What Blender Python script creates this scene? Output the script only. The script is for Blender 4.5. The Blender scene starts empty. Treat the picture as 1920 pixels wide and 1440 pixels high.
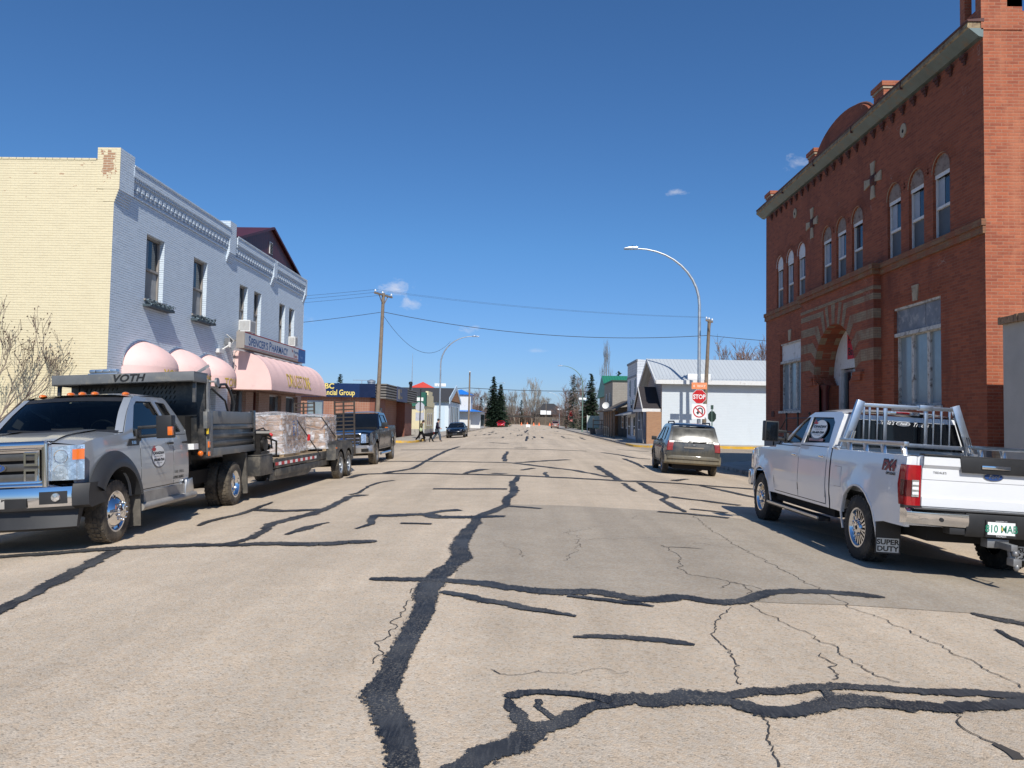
import bpy,bmesh,math,random
from mathutils import Vector,Matrix,geometry,noise
from math import sin,cos,pi,radians,sqrt,hypot,atan2
RN=random.Random(11)
SC=bpy.context.scene
COL=SC.collection
# ---------------------------------------------------------------- helpers
def lerp(a,b,t): return a+(b-a)*t
def interp(tab,x):
    if x<=tab[0][0]: return tab[0][1]
    for (a,p),(b,q) in zip(tab,tab[1:]):
        if x<=b: return p+(q-p)*(x-a)/(b-a)
    return tab[-1][1]
def inpoly(p,poly):
    x,y=p; c=False; n=len(poly); j=n-1
    for i in range(n):
        xi,yi=poly[i]; xj,yj=poly[j]
        if (yi>y)!=(yj>y) and x<(xj-xi)*(y-yi)/(yj-yi)+xi: c=not c
        j=i
    return c
def densify(loop,step):
    out=[]
    for a,b in zip(loop,loop[1:]+loop[:1]):
        n=max(1,int(hypot(b[0]-a[0],b[1]-a[1])/step+.5))
        for i in range(n): out.append((lerp(a[0],b[0],i/n),lerp(a[1],b[1],i/n)))
    return out
def fill2d(outer,holes=(),step=None):
    loops=[outer]+list(holes)
    if step: loops=[densify(l,step) for l in loops]
    vs=[];es=[]
    for l in loops:
        o=len(vs); n=len(l); vs+=[Vector(p) for p in l]; es+=[(o+i,o+(i+1)%n) for i in range(n)]
    if step:
        xs=[p[0] for p in outer]; ys=[p[1] for p in outer]
        def dist2(p):
            return min((p[0]-v[0])**2+(p[1]-v[1])**2 for v in bnd)
        bnd=[tuple(v) for v in vs]
        y=min(ys)+step/2
        while y<max(ys):
            x=min(xs)+step/2
            while x<max(xs):
                p=(x,y)
                if inpoly(p,loops[0]) and not any(inpoly(p,h) for h in loops[1:]) and dist2(p)>(step*.45)**2: vs.append(Vector(p))
                x+=step
            y+=step
    r=geometry.delaunay_2d_cdt(vs,es,[],0,1e-6)
    V=[tuple(v) for v in r[0]]; T=[]
    for f in r[2]:
        c=(sum(V[i][0] for i in f)/3,sum(V[i][1] for i in f)/3)
        if inpoly(c,loops[0]) and not any(inpoly(c,h) for h in loops[1:]): T.append(tuple(f))
    return V,T,loops
def arc(cx,cy,r,a0,a1,n,ry=None):
    ry=r if ry is None else ry
    return [(cx+r*cos(radians(lerp(a0,a1,i/n))),cy+ry*sin(radians(lerp(a0,a1,i/n)))) for i in range(n+1)]
class MB:
    def __init__(s,M=None): s.v=[];s.f=[];s.mi=[];s.M=M;s.c=0
    def add(s,vs,fs,c=None):
        o=len(s.v); M=s.M
        s.v+= [tuple(M@Vector(p)) for p in vs] if M else [tuple(p) for p in vs]
        for f in fs: s.f.append(tuple(i+o for i in f)); s.mi.append(s.c if c is None else c)
        return s
    def box(s,x0,x1,y0,y1,z0,z1,c=None):
        v=[(x,y,z) for z in (z0,z1) for y in (y0,y1) for x in (x0,x1)]
        return s.add(v,[(0,2,3,1),(4,5,7,6),(0,1,5,4),(2,6,7,3),(0,4,6,2),(1,3,7,5)],c)
    def bar(s,a,b,w,h=None,c=None,up=(0,0,1)):
        a=Vector(a);b=Vector(b);d=(b-a).normalized();u=Vector(up)
        if abs(d.dot(u))>.95: u=Vector((0,1,0)) if abs(d.y)<.9 else Vector((1,0,0))
        r=d.cross(u).normalized();u=r.cross(d);h=w if h is None else h
        v=[p+r*(i*w/2)+u*(j*h/2) for p in (a,b) for i,j in((-1,-1),(1,-1),(1,1),(-1,1))]
        return s.add(v,[(0,1,2,3),(7,6,5,4),(0,4,5,1),(1,5,6,2),(2,6,7,3),(3,7,4,0)],c)
    def tube(s,pts,r,n=8,c=None,cap=True):
        pts=[Vector(p) for p in pts]; rs=r if isinstance(r,(list,tuple)) else [r]*len(pts); V=[];F=[]
        t0=(pts[1]-pts[0]).normalized(); up=Vector((0,0,1)) if abs(t0.z)<.9 else Vector((1,0,0)); x=t0.cross(up).normalized()
        for i,p in enumerate(pts):
            t=(pts[min(i+1,len(pts)-1)]-pts[max(i-1,0)]).normalized()
            x=(x-t*x.dot(t)).normalized(); y=t.cross(x)
            V+=[p+(x*cos(2*pi*k/n)+y*sin(2*pi*k/n))*rs[i] for k in range(n)]
        for i in range(len(pts)-1):
            for k in range(n): a=i*n+k;b=i*n+(k+1)%n; F.append((a,b,b+n,a+n))
        if cap and n>2: F.append(tuple(range(n))[::-1]); F.append(tuple(range(len(V)-n,len(V))))
        return s.add(V,F,c)
    def lathe(s,prof,n=24,origin=(0,0,0),axis='z',c=None,cap=False,sq=None):
        o=Vector(origin);V=[];F=[]
        for r,h in prof:
            for k in range(n):
                a=2*pi*k/n; u,w=r*cos(a),r*sin(a)
                V.append(o+Vector({'z':(u,w,h),'x':(h,u,w),'y':(w,h,u)}[axis]))
        for i in range(len(prof)-1):
            for k in range(n): a=i*n+k;b=i*n+(k+1)%n; F.append((a,b,b+n,a+n))
        if cap: F.append(tuple(range(n))[::-1]); F.append(tuple(range(len(V)-n,len(V))))
        return s.add(V,F,c)
    def ell(s,cen,rad,n=12,m=8,c=None):
        V=[];F=[];cen=Vector(cen)
        for i in range(m+1):
            t=pi*i/m
            for k in range(n): V.append(cen+Vector((rad[0]*sin(t)*cos(2*pi*k/n),rad[1]*sin(t)*sin(2*pi*k/n),rad[2]*cos(t))))
        for i in range(m):
            for k in range(n): a=i*n+k;b=i*n+(k+1)%n; F.append((a,b,b+n,a+n))
        return s.add(V,F,c)
    def prism(s,poly,axis,a0,a1,c=None):
        mp={'x':lambda u,v,d:(d,u,v),'y':lambda u,v,d:(u,d,v),'z':lambda u,v,d:(u,v,d)}[axis]
        n=len(poly); V=[mp(u,v,a0) for u,v in poly]+[mp(u,v,a1) for u,v in poly]
        F=[tuple(range(n))[::-1],tuple(range(n,2*n))]+[(i,(i+1)%n,n+(i+1)%n,n+i) for i in range(n)]
        return s.add(V,F,c)
    def grid(s,fn,nu,nv,c=None,cu=False):
        V=[fn(i/nu,j/nv) for j in range(nv+1) for i in range(nu+1)]
        F=[(j*(nu+1)+i,j*(nu+1)+i+1,(j+1)*(nu+1)+i+1,(j+1)*(nu+1)+i) for j in range(nv) for i in range(nu)]
        return s.add(V,F,c)
    def sheet(s,outer,holes,mp,depth=0,step=None,c=None,cr=None,rimouter=False,hdepth=None):
        # filled outline with openings; depth: reveals of the openings
        V,T,loops=fill2d(outer,holes,step); s.add([mp(u,v,0) for u,v in V],T,c)
        if depth:
            for k,l in enumerate(loops):
                if k==0 and not rimouter: continue
                n=len(l); s.add([mp(u,v,0) for u,v in l]+[mp(u,v,-depth) for u,v in l],[(i,(i+1)%n,n+(i+1)%n,n+i) for i in range(n)],cr if cr is not None else c)
        return s
    def text(s,st,size,mp,align='CENTER',bold=0,shear=0,sx=1,space=1,c=None,res=3,thick=0):
        cu=bpy.data.curves.new('t','FONT'); cu.body=st; cu.size=size; cu.align_x=align; cu.offset=bold; cu.shear=shear; cu.resolution_u=res; cu.space_character=space
        if thick: cu.extrude=thick
        ob=bpy.data.objects.new('t',cu); COL.objects.link(ob)
        dg=bpy.context.evaluated_depsgraph_get(); me=bpy.data.meshes.new_from_object(ob.evaluated_get(dg))
        s.add([mp(v.co.x*sx,v.co.y,v.co.z) for v in me.vertices],[tuple(p.vertices) for p in me.polygons],c)
        bpy.data.objects.remove(ob); bpy.data.curves.remove(cu); bpy.data.meshes.remove(me); return s
    def run(s,parts,mp,x=0,**k):
        for st,size,sx in parts:
            a=len(s.v); s.text(st,size,lambda u,v,d:(u,v,d),'LEFT',sx=sx,**k); xs=[q[0] for q in s.v[a:]]; w=max(xs) if xs else size*.3
            s.v[a:]=[tuple(mp(q[0]+x,q[1],q[2])) for q in s.v[a:]]; x+=w+size*.055
        return x
    def build(s,name,mats,par=None,ang=38,bev=0,seg=2,flat=False,fixn=True):
        me=bpy.data.meshes.new(name); me.from_pydata(s.v,[],s.f)
        if not isinstance(mats,(list,tuple)): mats=[mats]
        for m in mats: me.materials.append(m)
        if len(mats)>1: me.polygons.foreach_set('material_index',s.mi)
        if fixn or bev:
            bm=bmesh.new(); bm.from_mesh(me)
            if bev:
                bmesh.ops.remove_doubles(bm,verts=bm.verts,dist=1e-5)
                es=[e for e in bm.edges if len(e.link_faces)==2 and e.calc_face_angle(0)>.6]
                bmesh.ops.bevel(bm,geom=es,offset=bev,segments=seg,profile=.6,affect='EDGES',clamp_overlap=True)
            bmesh.ops.recalc_face_normals(bm,faces=bm.faces); bm.to_mesh(me); bm.free()
        if not flat and len(me.polygons):
            me.shade_smooth(); me.set_sharp_from_angle(angle=radians(ang))
        o=bpy.data.objects.new(name,me); COL.objects.link(o)
        if par is not None: o.parent=par
        return o
def tag(o,label=None,cat=None,group=None,kind=None):
    if label: o['label']=label
    if cat: o['category']=cat
    if group: o['group']=group
    if kind: o['kind']=kind
    return o
def thing(name,loc,label,cat,group=None,rz=0,rx=0,ry=0):
    o=bpy.data.objects.new(name,None); COL.objects.link(o); o.location=loc; o.empty_display_size=.2
    o.rotation_euler=(rx,ry,rz)
    return tag(o,label,cat,group)
def dup(o,par=None):
    c=o.copy(); COL.objects.link(c)
    if par is not None: c.parent=par
    for ch in list(o.children): dup(ch,c)
    return c
def zg(x,y=0):
    r=-.004*max(min(x,8.4),-8.5)**2
    if 32<y<62 and abs(x)>5:
        t=min(1,(abs(x)-5)/7); t=t*t*(3-2*t)
        r=lerp(r,-.27+.24*max(0,1-((y-47)/11)**2),t)
    return r
# ---------------------------------------------------------------- materials
class NT:
    def __init__(s,name):
        s.m=bpy.data.materials.new(name); s.m.use_nodes=True; s.t=s.m.node_tree; s.b=s.t.nodes['Principled BSDF']
    def n(s,typ,ins=None,**k):
        nd=s.t.nodes.new('ShaderNode'+typ)
        for a,b in k.items(): setattr(nd,a,b)
        for a,b in (ins or {}).items(): s.set(nd,a,b)
        return nd
    def set(s,nd,a,b):
        if isinstance(b,tuple) and len(b)==3 and nd.inputs[a].type=='RGBA': b=b+(1,)
        if hasattr(b,'is_output'): s.t.links.new(b,nd.inputs[a])
        else: nd.inputs[a].default_value=b
    def coord(s,which='Object',scale=None,rot=None):
        tc=s.n('TexCoord'); o=tc.outputs[which]
        if scale or rot:
            mp=s.n('Mapping',{'Vector':o}); 
            if scale: mp.inputs['Scale'].default_value=scale
            if rot: mp.inputs['Rotation'].default_value=rot
            o=mp.outputs[0]
        return o
    def noise(s,co,scale,detail=4,rough=.6,dist=0):
        return s.n('TexNoise',{'Vector':co,'Scale':scale,'Detail':detail,'Roughness':rough,'Distortion':dist}).outputs[0]
    def ramp(s,f,pts):
        r=s.n('ValToRGB',{'Fac':f}); e=r.color_ramp.elements
        while len(e)<len(pts): e.new(.5)
        for el,(p,c) in zip(e,pts): el.position=p; el.color=(c,c,c,1) if isinstance(c,(int,float)) else tuple(c)+(1,)
        return r.outputs[0]
    def mix(s,f,a,b,bt='MIX'):
        m=s.n('Mix',data_type='RGBA',blend_type=bt)
        for i,v in ((0,f),(6,a),(7,b)):
            if isinstance(v,tuple): v=v+(1,) if len(v)==3 else v
            if hasattr(v,'is_output'): s.t.links.new(v,m.inputs[i])
            else: m.inputs[i].default_value=v
        return m.outputs[2]
    def math(s,op,a,b=0,cl=False):
        m=s.n('Math',operation=op,use_clamp=cl); s.set(m,0,a); s.set(m,1,b); return m.outputs[0]
    def bump(s,h,strength=.3,dist=.01):
        b=s.n('Bump',{'Height':h,'Strength':strength,'Distance':dist}); s.t.links.new(b.outputs[0],s.b.inputs['Normal']); return b
def P(name,col,rough=.6,metal=0,var=.12,vs=3,bump=0,bs=40,dirt=None,coat=0,spec=.5,rvar=.1,co='Object',fine=0):
    T=NT(name); c=T.coord(co); b=T.b
    n=T.noise(c,vs,5)
    lo=tuple(x*(1-var) for x in col); hi=tuple(min(1,x*(1+var)) for x in col)
    cc=T.mix(T.ramp(n,[(.3,0),(.7,1)]),lo,hi)
    if fine: cc=T.mix(fine,cc,T.mix(T.noise(c,bs,3),tuple(x*.5 for x in col),tuple(min(1,x*1.5) for x in col)))
    if dirt:
        dcol,ds,amt=dirt; d=T.noise(c,ds,6,.7); cc=T.mix(T.ramp(d,[(.62-amt*.3,0),(.72-amt*.1,1)]),cc,dcol)
    T.set(b,'Base Color',cc); T.set(b,'Metallic',metal); T.set(b,'Specular IOR Level',spec)
    T.set(b,'Roughness',T.ramp(n,[(.2,max(.02,rough-rvar*rough)),(.8,min(1,rough+rvar*rough))]))
    if coat: T.set(b,'Coat Weight',coat); T.set(b,'Coat Roughness',.04)
    if bump: T.bump(T.noise(c,bs,4),bump,.01)
    return T.m
def brick(name,c1,c2,mortar,bh=.075,bw=.22,ms=.012,bump=.5,stain=None,rough=.8,var=.15,fn=None,off=.5,smooth=.1,vj=1.0,hn=0):
    # vj: how far the upright joints show; hn: how unevenly the bed joints show
    T=NT(name); tc=T.n('TexCoord'); s=T.n('SeparateXYZ',{0:tc.outputs['Object']}); nn=T.n('SeparateXYZ',{0:tc.outputs['Normal']})
    fx=T.math('GREATER_THAN',T.math('ABSOLUTE',nn.outputs[0]),.6); fz=T.math('GREATER_THAN',T.math('ABSOLUTE',nn.outputs[2]),.7)
    u=T.n('Mix',{0:fx,2:s.outputs[0],3:s.outputs[1]}).outputs[0]; v=T.n('Mix',{0:fz,2:s.outputs[2],3:s.outputs[1]}).outputs[0]
    wob=T.noise(tc.outputs['Object'],9,2); vv=T.math('ADD',v,T.math('MULTIPLY',T.math('SUBTRACT',wob,.5),.012 if bh<.15 else .02))
    cv=T.n('CombineXYZ',{0:u,1:vv}).outputs[0]
    def bt(m):
        b=T.n('TexBrick',{'Vector':cv,'Color1':c1,'Color2':c2,'Mortar':mortar,'Scale':1.,'Mortar Size':m,'Mortar Smooth':smooth,'Bias':0.,'Brick Width':bw,'Row Height':bh}); b.offset=off; return b
    br=bt(ms); n=T.noise(tc.outputs['Object'],1.3,5); n2=T.noise(cv,14,3)
    fac=br.outputs[1]; base=br.outputs[0]
    if vj<1 or hn:
        base=bt(0.).outputs[0]; fr=T.math('FRACT',T.math('DIVIDE',vv,bh)); d=T.math('MULTIPLY',T.math('MINIMUM',fr,T.math('SUBTRACT',1,fr)),bh)
        ln=T.n('MapRange',{0:d,1:ms*.45,2:ms*1.0,3:1.,4:0.}).outputs[0]
        if hn: ln=T.math('MULTIPLY',ln,T.math('ADD',T.math('MULTIPLY',T.math('SUBTRACT',T.noise(T.coord('Object',(1,1,3)),2.3,4,.7),.5),hn*2.4),1-hn*.35,True))
        fac=T.math('MAXIMUM',ln,T.math('MULTIPLY',fac,vj)); base=T.mix(fac,base,mortar)
    col=T.mix(1,base,T.mix(T.math('MULTIPLY',T.math('ADD',n,n2),.5),(1-var*1.6,)*3,(1+var,)*3),'MULTIPLY')
    if stain:
        for sc,scale,lo,hi in stain:
            st=T.noise(T.coord('Object',(1,1,.35)),scale,6,.7); col=T.mix(T.ramp(st,[(lo,0),(hi,1)]),col,sc)
    if fn: col=fn(T,tc,s,col,br)
    T.set(T.b,'Base Color',col); T.set(T.b,'Roughness',rough)
    h=T.math('ADD',T.math('MULTIPLY',fac,-1),T.math('MULTIPLY',n2,.5))
    T.bump(h,bump,.012)
    return T.m
def glass_mat(name,col=(.012,.016,.02),rough=.03,var=.3,dust=0,dcol=(.3,.26,.2),ior=1.5):
    T=NT(name); c=T.coord(); n=T.noise(c,1.7,4)
    cc=T.mix(n,tuple(x*(1-var) for x in col),tuple(x*(1+var) for x in col)); T.set(T.b,'Roughness',rough)
    if dust:
        d=T.math('MULTIPLY',T.noise(c,5,6,.7),dust); cc=T.mix(d,cc,dcol); T.set(T.b,'Roughness',T.math('ADD',T.math('MULTIPLY',d,.5),rough))
    T.set(T.b,'Base Color',cc); T.set(T.b,'IOR',ior); T.bump(T.noise(c,2.2,2),.04,.02)
    return T.m
MAT={}
def tint_glass(name,col=(.30,.36,.36)):
    T=NT(name); t=T.t; tr=T.n('BsdfTransparent',{'Color':col}); gl=T.n('BsdfGlossy',{'Color':(.9,.9,.9),'Roughness':.02}); f=T.n('Fresnel',{'IOR':1.42}); mx=T.n('MixShader',{0:f.outputs[0],1:tr.outputs[0],2:gl.outputs[0]}); t.links.new(mx.outputs[0],t.nodes['Material Output'].inputs[0]); return T.m
def mk():
    m=MAT
    m['chrome']=P('chrome',(.75,.75,.76),.08,1,.04,2)
    m['alu']=P('aluminium',(.62,.63,.64),.3,1,.08,4)
    m['galv']=P('galvanised',(.5,.53,.55),.45,.75,.12,5)
    m['steel']=P('dull_steel',(.28,.28,.28),.5,.7,.15,6)
    m['black']=P('black_plastic',(.018,.018,.019),.5,0,.2,5,.05,200)
    m['blackpaint']=P('black_paint',(.014,.015,.016),.25,0,.2,5,dirt=((.09,.08,.065),3,.25),coat=.4)
    m['under']=P('underbody',(.012,.011,.01),.9)
    m['tyre']=P('tyre_rubber',(.028,.026,.024),.85,0,.3,6,.2,90,dirt=((.1,.085,.065),4,.4))
    m['tyredirty']=P('dusty_rubber',(.05,.043,.036),.9,0,.3,6,.2,90,dirt=((.17,.14,.1),4,.7))
    m['amber']=P('amber_lens',(.75,.16,.01),.15,0,.05,coat=1)
    m['red_lens']=P('red_lens',(.35,.006,.01),.12,0,.25,9,coat=1)
    T=NT('clear_lens'); c_=T.coord(); v_=T.n('TexVoronoi',{'Vector':c_,'Scale':26.}); T.set(T.b,'Base Color',T.mix(T.n('SeparateColor',{0:v_.outputs['Color']}).outputs[0],(.5,.51,.52),(.9,.9,.9))); T.set(T.b,'Metallic',.8); T.set(T.b,'Roughness',.12); T.set(T.b,'Coat Weight',1.); T.bump(v_.outputs['Color'],.9,.02); m['clear']=T.m
    m['glass']=glass_mat('car_glass',(.006,.008,.011),ior=1.36)
    m['tint']=tint_glass('tinted_glass')
    m['white']=P('white_paint',(.77,.78,.79),.3,0,.02,2,coat=1)
    m['silver']=P('silver_paint',(.40,.425,.45),.32,.4,.04,3,coat=.8)
    m['navy']=P('navy_paint',(.008,.014,.032),.2,.2,.1,coat=.4,dirt=((.12,.1,.075),2.5,.2))
    m['plaswhite']=P('white_signboard',(.82,.83,.82),.5,0,.05,3)
    m['conc']=P('concrete',(.42,.38,.33),.9,0,.18,1.5,.3,60,dirt=((.22,.2,.17),2.5,.3),fine=.25)
    m['wood']=P('weathered_wood',(.22,.17,.125),.85,0,.25,3,.3,30)
    m['wood2']=P('pallet_wood',(.4,.29,.17),.8,0,.25,3,.2,30)
    m['green_pole']=P('green_pole',(.16,.25,.2),.5,.2,.1)
    m['yellow']=P('yellow_kerb_paint',(.62,.36,.03),.8,0,.15,2,.2,50,dirt=((.4,.34,.26),3,.45))
    m['red']=P('red_sign',(.52,.018,.022),.4,0,.06)
    m['orange']=P('orange_sign',(.85,.2,.06),.4,0,.06)
    m['black_ink']=P('black_ink',(.012,.012,.012),.5,0,.05)
    m['white_ink']=P('white_ink',(.8,.8,.8),.5,0,.03)
    m['blue_ink']=P('blue_ink',(.02,.06,.2),.5,0,.05)
    m['gold_ink']=P('gold_ink',(.62,.44,.05),.5,0,.12)
    m['wire']=P('cable',(.05,.05,.055),.7)
    m['white_wood']=P('white_trim',(.72,.73,.72),.5,0,.06,dirt=((.4,.38,.34),4,.15))
mk()
SEAL=[[(-.14,22.84,.064),(-.3,20.12,.095),(-.22,17.75,.095),(-.34,15.65,.085),(-.3,14.79,.071),(-.52,14.06,.121),(-.77,13.04,.083),(-.77,11.76,.09),(-.81,10.7,.12),(-.76,9.26,.13),(-.81,8.75,.093),(-.93,8.07,.135),(-.88,7.18,.1),(-.8,6.42,.095),(-.8,5.94,.085),(-.82,5.29,.09),(-.85,4.97,.1),(-.84,4.64,.1),(-.77,4.35,.105),(-.67,4.17,.097),(-.59,3.97,.086),(-.52,3.7,.084),(-.45,3.4,.083)],[(-1.55,7.95,.051),(-1.42,7.96,.089),(-1.03,7.93,.09),(-.78,7.94,.078),(-.42,7.84,.108),(-.1,7.58,.106),(.29,7.5,.12),(.73,7.52,.114),(.96,7.35,.094),(1.15,7.27,.112),(1.33,7.29,.122),(1.48,7.42,.101),(1.66,7.34,.099),(1.88,7.23,.103),(2.13,7.42,.072),(2.4,7.71,.084),(2.68,7.86,.105),(3.12,7.87,.101),(3.47,7.83,.109),(3.6,7.76,.027)],[(-.75,7.41,.052),(-.49,7.21,.072),(-.08,6.89,.078),(.19,6.71,.067),(.46,6.57,.02)],[(.41,7.31,.039),(.77,7.22,.053),(1.0,7.1,.059),(1.18,6.99,.02)],[(.4,5.95,.02),(.63,6.0,.059),(.85,5.99,.061),(1.06,5.93,.065),(1.21,5.86,.059),(1.31,5.83,.02)],[(-.35,3.66,.049),(-.13,3.89,.095),(-.04,3.92,.1),(.07,4.1,.078),(.18,4.25,.066),(.41,4.48,.054),(.58,4.64,.083),(.78,4.68,.112),(1.07,4.7,.122),(1.26,4.72,.111)],[(-.1,4.63,.02),(-.04,4.51,.039),(-.01,4.31,.05),(.04,4.14,.045)],[(-.1,4.65,.039),(-.05,4.67,.048),(.11,4.71,.04),(.27,4.72,.04),(.43,4.67,.048),(.52,4.62,.062)],[(.11,4.6,.021),(.15,4.4,.02),(.2,4.27,.023)],[(1.24,4.77,.059),(1.47,4.88,.062),(1.78,4.92,.062),(2.07,5.02,.056),(2.31,5.0,.06),(2.66,5.01,.055),(2.98,4.99,.063),(3.16,4.97,.071),(3.63,4.98,.069)],[(1.22,4.67,.06),(1.42,4.57,.094),(1.66,4.59,.074),(1.86,4.69,.085),(2.11,4.72,.097),(2.34,4.72,.082),(2.68,4.76,.077),(3.08,4.84,.084),(3.58,4.91,.089)],[(1.9,4.93,.034),(1.88,4.8,.038),(1.85,4.67,.034)],[(4.17,7.29,.026),(4.27,7.14,.073),(4.45,6.98,.101),(4.7,6.86,.096)],[(4.03,6.69,.02),(4.02,6.48,.029),(3.98,6.25,.043),(4.01,6.04,.054)],[(-4.43,6.11,.077),(-4.5,6.64,.082),(-4.6,7.08,.069),(-4.69,7.54,.072),(-4.79,7.87,.113),(-4.91,8.49,.086),(-5.0,8.98,.092),(-5.17,9.76,.092)],[(-6.95,9.44,.113),(-6.46,9.5,.118),(-5.9,9.67,.126),(-5.35,9.91,.148),(-4.75,10.08,.117),(-3.89,10.13,.11),(-3.17,10.1,.131),(-2.67,10.17,.135),(-2.07,10.35,.138),(-1.96,10.36,.046)],[(-3.94,10.18,.077),(-3.81,10.39,.075),(-3.77,11.07,.072),(-3.9,11.73,.074),(-3.89,12.47,.117),(-3.67,13.59,.122),(-3.64,14.59,.08),(-3.71,16.41,.088),(-3.46,16.85,.17)],[(-3.82,16.89,.058),(-3.68,17.37,.05),(-3.79,18.18,.03),(-3.81,19.21,.05),(-3.79,20.54,.069),(-3.49,20.86,.072)],[(-4.91,14.15,.149),(-4.14,13.87,.162),(-3.71,14.08,.13)],[(-5.1,12.05,.045),(-5.16,12.83,.076),(-4.91,13.74,.071),(-5.03,14.78,.057),(-5.08,15.56,.028)],[(-3.38,10.99,.032),(-3.32,11.58,.109),(-3.11,12.29,.031)],[(-2.48,11.56,.031),(-2.4,12.15,.058),(-2.52,13.24,.075),(-2.33,13.16,.147),(-1.66,13.33,.143),(-1.44,12.98,.158),(-.82,13.03,.17),(-.28,13.17,.106)],[(-1.67,13.41,.071),(-1.49,13.89,.093),(-1.12,14.0,.123)],[(-1.93,12.16,.059),(-1.43,12.12,.059)],[(-2.15,18.23,.141),(-.38,18.34,.14)],[(-.3,14.79,.119),(-.01,14.65,.119),(.34,14.45,.074)],[(-5.01,21.93,.094),(-4.91,23.63,.17),(-3.19,23.52,.17),(-1.47,23.06,.17),(-.14,22.84,.17),(.84,22.49,.17),(2.7,21.9,.17),(3.98,22.06,.17),(5.44,21.62,.17),(6.47,21.56,.17)],[(-4.29,23.94,.162),(-3.75,25.91,.097),(-3.87,29.65,.067),(-3.98,32.75,.093),(-4.13,40.62,.108),(-4.01,47.47,.097)],[(-5.97,31.27,.17),(-3.69,30.41,.17),(-.36,29.45,.17),(.62,27.52,.168),(1.7,25.95,.13),(2.54,23.31,.094)],[(-.2,29.79,.17),(1.88,32.99,.17)],[(-.73,30.45,.086),(-.88,33.13,.095),(-.85,40.0,.07)],[(-1.77,23.49,.077),(-1.58,24.73,.141),(-1.33,25.56,.17)],[(-.9,23.71,.17),(-.55,23.42,.17)],[(-.08,25.27,.078),(.29,26.49,.123)],[(.69,24.48,.06),(.67,22.52,.055)],[(2.73,28.96,.123),(2.7,25.43,.118),(2.72,22.1,.105)],[(2.7,21.16,.065),(2.68,18.69,.056)],[(3.21,21.61,.09),(3.21,18.36,.126),(3.28,17.63,.056),(3.0,16.87,.052),(3.02,15.5,.091),(3.06,14.63,.036)],[(3.34,17.66,.111),(4.58,16.48,.111)],[(2.54,14.53,.088),(3.69,14.01,.086)],[(3.27,15.23,.093),(3.92,14.88,.071)],[(4.97,21.46,.087),(5.32,19.82,.125),(5.6,18.64,.122)],[(4.41,22.98,.126),(5.11,24.11,.088)],[(4.24,42.51,.17),(5.0,40.65,.17),(5.39,37.74,.17),(6.13,37.65,.17)],[(5.94,49.45,.17),(7.65,47.8,.17)],[(4.67,36.38,.114),(4.69,32.16,.108),(4.49,29.02,.05)],[(-.56,45.19,.17),(.16,45.51,.17)],[(.12,60.41,.084),(.31,78.34,.109)],[(.04,97.15,.098),(.58,129.36,.131)],[(-7.72,77.76,.134),(-8.83,104.91,.129)],[(-8.97,114.06,.16),(-10.04,163.6,.17)],[(3.94,100.79,.17),(6.12,96.61,.17)],[(-2.42,55.41,.17),(-1.21,53.06,.17)],[(-6.96,43.5,.17),(3.52,43.59,.17)]]
HAIR=[[(3.1,14.15,.006),(2.97,12.4,.006),(2.94,10.47,.006),(2.98,9.8,.006),(3.04,8.39,.006),(3.05,7.33,.006),(3.19,6.73,.006),(3.23,6.08,.006),(3.25,5.58,.006),(3.28,5.15,.006)],[(1.89,7.07,.006),(1.6,6.48,.006),(1.54,6.16,.006),(1.52,5.74,.006),(1.45,5.36,.006),(1.38,4.94,.006)],[(2.09,7.2,.006),(2.24,6.49,.006),(2.36,5.95,.006),(2.35,5.47,.006),(2.45,5.14,.006)],[(1.38,4.46,.006),(1.31,4.13,.006),(1.24,3.81,.006)],[(2.55,4.66,.006),(2.5,4.38,.006),(2.52,4.21,.006),(2.51,4.14,.038),(2.54,4.02,.046)],[(1.88,10.56,.006),(1.95,9.64,.006),(1.81,8.93,.006),(1.8,8.48,.006),(2.07,8.38,.006),(2.26,8.15,.006),(2.44,7.93,.006)],[(1.85,10.38,.006),(2.1,10.39,.026),(2.27,10.35,.03),(2.35,10.32,.006)],[(2.2,5.76,.006),(2.17,5.45,.006),(2.06,5.11,.006)],[(-1.04,7.62,.006),(-1.04,6.77,.006),(-1.0,6.16,.006),(-1.03,5.65,.006),(-.97,5.23,.006)],[(1.99,7.85,.006),(2.17,8.21,.006),(2.32,8.08,.006),(2.23,7.65,.006)]]
PATCH=[(-.21,15.08),(.79,15.09),(2.45,14.75),(3.25,14.53),(4.59,13.43),(5.29,10.78),(7.32,8.87),(5.31,6.45),(4.52,7.09),(4.17,7.29),(3.6,7.33),(3.04,7.37),(2.51,7.33),(2.11,7.35),(1.34,7.36),(.63,7.58),(-.1,7.7),(-.7,7.95),(-.73,9.09),(-.8,10.7),(-.77,12.69)]
CLOUDS=[(-.1653,.9726,.1634,.0208,.0097,1),(-.1453,.9785,.1461,.0153,.0083,.8),(-.0702,.9905,.1184,.0139,.0055,.8),(.0118,.9959,.0898,.0153,.0028,.35),(.1851,.9409,.2838,.0153,.0035,.8),(.3158,.8976,.3075,.0166,.009,.7),(.2806,.9562,.0838,.018,.0049,.45),(-.2688,.9554,.1219,.0139,.0055,.3)]
CAMR=[[.999712,.016503,.017434],[-.016646,-.046701,.99877],[-.017297,.998773,.046413]]
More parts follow.
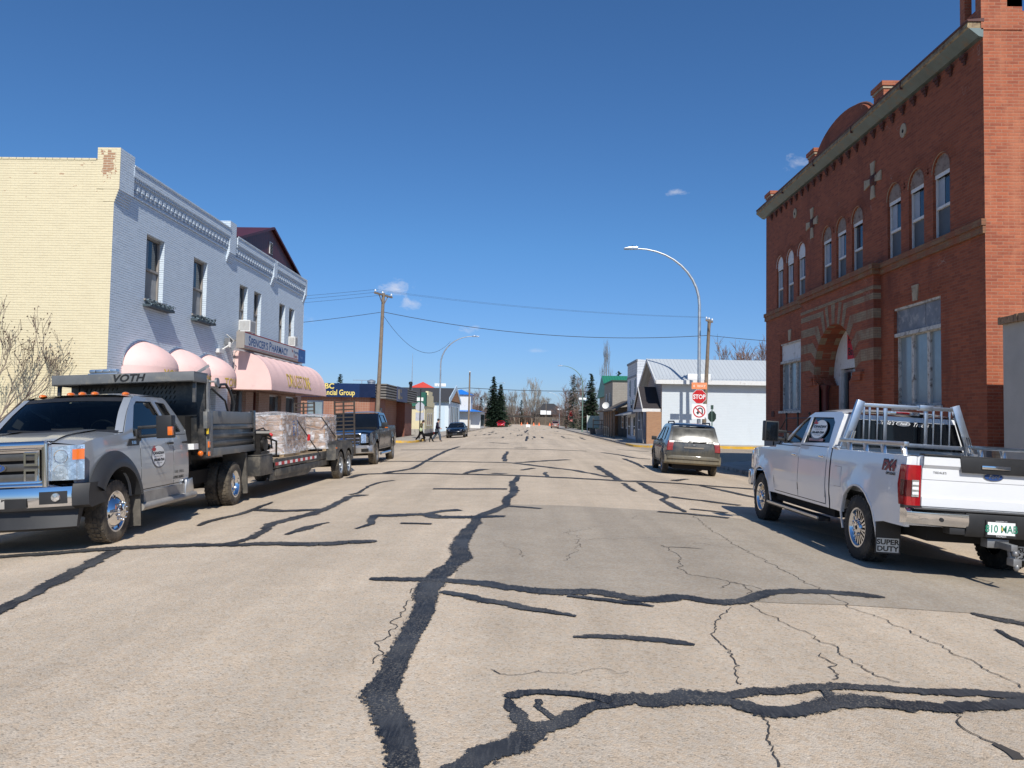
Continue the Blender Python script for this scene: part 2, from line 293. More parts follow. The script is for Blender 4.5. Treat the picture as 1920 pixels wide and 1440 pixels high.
# ---------------------------------------------------------------- camera, light, sky
cam=bpy.data.cameras.new('camera'); cam.sensor_fit='HORIZONTAL'; cam.angle=2*math.atan(960/1442); cam.clip_end=6000; cam.clip_start=.05
co=bpy.data.objects.new('camera',cam); COL.objects.link(co); SC.camera=co
r_,u_,f_=[Vector(v) for v in CAMR]
co.matrix_world=Matrix(((r_.x,u_.x,-f_.x,0),(r_.y,u_.y,-f_.y,0),(r_.z,u_.z,-f_.z,1.65),(0,0,0,1)))
SUNV=Vector((.245,-1,1.0)).normalized()
EL=math.asin(SUNV.z); AZ=atan2(SUNV.x,SUNV.y)
sl=bpy.data.lights.new('sun','SUN'); sl.energy=4.4; sl.angle=radians(.55); sl.color=(1,.955,.88)
so=bpy.data.objects.new('sun',sl); COL.objects.link(so); so.rotation_euler=(-SUNV).to_track_quat('-Z','Y').to_euler(); so.location=(10,-20,30)
W=bpy.data.worlds.new('World'); SC.world=W; W.use_nodes=True; wt=W.node_tree
def wn(t,ins=None,**k):
    n=wt.nodes.new('ShaderNode'+t)
    for a,b in k.items(): setattr(n,a,b)
    for a,b in (ins or {}).items():
        if hasattr(b,'is_output'): wt.links.new(b,n.inputs[a])
        else: n.inputs[a].default_value=b
    return n
sky=wn('TexSky',sky_type='NISHITA',sun_disc=False,sun_elevation=EL,sun_rotation=AZ,altitude=450,air_density=1.0,dust_density=.35,ozone_density=3.2)
tc=wn('TexCoord'); zz=wn('SeparateXYZ',{0:tc.outputs['Generated']}).outputs[2]
hf=wn('MapRange',{0:zz,1:0.,2:.22,3:0.,4:1.}).outputs[0]
tint=wn('Mix',{0:hf,6:(.49,.61,.94,1),7:(.475,.775,1.05,1)},data_type='RGBA').outputs[2]
col=wn('Mix',{0:1.,6:sky.outputs[0],7:tint},data_type='RGBA',blend_type='MULTIPLY').outputs[2]
def wm(op,a,b=0,cl=False): return wn('Math',{0:a,1:b},operation=op,use_clamp=cl).outputs[0]
def wdot(v): return wn('VectorMath',{0:tc.outputs['Generated'],1:v},operation='DOT_PRODUCT').outputs['Value']
nz=wn('TexNoise',{'Vector':wn('Mapping',{'Vector':tc.outputs['Generated'],'Scale':(1,1,1.6)}).outputs[0],'Scale':42.,'Detail':7.,'Roughness':.62,'Distortion':.4}).outputs[0]
for x,y,z,w,h,d in CLOUDS:
    c=Vector((x,y,z)); rt=c.cross(Vector((0,0,1))).normalized(); up=rt.cross(c)
    a=wm('DIVIDE',wdot(rt),w*1.5); b=wm('DIVIDE',wdot(up),h*1.5)
    e=wm('SUBTRACT',1,wm('SQRT',wm('ADD',wm('MULTIPLY',a,a),wm('MULTIPLY',b,b))))
    fr=wm('GREATER_THAN',wdot(c),.5)
    m=wm('MULTIPLY',wm('MULTIPLY',wm('ADD',e,wm('MULTIPLY',wm('SUBTRACT',nz,.62),2.6)),1.1,True),d*.62)
    m=wm('MULTIPLY',m,fr)
    mx=wn('Mix',{0:m,6:col,7:(8.2,8.0,8.3,1)},data_type='RGBA'); col=mx.outputs[2]
bg=wt.nodes['Background']; wt.links.new(col,bg.inputs[0]); bg.inputs[1].default_value=.1
SC.view_settings.view_transform='Standard'; SC.view_settings.look='None'; SC.view_settings.exposure=0.1; SC.view_settings.gamma=1
SC.cycles.max_bounces=6; SC.cycles.use_denoising=True
# ---------------------------------------------------------------- ground, road
def m_ground():
    T=NT('prairie_ground'); c=T.coord(); n=T.noise(c,.12,6); n2=T.noise(c,4,5)
    cc=T.mix(T.ramp(n,[(.35,0),(.65,1)]),(.16,.12,.075),(.13,.13,.05)); cc=T.mix(.5,cc,T.mix(n2,(.5,.45,.4),(1.2,1.2,1.1)),'MULTIPLY')
    T.set(T.b,'Base Color',cc); T.set(T.b,'Roughness',.95); T.bump(n2,.4,.05); return T.m
def m_road(name,base,grey=0):
    T=NT(name); c=T.coord()
    v=T.n('TexVoronoi',{'Vector':c,'Scale':88.,'Randomness':1.}); vs=T.n('SeparateColor',{0:v.outputs['Color']}).outputs[0]
    v2=T.n('TexVoronoi',{'Vector':c,'Scale':33.}); vs2=T.n('SeparateColor',{0:v2.outputs['Color']}).outputs[1]
    big=T.noise(c,.35,6,.62); mid=T.noise(c,2.3,5,.6); fine=T.noise(c,190,2); lane=T.noise(T.coord('Object',(1.1,.06,1)),1.0,3)
    st=T.ramp(vs,[(0,.60),(.08,.80),(.22,.97),(.8,1.03),(.95,1.10),(1,1.22)] if not grey else [(0,.8),(.3,.95),(.8,1.03),(1,1.12)])
    st2=T.ramp(vs2,[(0,.86),(.08,.97),(.9,1.02),(1,1.10)] if not grey else [(0,.9),(1,1.06)])
    col=T.mix(T.ramp(big,[(.3,0),(.7,1)]),tuple(x*.9 for x in base),tuple(x*1.07 for x in base))
    col=T.mix(1,col,T.mix(T.ramp(vs2,[(.4,0),(.6,1)]),(1.03,1,.97),(.98,1,1.03)),'MULTIPLY')
    for f in (st,st2,T.ramp(mid,[(.3,.93),(.7,1.05)]),T.ramp(lane,[(.35,.88),(.65,1.07)])): col=T.mix(1,col,f,'MULTIPLY')
    # dirt washed into the gutters
    x=T.math('ABSOLUTE',T.n('SeparateXYZ',{0:c}).outputs[0]); g=T.math('ADD',T.math('MULTIPLY',T.math('SUBTRACT',x,7.3),.9),T.math('SUBTRACT',mid,.5))
    col=T.mix(T.math('MULTIPLY',T.math('MULTIPLY',g,1,True),.5),col,(.20,.165,.125))
    spots=T.noise(c,1.1,7,.75); col=T.mix(T.math('MULTIPLY',T.ramp(spots,[(.66,0),(.75,1)]),.22),col,(.1,.09,.075))
    T.set(T.b,'Base Color',col); T.set(T.b,'Roughness',.88); T.set(T.b,'Specular IOR Level',.3)
    h=T.math('ADD',T.math('MULTIPLY',v.outputs['Distance'],-1.1),T.math('MULTIPLY',fine,.35)); T.bump(h,.55 if not grey else .3,.006); return T.m
MAT['road']=m_road('chipseal',(.56,.46,.345)); MAT['patch']=m_road('asphalt_patch',(.40,.34,.265),1)
def gridsheet(name,xs,ys,fz,mat):
    b=MB(); b.add([(x,y,fz(x,y)) for y in ys for x in xs],[(j*len(xs)+i,j*len(xs)+i+1,(j+1)*len(xs)+i+1,(j+1)*len(xs)+i) for j in range(len(ys)-1) for i in range(len(xs)-1)])
    return tag(b.build(name,mat,fixn=False),kind='structure')
def rng(a,b,n): return [lerp(a,b,i/n) for i in range(n+1)]
gb=MB(); gb.box(-3000,3000,-800,4000,-2,-.42); tag(gb.build('ground',m_ground(),flat=True),kind='structure')
ys=rng(-14,30,11)+rng(32,62,15)+rng(66,330,30)
gridsheet('road',rng(-8.6,8.5,24),ys,zg,MAT['road'])
gridsheet('side_street',rng(8.5,16,8)+[25,40,80],rng(34,60,13),zg,MAT['road'])
gridsheet('side_street',[-80,-40,-25]+rng(-16,-8.6,8),rng(38,60,11),zg,MAT['road'])
pv,pt,_=fill2d(PATCH,(),.7); b=MB(); b.add([(x,y,zg(x,y)+.004) for x,y in pv],pt); tag(b.build('asphalt_patch',MAT['patch'],fixn=False),kind='structure')
# tar sealant over the cracks
def ribbon(b,pts,dz,jit,step,wig=0,grow=1.0):
    P0=[]
    for (x0,y0,h0),(x1,y1,h1) in zip(pts,pts[1:]):
        n=max(1,int(hypot(x1-x0,y1-y0)/step)); P0+=[(lerp(x0,x1,i/n),lerp(y0,y1,i/n),lerp(h0,h1,i/n)) for i in range(n)]
    P0.append(pts[-1])
    for _ in range(2):
        P0=[P0[0]]+[tuple((a[k]+2*b_[k]+c[k])/4 for k in range(3)) for a,b_,c in zip(P0,P0[1:],P0[2:])]+[P0[-1]] if len(P0)>2 else P0
    if wig: P0=[(x+noise.noise(Vector((x*5,y*5,1)))*wig+noise.noise(Vector((x*17,y*17,1)))*wig*.5,y+noise.noise(Vector((x*5,y*5,9)))*wig+noise.noise(Vector((x*17,y*17,9)))*wig*.5,h) for x,y,h in P0]
    V=[];n=len(P0)
    for i,(x,y,h) in enumerate(P0):
        a=P0[max(0,i-1)];c=P0[min(n-1,i+1)]; dx,dy=c[0]-a[0],c[1]-a[1]; l=hypot(dx,dy) or 1; nx,ny=-dy/l,dx/l
        w=noise.noise(Vector((x*1.7,y*1.7,3)))*jit*1.5
        ha=h*grow*(1+RN.uniform(-jit,jit)*.4+w); hb=h*grow*(1+RN.uniform(-jit,jit)*.4-w)
        for q in (ha,0,-hb): V.append((x+nx*q,y+ny*q,zg(x+nx*q,y+ny*q)+dz))
    F=[]
    for i in range(n-1): F+=[(3*i,3*i+1,3*i+4,3*i+3),(3*i+1,3*i+2,3*i+5,3*i+4)]
    b.add(V,F)
def edged(o):   # 0 on the centre line, 1 at both edges: lets the material fray the edges
    at=o.data.attributes.new('edge','FLOAT','POINT'); n=len(o.data.vertices); at.data.foreach_set('value',[1. if i%3!=1 else 0. for i in range(n)]); return o
def m_tar():
    T=NT('tar_sealant'); c=T.coord(); n=T.noise(c,3.2,6,.7); n2=T.noise(c,85,3); n3=T.noise(T.coord('Object',(14,1.6,1),(0,0,.35)),3,4,.7); n4=T.noise(c,26,5,.75); n5=T.noise(c,1.1,3)
    cc=T.mix(T.ramp(n,[(.38,0),(.66,1)]),(.009,.011,.016),(.034,.037,.043)); cc=T.mix(T.ramp(n3,[(.48,0),(.72,.75)]),cc,(.095,.095,.095)); cc=T.mix(T.ramp(T.noise(c,.9,4,.6),[(.48,0),(.62,.7)]),cc,(.075,.077,.08)); cc=T.mix(T.math('MULTIPLY',T.ramp(n2,[(.54,0),(.66,.95)]),T.ramp(n5,[(.40,0),(.58,1)])),cc,(.24,.21,.165))
    T.set(T.b,'Base Color',cc); T.set(T.b,'Roughness',T.ramp(n,[(.2,.5),(.8,.85)])); T.set(T.b,'Specular IOR Level',.35); T.bump(n2,.35,.006)
    at=T.n('Attribute',attribute_name='edge').outputs['Fac']
    e=T.math('ADD',at,T.math('ADD',T.math('MULTIPLY',T.math('SUBTRACT',n4,.5),1.5),T.math('MULTIPLY',T.math('SUBTRACT',n2,.5),.5)))
    T.set(T.b,'Alpha',T.math('LESS_THAN',e,.80)); return T.m
b=MB()
for i,l in enumerate(SEAL): ribbon(b,l,.009+.0015*(i%4),.45,.05 if l[0][1]<12 else .25,.035,1.24)
for _ in range(70):   # worn seal strips farther up the street
    y=66*(170/66)**RN.random(); x=RN.choice((-4.2,-.1,.2,4))+RN.gauss(0,1.2); L=RN.uniform(.6,3.2); h=RN.uniform(.06,.14)
    d=RN.random()<.55; ribbon(b,[(x+(0 if d else k*L*.5),y+(k*L*2.2 if d else RN.gauss(0,.12)),h*(1-.6*abs(k-.5))) for k in (0,.3,.6,1)],.02+.003*RN.random(),.4,.3,.12,1.2)
tag(edged(b.build('crack_sealant',m_tar(),fixn=False)),kind='structure')
b=MB()
for l in HAIR: ribbon(b,[(x,y,h*.72) for x,y,h in l],.0065,1.3,.03,.07)
for _ in range(9):
    x,y=RN.uniform(-3.5,5.5),RN.uniform(3.2,14); a=RN.uniform(-.6,.6)+(1.57 if RN.random()<.5 else 0); L=RN.uniform(.5,1.8); ribbon(b,[(x+cos(a)*L*k,y+sin(a)*L*k,.0035*(1-k*.6)) for k in (0,.25,.5,.75,1)],.0065,1.3,.03,.12)
hm=P('crack_shade',(.06,.052,.045),.95); tag(b.build('road_cracks',hm,fixn=False),kind='structure')
b=MB(); ribbon(b,[(-30,42.6,.05),(-8,42.4,.05),(-2,42.2,.05)],.006,.6,.3); ribbon(b,[(-13,54.3,.06),(-5,54.3,.06),(3,54.2,.05)],.006,.6,.3)
tag(b.build('lane_marking',P('worn_road_paint',(.42,.4,.36),.9,dirt=((.33,.29,.24),5,.6)),fixn=False),kind='structure')
# ---------------------------------------------------------------- pavements and kerbs
MAT['walk']=brick('pavement_slabs',(.43,.38,.315),(.40,.355,.3),(.2,.175,.145),1.5,1.5,.012,.2,[((.25,.215,.17),1.6,.52,.7)],.9,off=0)
def wz(x,y): return -.135+.028*min(3,max(0,min(abs(x)-8.45,9)))
def walk(poly,name='pavement'):
    V,T,l=fill2d(poly,(),2.5); b=MB(); b.add([(x,y,wz(x,y)) for x,y in V],T); lo=l[0]; n=len(lo)
    b.add([(x,y,wz(x,y)) for x,y in lo]+[(x,y,-.45) for x,y in lo],[(i,(i+1)%n,n+(i+1)%n,n+i) for i in range(n)])
    return tag(b.build(name,MAT['walk'],fixn=False),kind='structure')
def kerb(pts,mat,name='kerb',w=.16,side=1,lift=.008):
    out=densify(pts+[pts[-1]],1.2)[:-1] if len(pts)>2 else densify(pts,1.2)
    b=MB(); V=[];n=len(pts); Q=[]
    for a,c in zip(pts,pts[1:]):
        m=max(1,int(hypot(c[0]-a[0],c[1]-a[1])/1.0)); Q+=[(lerp(a[0],c[0],i/m),lerp(a[1],c[1],i/m)) for i in range(m)]
    Q.append(pts[-1]); n=len(Q)
    for i,(x,y) in enumerate(Q):
        a=Q[max(0,i-1)];c=Q[min(n-1,i+1)]; dx,dy=c[0]-a[0],c[1]-a[1]; l=hypot(dx,dy); nx,ny=-dy/l*side,dx/l*side
        z=wz(x,y)+lift+RN.uniform(-.008,.004); e=RN.uniform(0,.015)
        V+=[(x-nx*(.012+e),y-ny*(.012+e),-.42),(x-nx*(.01+e),y-ny*(.01+e),z-.02),(x+nx*.02,y+ny*.02,z),(x+nx*w,y+ny*w,z),(x+nx*w,y+ny*w,z-.1)]
    F=[]
    for i in range(n-1):
        for k in range(4): F.append((5*i+k,5*i+k+1,5*i+k+6,5*i+k+5))
    b.add(V,F); return tag(b.build(name,mat,ang=60),kind='structure')
MAT['kerb']=P('kerb_concrete',(.40,.35,.29),.9,0,.22,2,.4,40,dirt=((.12,.1,.08),3,.55))
R1=arc(11.4,33.2,3,90,180,6); walk([(8.4,-14),(8.4,33.2)][::1]+R1[::-1][1:]+[(40,36.2),(40,33.7),(10.6,33.7),(10.6,-14)])
kerb([(8.4,-14)]+[(8.4,33.2)]+R1[::-1][1:]+[(40,36.2)],MAT['kerb'],side=-1)
R2=arc(11.4,60.6,3,180,270,6); walk([(40,57.6)]+R2[::-1]+[(8.4,240),(11.2,240),(11.2,62.2),(40,62.2)])
kerb([(18,57.6),(11.4,57.6)],MAT['yellow'],'painted_kerb',side=-1,w=.2); kerb([(40,57.6),(18,57.6)],MAT['kerb'],side=-1)
kerb(R2[::-1]+[(8.4,64)],MAT['yellow'],'painted_kerb',side=-1,w=.2); kerb([(8.4,64),(8.4,240)],MAT['kerb'],side=-1)
L1=arc(-11.5,37.6,3,0,90,6); walk([(-8.5,-14),(-8.5,37.6)]+L1[1:]+[(-40,40.6),(-40,39.3),(-11.5,39.3),(-11.5,-14)])
kerb([(-8.5,-14),(-8.5,37.6)]+L1[1:]+[(-40,40.6)],MAT['kerb'])
L2=arc(-11.5,61.2,3,270,360,6); walk([(-40,58.2)]+L2+[(-8.5,240),(-11,240),(-11,61),(-40,61)])
kerb([(-40,58.2),(-13,58.2)],MAT['kerb']); kerb([(-13,58.2)]+L2+[(-8.5,66)],MAT['yellow'],'painted_kerb',w=.2); kerb([(-8.5,66),(-8.5,240)],MAT['kerb'])
# ---------------------------------------------------------------- red brick bank block (local x = into the building, y = along the street)
def fB(T,tc,s,col,br):   # pale repointing cracks
    n=T.noise(tc.outputs['Object'],1.1,2); n2=T.noise(tc.outputs['Object'],.8,3)
    d=T.math('ABSOLUTE',T.math('SUBTRACT',n,.47)); f=T.math('MULTIPLY',T.math('LESS_THAN',d,.0035),T.math('GREATER_THAN',n2,.60))
    return T.mix(T.math('MULTIPLY',f,.4),col,(.40,.30,.24))
MAT['bankfront']=brick('red_brick',(.37,.096,.040),(.245,.062,.028),(.27,.12,.07),.077,.23,.010,.45,[((.16,.045,.024),.7,.52,.72),((.34,.17,.10),2.2,.66,.8)],.88,.2,fB,vj=.45,hn=.5)
MAT['bankside']=brick('sunlit_red_brick',(.46,.13,.058),(.31,.078,.038),(.42,.23,.145),.077,.27,.010,.6,[((.50,.19,.10),.9,.5,.72),((.26,.085,.05),3,.62,.75)],.88,.24,vj=.55,hn=.7)  # street-front brick again, with sunlight put into a lighter, more orange colour
MAT['tan']=brick('tan_brick',(.34,.26,.165),(.27,.195,.12),(.2,.15,.1),.077,.23,.010,.5,[((.22,.10,.055),2.2,.48,.66)],.85,.2,vj=.5,hn=.4)
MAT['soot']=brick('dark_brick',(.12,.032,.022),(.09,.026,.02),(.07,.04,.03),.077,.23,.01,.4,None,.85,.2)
MAT['stone']=P('pale_stone',(.40,.33,.23),.85,0,.15,3,.2,40,dirt=((.22,.16,.1),4,.3))
MAT['greystone']=P('grey_foundation',(.27,.25,.22),.9,0,.2,2,.4,20)
MAT['bwin']=glass_mat('building_glass',(.03,.042,.055),.05,.5)
MAT['screen']=P('insect_screen',(.085,.095,.105),.55,0,.15,3)
MAT['mottle']=P('stained_board',(.33,.26,.21),.8,0,.3,6,.2,20,dirt=((.13,.075,.055),6,.7))
MAT['pvc']=P('white_board',(.68,.68,.66),.6,0,.06,3,dirt=((.45,.42,.38),3,.2))
MAT['zinc']=P('weathered_sheet',(.20,.21,.23),.6,.3,.25,2.5,.1,20,dirt=((.42,.40,.37),4,.35))
MAT['oldwhite']=P('peeling_white_paint',(.55,.54,.5),.75,0,.12,4,.2,30,dirt=((.14,.11,.085),7,.45))
MAT['pane']=glass_mat('curtained_glass',(.20,.265,.30),.1,.45,.35,(.36,.40,.41))
XB,YB=10.5,17.66
bank=thing('brick_bank_building',(XB,YB,0),'two storey red brick bank block with striped round arch entrance and arched upper windows','building')
H0=11.0; LEN=16.05
mpF=lambda dx=0:(lambda u,v,d:(dx-d,u,v))
upw=[]; 
for g in ((19.5,20.75,22.0),(24.45,25.7,26.92),(29.4,30.65,31.88)):
    for y in g: upw.append(y-YB)
def archhole(yc,w,z0,zs,n=10): return [(yc-w,z0),(yc+w,z0)]+arc(yc,zs,w,0,180,n)
shop=[(1.91,4.40,2.2,5.0),(11.81,14.19,2.2,4.94)]
PC,PR,PZ=8.16,1.70,3.34          # portal centre, radius, springing
portal=[(PC-1.25,.9),(PC+1.25,.9),(PC+1.25,3.05),(PC+1.70,3.3)]+arc(PC,PZ,PR,0,180,24)+[(PC-1.70,3.3),(PC-1.25,3.05)]
wm_=MB()
wm_.sheet([(0,.0),(LEN,0),(LEN,H0),(0,H0)],[archhole(y,.40,6.47,8.22) for y in upw]+[[(a,z0),(b,z0),(b,z1),(a,z1)] for a,b,z0,z1 in shop]+[portal],mpF(),.30)
wm_.add([(0,0,0),(0,0,H0),(18,0,H0),(18,0,0)],[(0,1,2,3)],1); wm_.add([(0,LEN,0),(0,LEN,H0),(18,LEN,H0),(18,LEN,0)],[(0,1,2,3)],1); wm_.add([(18,0,0),(18,0,H0),(18,LEN,H0),(18,LEN,0)],[(0,1,2,3)],1)
wm_.build('wall',[MAT['bankfront'],MAT['bankside']],bank,flat=True,fixn=False)
b=MB(); b.box(-.06,18.02,-.05,PC-1.3,0,1.15); b.box(-.06,18,PC+1.3,LEN+.05,0,1.15); b.build('foundation',MAT['greystone'],bank,bev=.02)
b=MB(); b.box(.3,17.9,.1,LEN-.1,10.7,10.95); b.build('roof',P('roof_felt',(.07,.065,.06),.95),bank)
# parapet: piers, curved gable, corbels
b=MB(); b.box(.02,.42,0,LEN,H0,11.3,0); b.box(.4,18,0,.36,H0,11.36,1)
b.build('parapet',[MAT['bankfront'],MAT['bankside']],bank,flat=True)
b=MB(); pr=[(PC-2.3,11.2)]+[(PC+2.3*cos(radians(a)),11.15+1.02*sin(radians(a))) for a in range(180,-1,-9)][0:]+[(PC+2.3,11.2)]
b.prism(pr,'x',.03,.36); b.build('curved_gable',MAT['bankfront'],bank,flat=True)
b=MB(); c_=[(PC+2.34*cos(radians(a)),11.16+1.05*sin(radians(a))) for a in range(0,181,9)]; b.tube([(.19,y,z) for y,z in c_],.045,5); b.build('gable_coping',P('coping_tin',(.16,.075,.055),.7),bank)
for y0,y1,zt,dp in ((.0,.84,12.45,.6),(4.9,5.55,11.88,.5),(10.3,10.95,11.8,.5),(15.3,15.98,11.72,.5)):
    b=MB(); m0=.5*(y0+y1)
    if zt>12:
        b.box(-.05,dp+.3,y0-.02,y1,H0-.1,11.45); b.box(-.05,.12,y0-.02,y0+.2,11.45,12.3);b.box(-.05,.12,y1-.2,y1,11.45,12.3);b.box(.12,dp+.3,y0-.02,y0+.2,11.45,11.9);b.box(.55,dp+.3,y0-.02,y1,11.45,12.3);b.box(.12,.3,y0-.02,y0+.15,11.9,12.3);b.box(-.1,dp+.35,y0-.06,y1+.05,12.3,12.5)
    else:
        b.box(-.02,dp,y0,y1,H0-.1,zt-.22); b.box(-.05,dp+.03,y0-.03,y1+.03,zt-.22,zt-.14,1); b.box(-.09,dp+.06,y0-.06,y1+.06,zt-.14,zt)
        b.box(-.03,-.02,m0-.1,m0+.1,11.2,zt-.4,2)
    b.build('parapet_pier',[MAT['bankside'],MAT['stone'],MAT['soot']],bank,flat=True)
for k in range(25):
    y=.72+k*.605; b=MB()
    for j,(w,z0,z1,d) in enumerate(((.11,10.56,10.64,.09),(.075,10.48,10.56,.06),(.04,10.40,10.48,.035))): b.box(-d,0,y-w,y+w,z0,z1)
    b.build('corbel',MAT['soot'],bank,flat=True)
b=MB(); b.prism([(.0,10.72),(-.10,10.74),(-.30,10.90),(-.33,10.93),(0,10.93)],'y',-.02,LEN+.25,0)
b.prism([(.0,10.93),(-.33,10.93),(-.36,10.97),(-.34,11.09),(0,11.12)],'y',.0,LEN+.28,1); b.prism([(.02,11.09),(-.36,11.09),(-.37,11.13),(.02,11.17)],'y',-.03,LEN+.3,2)
for y in (3.2,6.4,9.6,12.9): b.box(-.375,-.30,y-.012,y+.012,10.88,11.09,2)
b.build('cornice',[P('gutter_metal',(.13,.17,.165),.5,.3,.2,2,dirt=((.2,.15,.1),3,.3)),P('rusted_cornice_metal',(.33,.25,.14),.75,.1,.25,5,dirt=((.13,.07,.04),7,.6)),P('cornice_cap',(.10,.038,.03),.7,0,.2)],bank,flat=True)
b=MB()
for a,c in ((0,5.1),(PC+3.05,LEN)): b.box(-.07,0,a-.03,c,6.12,6.30); b.box(-.11,0,a-.05,c,6.30,6.45)
b.box(-.30,0,5.08,11.25,6.16,6.30); b.box(-.34,0,5.02,11.3,6.30,6.46)
b.build('belt_course',brick('belt_brick',(.27,.165,.085),(.24,.10,.05),(.19,.12,.075),.077,.23,.010,.5,[((.25,.085,.04),1.4,.46,.62)],.88,.25,vj=.5,hn=.5),bank,flat=True)
# upper windows
glasses=MAT['bwin']
for i,y in enumerate(upw):
    w=.40; f=MB(); x0=.08
    fr=[(y-w,6.47),(y+w,6.47),(y+w,8.12),(y-w,8.12)]
    f.sheet(fr,[[(y-w+.035,6.52),(y+w-.035,6.52),(y+w-.035,8.06),(y-w+.035,8.06)]],mpF(x0),.07)
    f.box(x0-.01,x0+.05,y-w+.05,y+w-.05,7.24,7.31); f.box(x0-.06,x0+.1,y-w-.03,y+w+.03,6.40,6.475); f.box(x0-.02,x0+.08,y-w,y+w,8.06,8.16)
    o=f.build('window',MAT['pvc'],bank,flat=True)
    g=MB(); g.box(x0+.06,x0+.07,y-w+.05,y+w-.05,7.31,8.05,0); g.box(x0+.045,x0+.05,y-w+.05,y+w-.05,6.53,7.24,1)
    if i!=3: g.box(x0+.052,x0+.056,y+w-.33,y+w-.05,7.31,8.05,2)
    g.build('pane',[glasses,MAT['screen'],P('blind',(.36,.40,.45),.6) if i==0 else bpy.data.materials['blind']],o,flat=True)
    a=MB(); ar=arc(y,8.22,w-.01,0,180,12)+[(y-w+.01,8.16),(y+w-.01,8.16)]; a.prism(ar,'x',.05,.10); a.build('arch_panel',MAT['pvc'] if i>=6 else MAT['mottle'],o,flat=True)
    a=MB(); V=[];ou=arc(y,8.22,w+.03,-4,184,16);inn=arc(y,8.22,w-.03,-4,184,16)
    for (p,q),(r,s_) in zip(ou,inn): V+=[(-.012,p,q),(.1,r,s_)]
    a.add(V,[(2*k,2*k+1,2*k+3,2*k+2) for k in range(16)]); a.build('arch_trim',MAT['pvc'] if i>=6 else MAT['stone'],o)
# brick arches over the upper windows
for y in upw:
    b=MB()
    for k in range(19):
        a0,a1=radians(lerp(2,178,k/19)),radians(lerp(2,178,(k+.72)/19)); r0,r1=.45,.68
        b.add([(-.006,y+r*cos(a),8.24+r*sin(a)) for r,a in((r0,a0),(r1,a0),(r1,a1),(r0,a1))],[(0,1,2,3)])
    b.build('window_arch',MAT['bankfront'],bank,flat=True,fixn=False)
# stone crosses and vent stones
for y,z in ((5.65,9.13),(10.62,9.09)):
    b=MB()
    for dx,dz in ((1,0),(-1,0),(0,1),(0,-1)):
        px,pz=-dz,dx; P_=[(.17,.085),(.56,.15),(.56,-.15),(.17,-.085)]
        b.prism([(y+a*dx+t*px,z+a*dz+t*pz) for a,t in P_],'x',-.035,.0)
    o=b.build('stone_cross',MAT['stone'],bank,flat=True)
    b=MB(); b.ell((0,y,z),(.08,.19,.19),14,8); b.box(-.02,0,y-.2,y+.2,z-.2,z+.2); b.build('boss',MAT['soot'],o)
for y in (3.75,12.4):
    b=MB(); b.prism(arc(y,9.95,.17,0,330,11,.2),'x',-.03,0,0); b.prism(arc(y,9.93,.055,0,315,7),'x',-.034,0,1); b.build('vent_stone',[MAT['stone'],MAT['under']],bank,flat=True)
# shop windows
for i,(a,c,z0,z1) in enumerate(shop):
    zt=z1-.78; x0=.12; f=MB(); n=3; w=(c-a)/n
    holes=[[(a+k*w+.07,z0+.08),(a+(k+1)*w-.07,z0+.08),(a+(k+1)*w-.07,zt-.06),(a+k*w+.07,zt-.06)] for k in range(n)]
    f.sheet([(a,z0),(c,z0),(c,zt),(a,zt)],holes,mpF(x0),.09); f.box(-.05,.2,a-.06,c+.06,z0-.1,z0); f.box(.02,.16,a,c,zt-.04,zt+.06); f.box(.03,.16,a,c,z1-.06,z1)
    o=f.build('shop_window',MAT['oldwhite'],bank,flat=True)
    g=MB(); g.box(x0+.06,x0+.07,a,c,z0,zt); g.build('pane',MAT['pane'],o,flat=True)
    t=MB(); t.box(.09,.12,a,c,zt+.06,z1-.06); t.box(.08,.1,a+.9,a+.915,zt+.06,z1-.06); t.build('transom_panel',MAT['zinc'] if i==0 else MAT['pvc'],o,flat=True)
    k=(a+c)/2+.0; s=MB(); s.prism([(k-.11,z1+.05),(k+.11,z1+.05),(k+.17,z1+.48),(k-.17,z1+.48)],'x',-.03,0); s.build('keystone',MAT['stone'],o,flat=True)
    s=MB()
    for q in range(22):
        yy=lerp(a-.1,c+.1,q/21); t_=(yy-k)*.13; s.add([(-.006,yy-.045,z1+.05),(-.006,yy+.045,z1+.05),(-.006,yy+.045+t_,z1+.42),(-.006,yy-.045+t_,z1+.42)],[(0,1,2,3)])
    s.build('flat_arch',MAT['bankfront'],o,flat=True,fixn=False)
# striped portal
PX=-.22; p0,p1,pt_=5.18,11.14,6.16
b=MB(); b.sheet([(p0,.0),(p1,0),(p1,pt_),(p0,pt_)],[portal],lambda u,v,d:(PX-d,u,v),0)
b.add([(PX,p0,0),(PX,p0,pt_),(0,p0,pt_),(0,p0,0)],[(0,1,2,3)]); b.add([(PX,p1,0),(PX,p1,pt_),(0,p1,pt_),(0,p1,0)],[(0,1,2,3)]); b.add([(PX,p0,pt_),(PX,p1,pt_),(0,p1,pt_),(0,p0,pt_)],[(0,1,2,3)])
po=b.build('portal',MAT['bankfront'],bank,flat=True,fixn=False)
b=MB(); edges=[i*180/17 for i in range(18)]; rin,rout=PR+.004,PR+.78
def bandpt(a):
    t=radians(a); q=(PC+rout*cos(t),PZ+rout*sin(t)); return q
lv=[(3.62,3.98),(4.26,4.58),(4.86,5.14),(5.42,5.6)]      # heights of the tan courses at the portal edge
an=[(3,13),(22,33),(42,52),(60,67)]
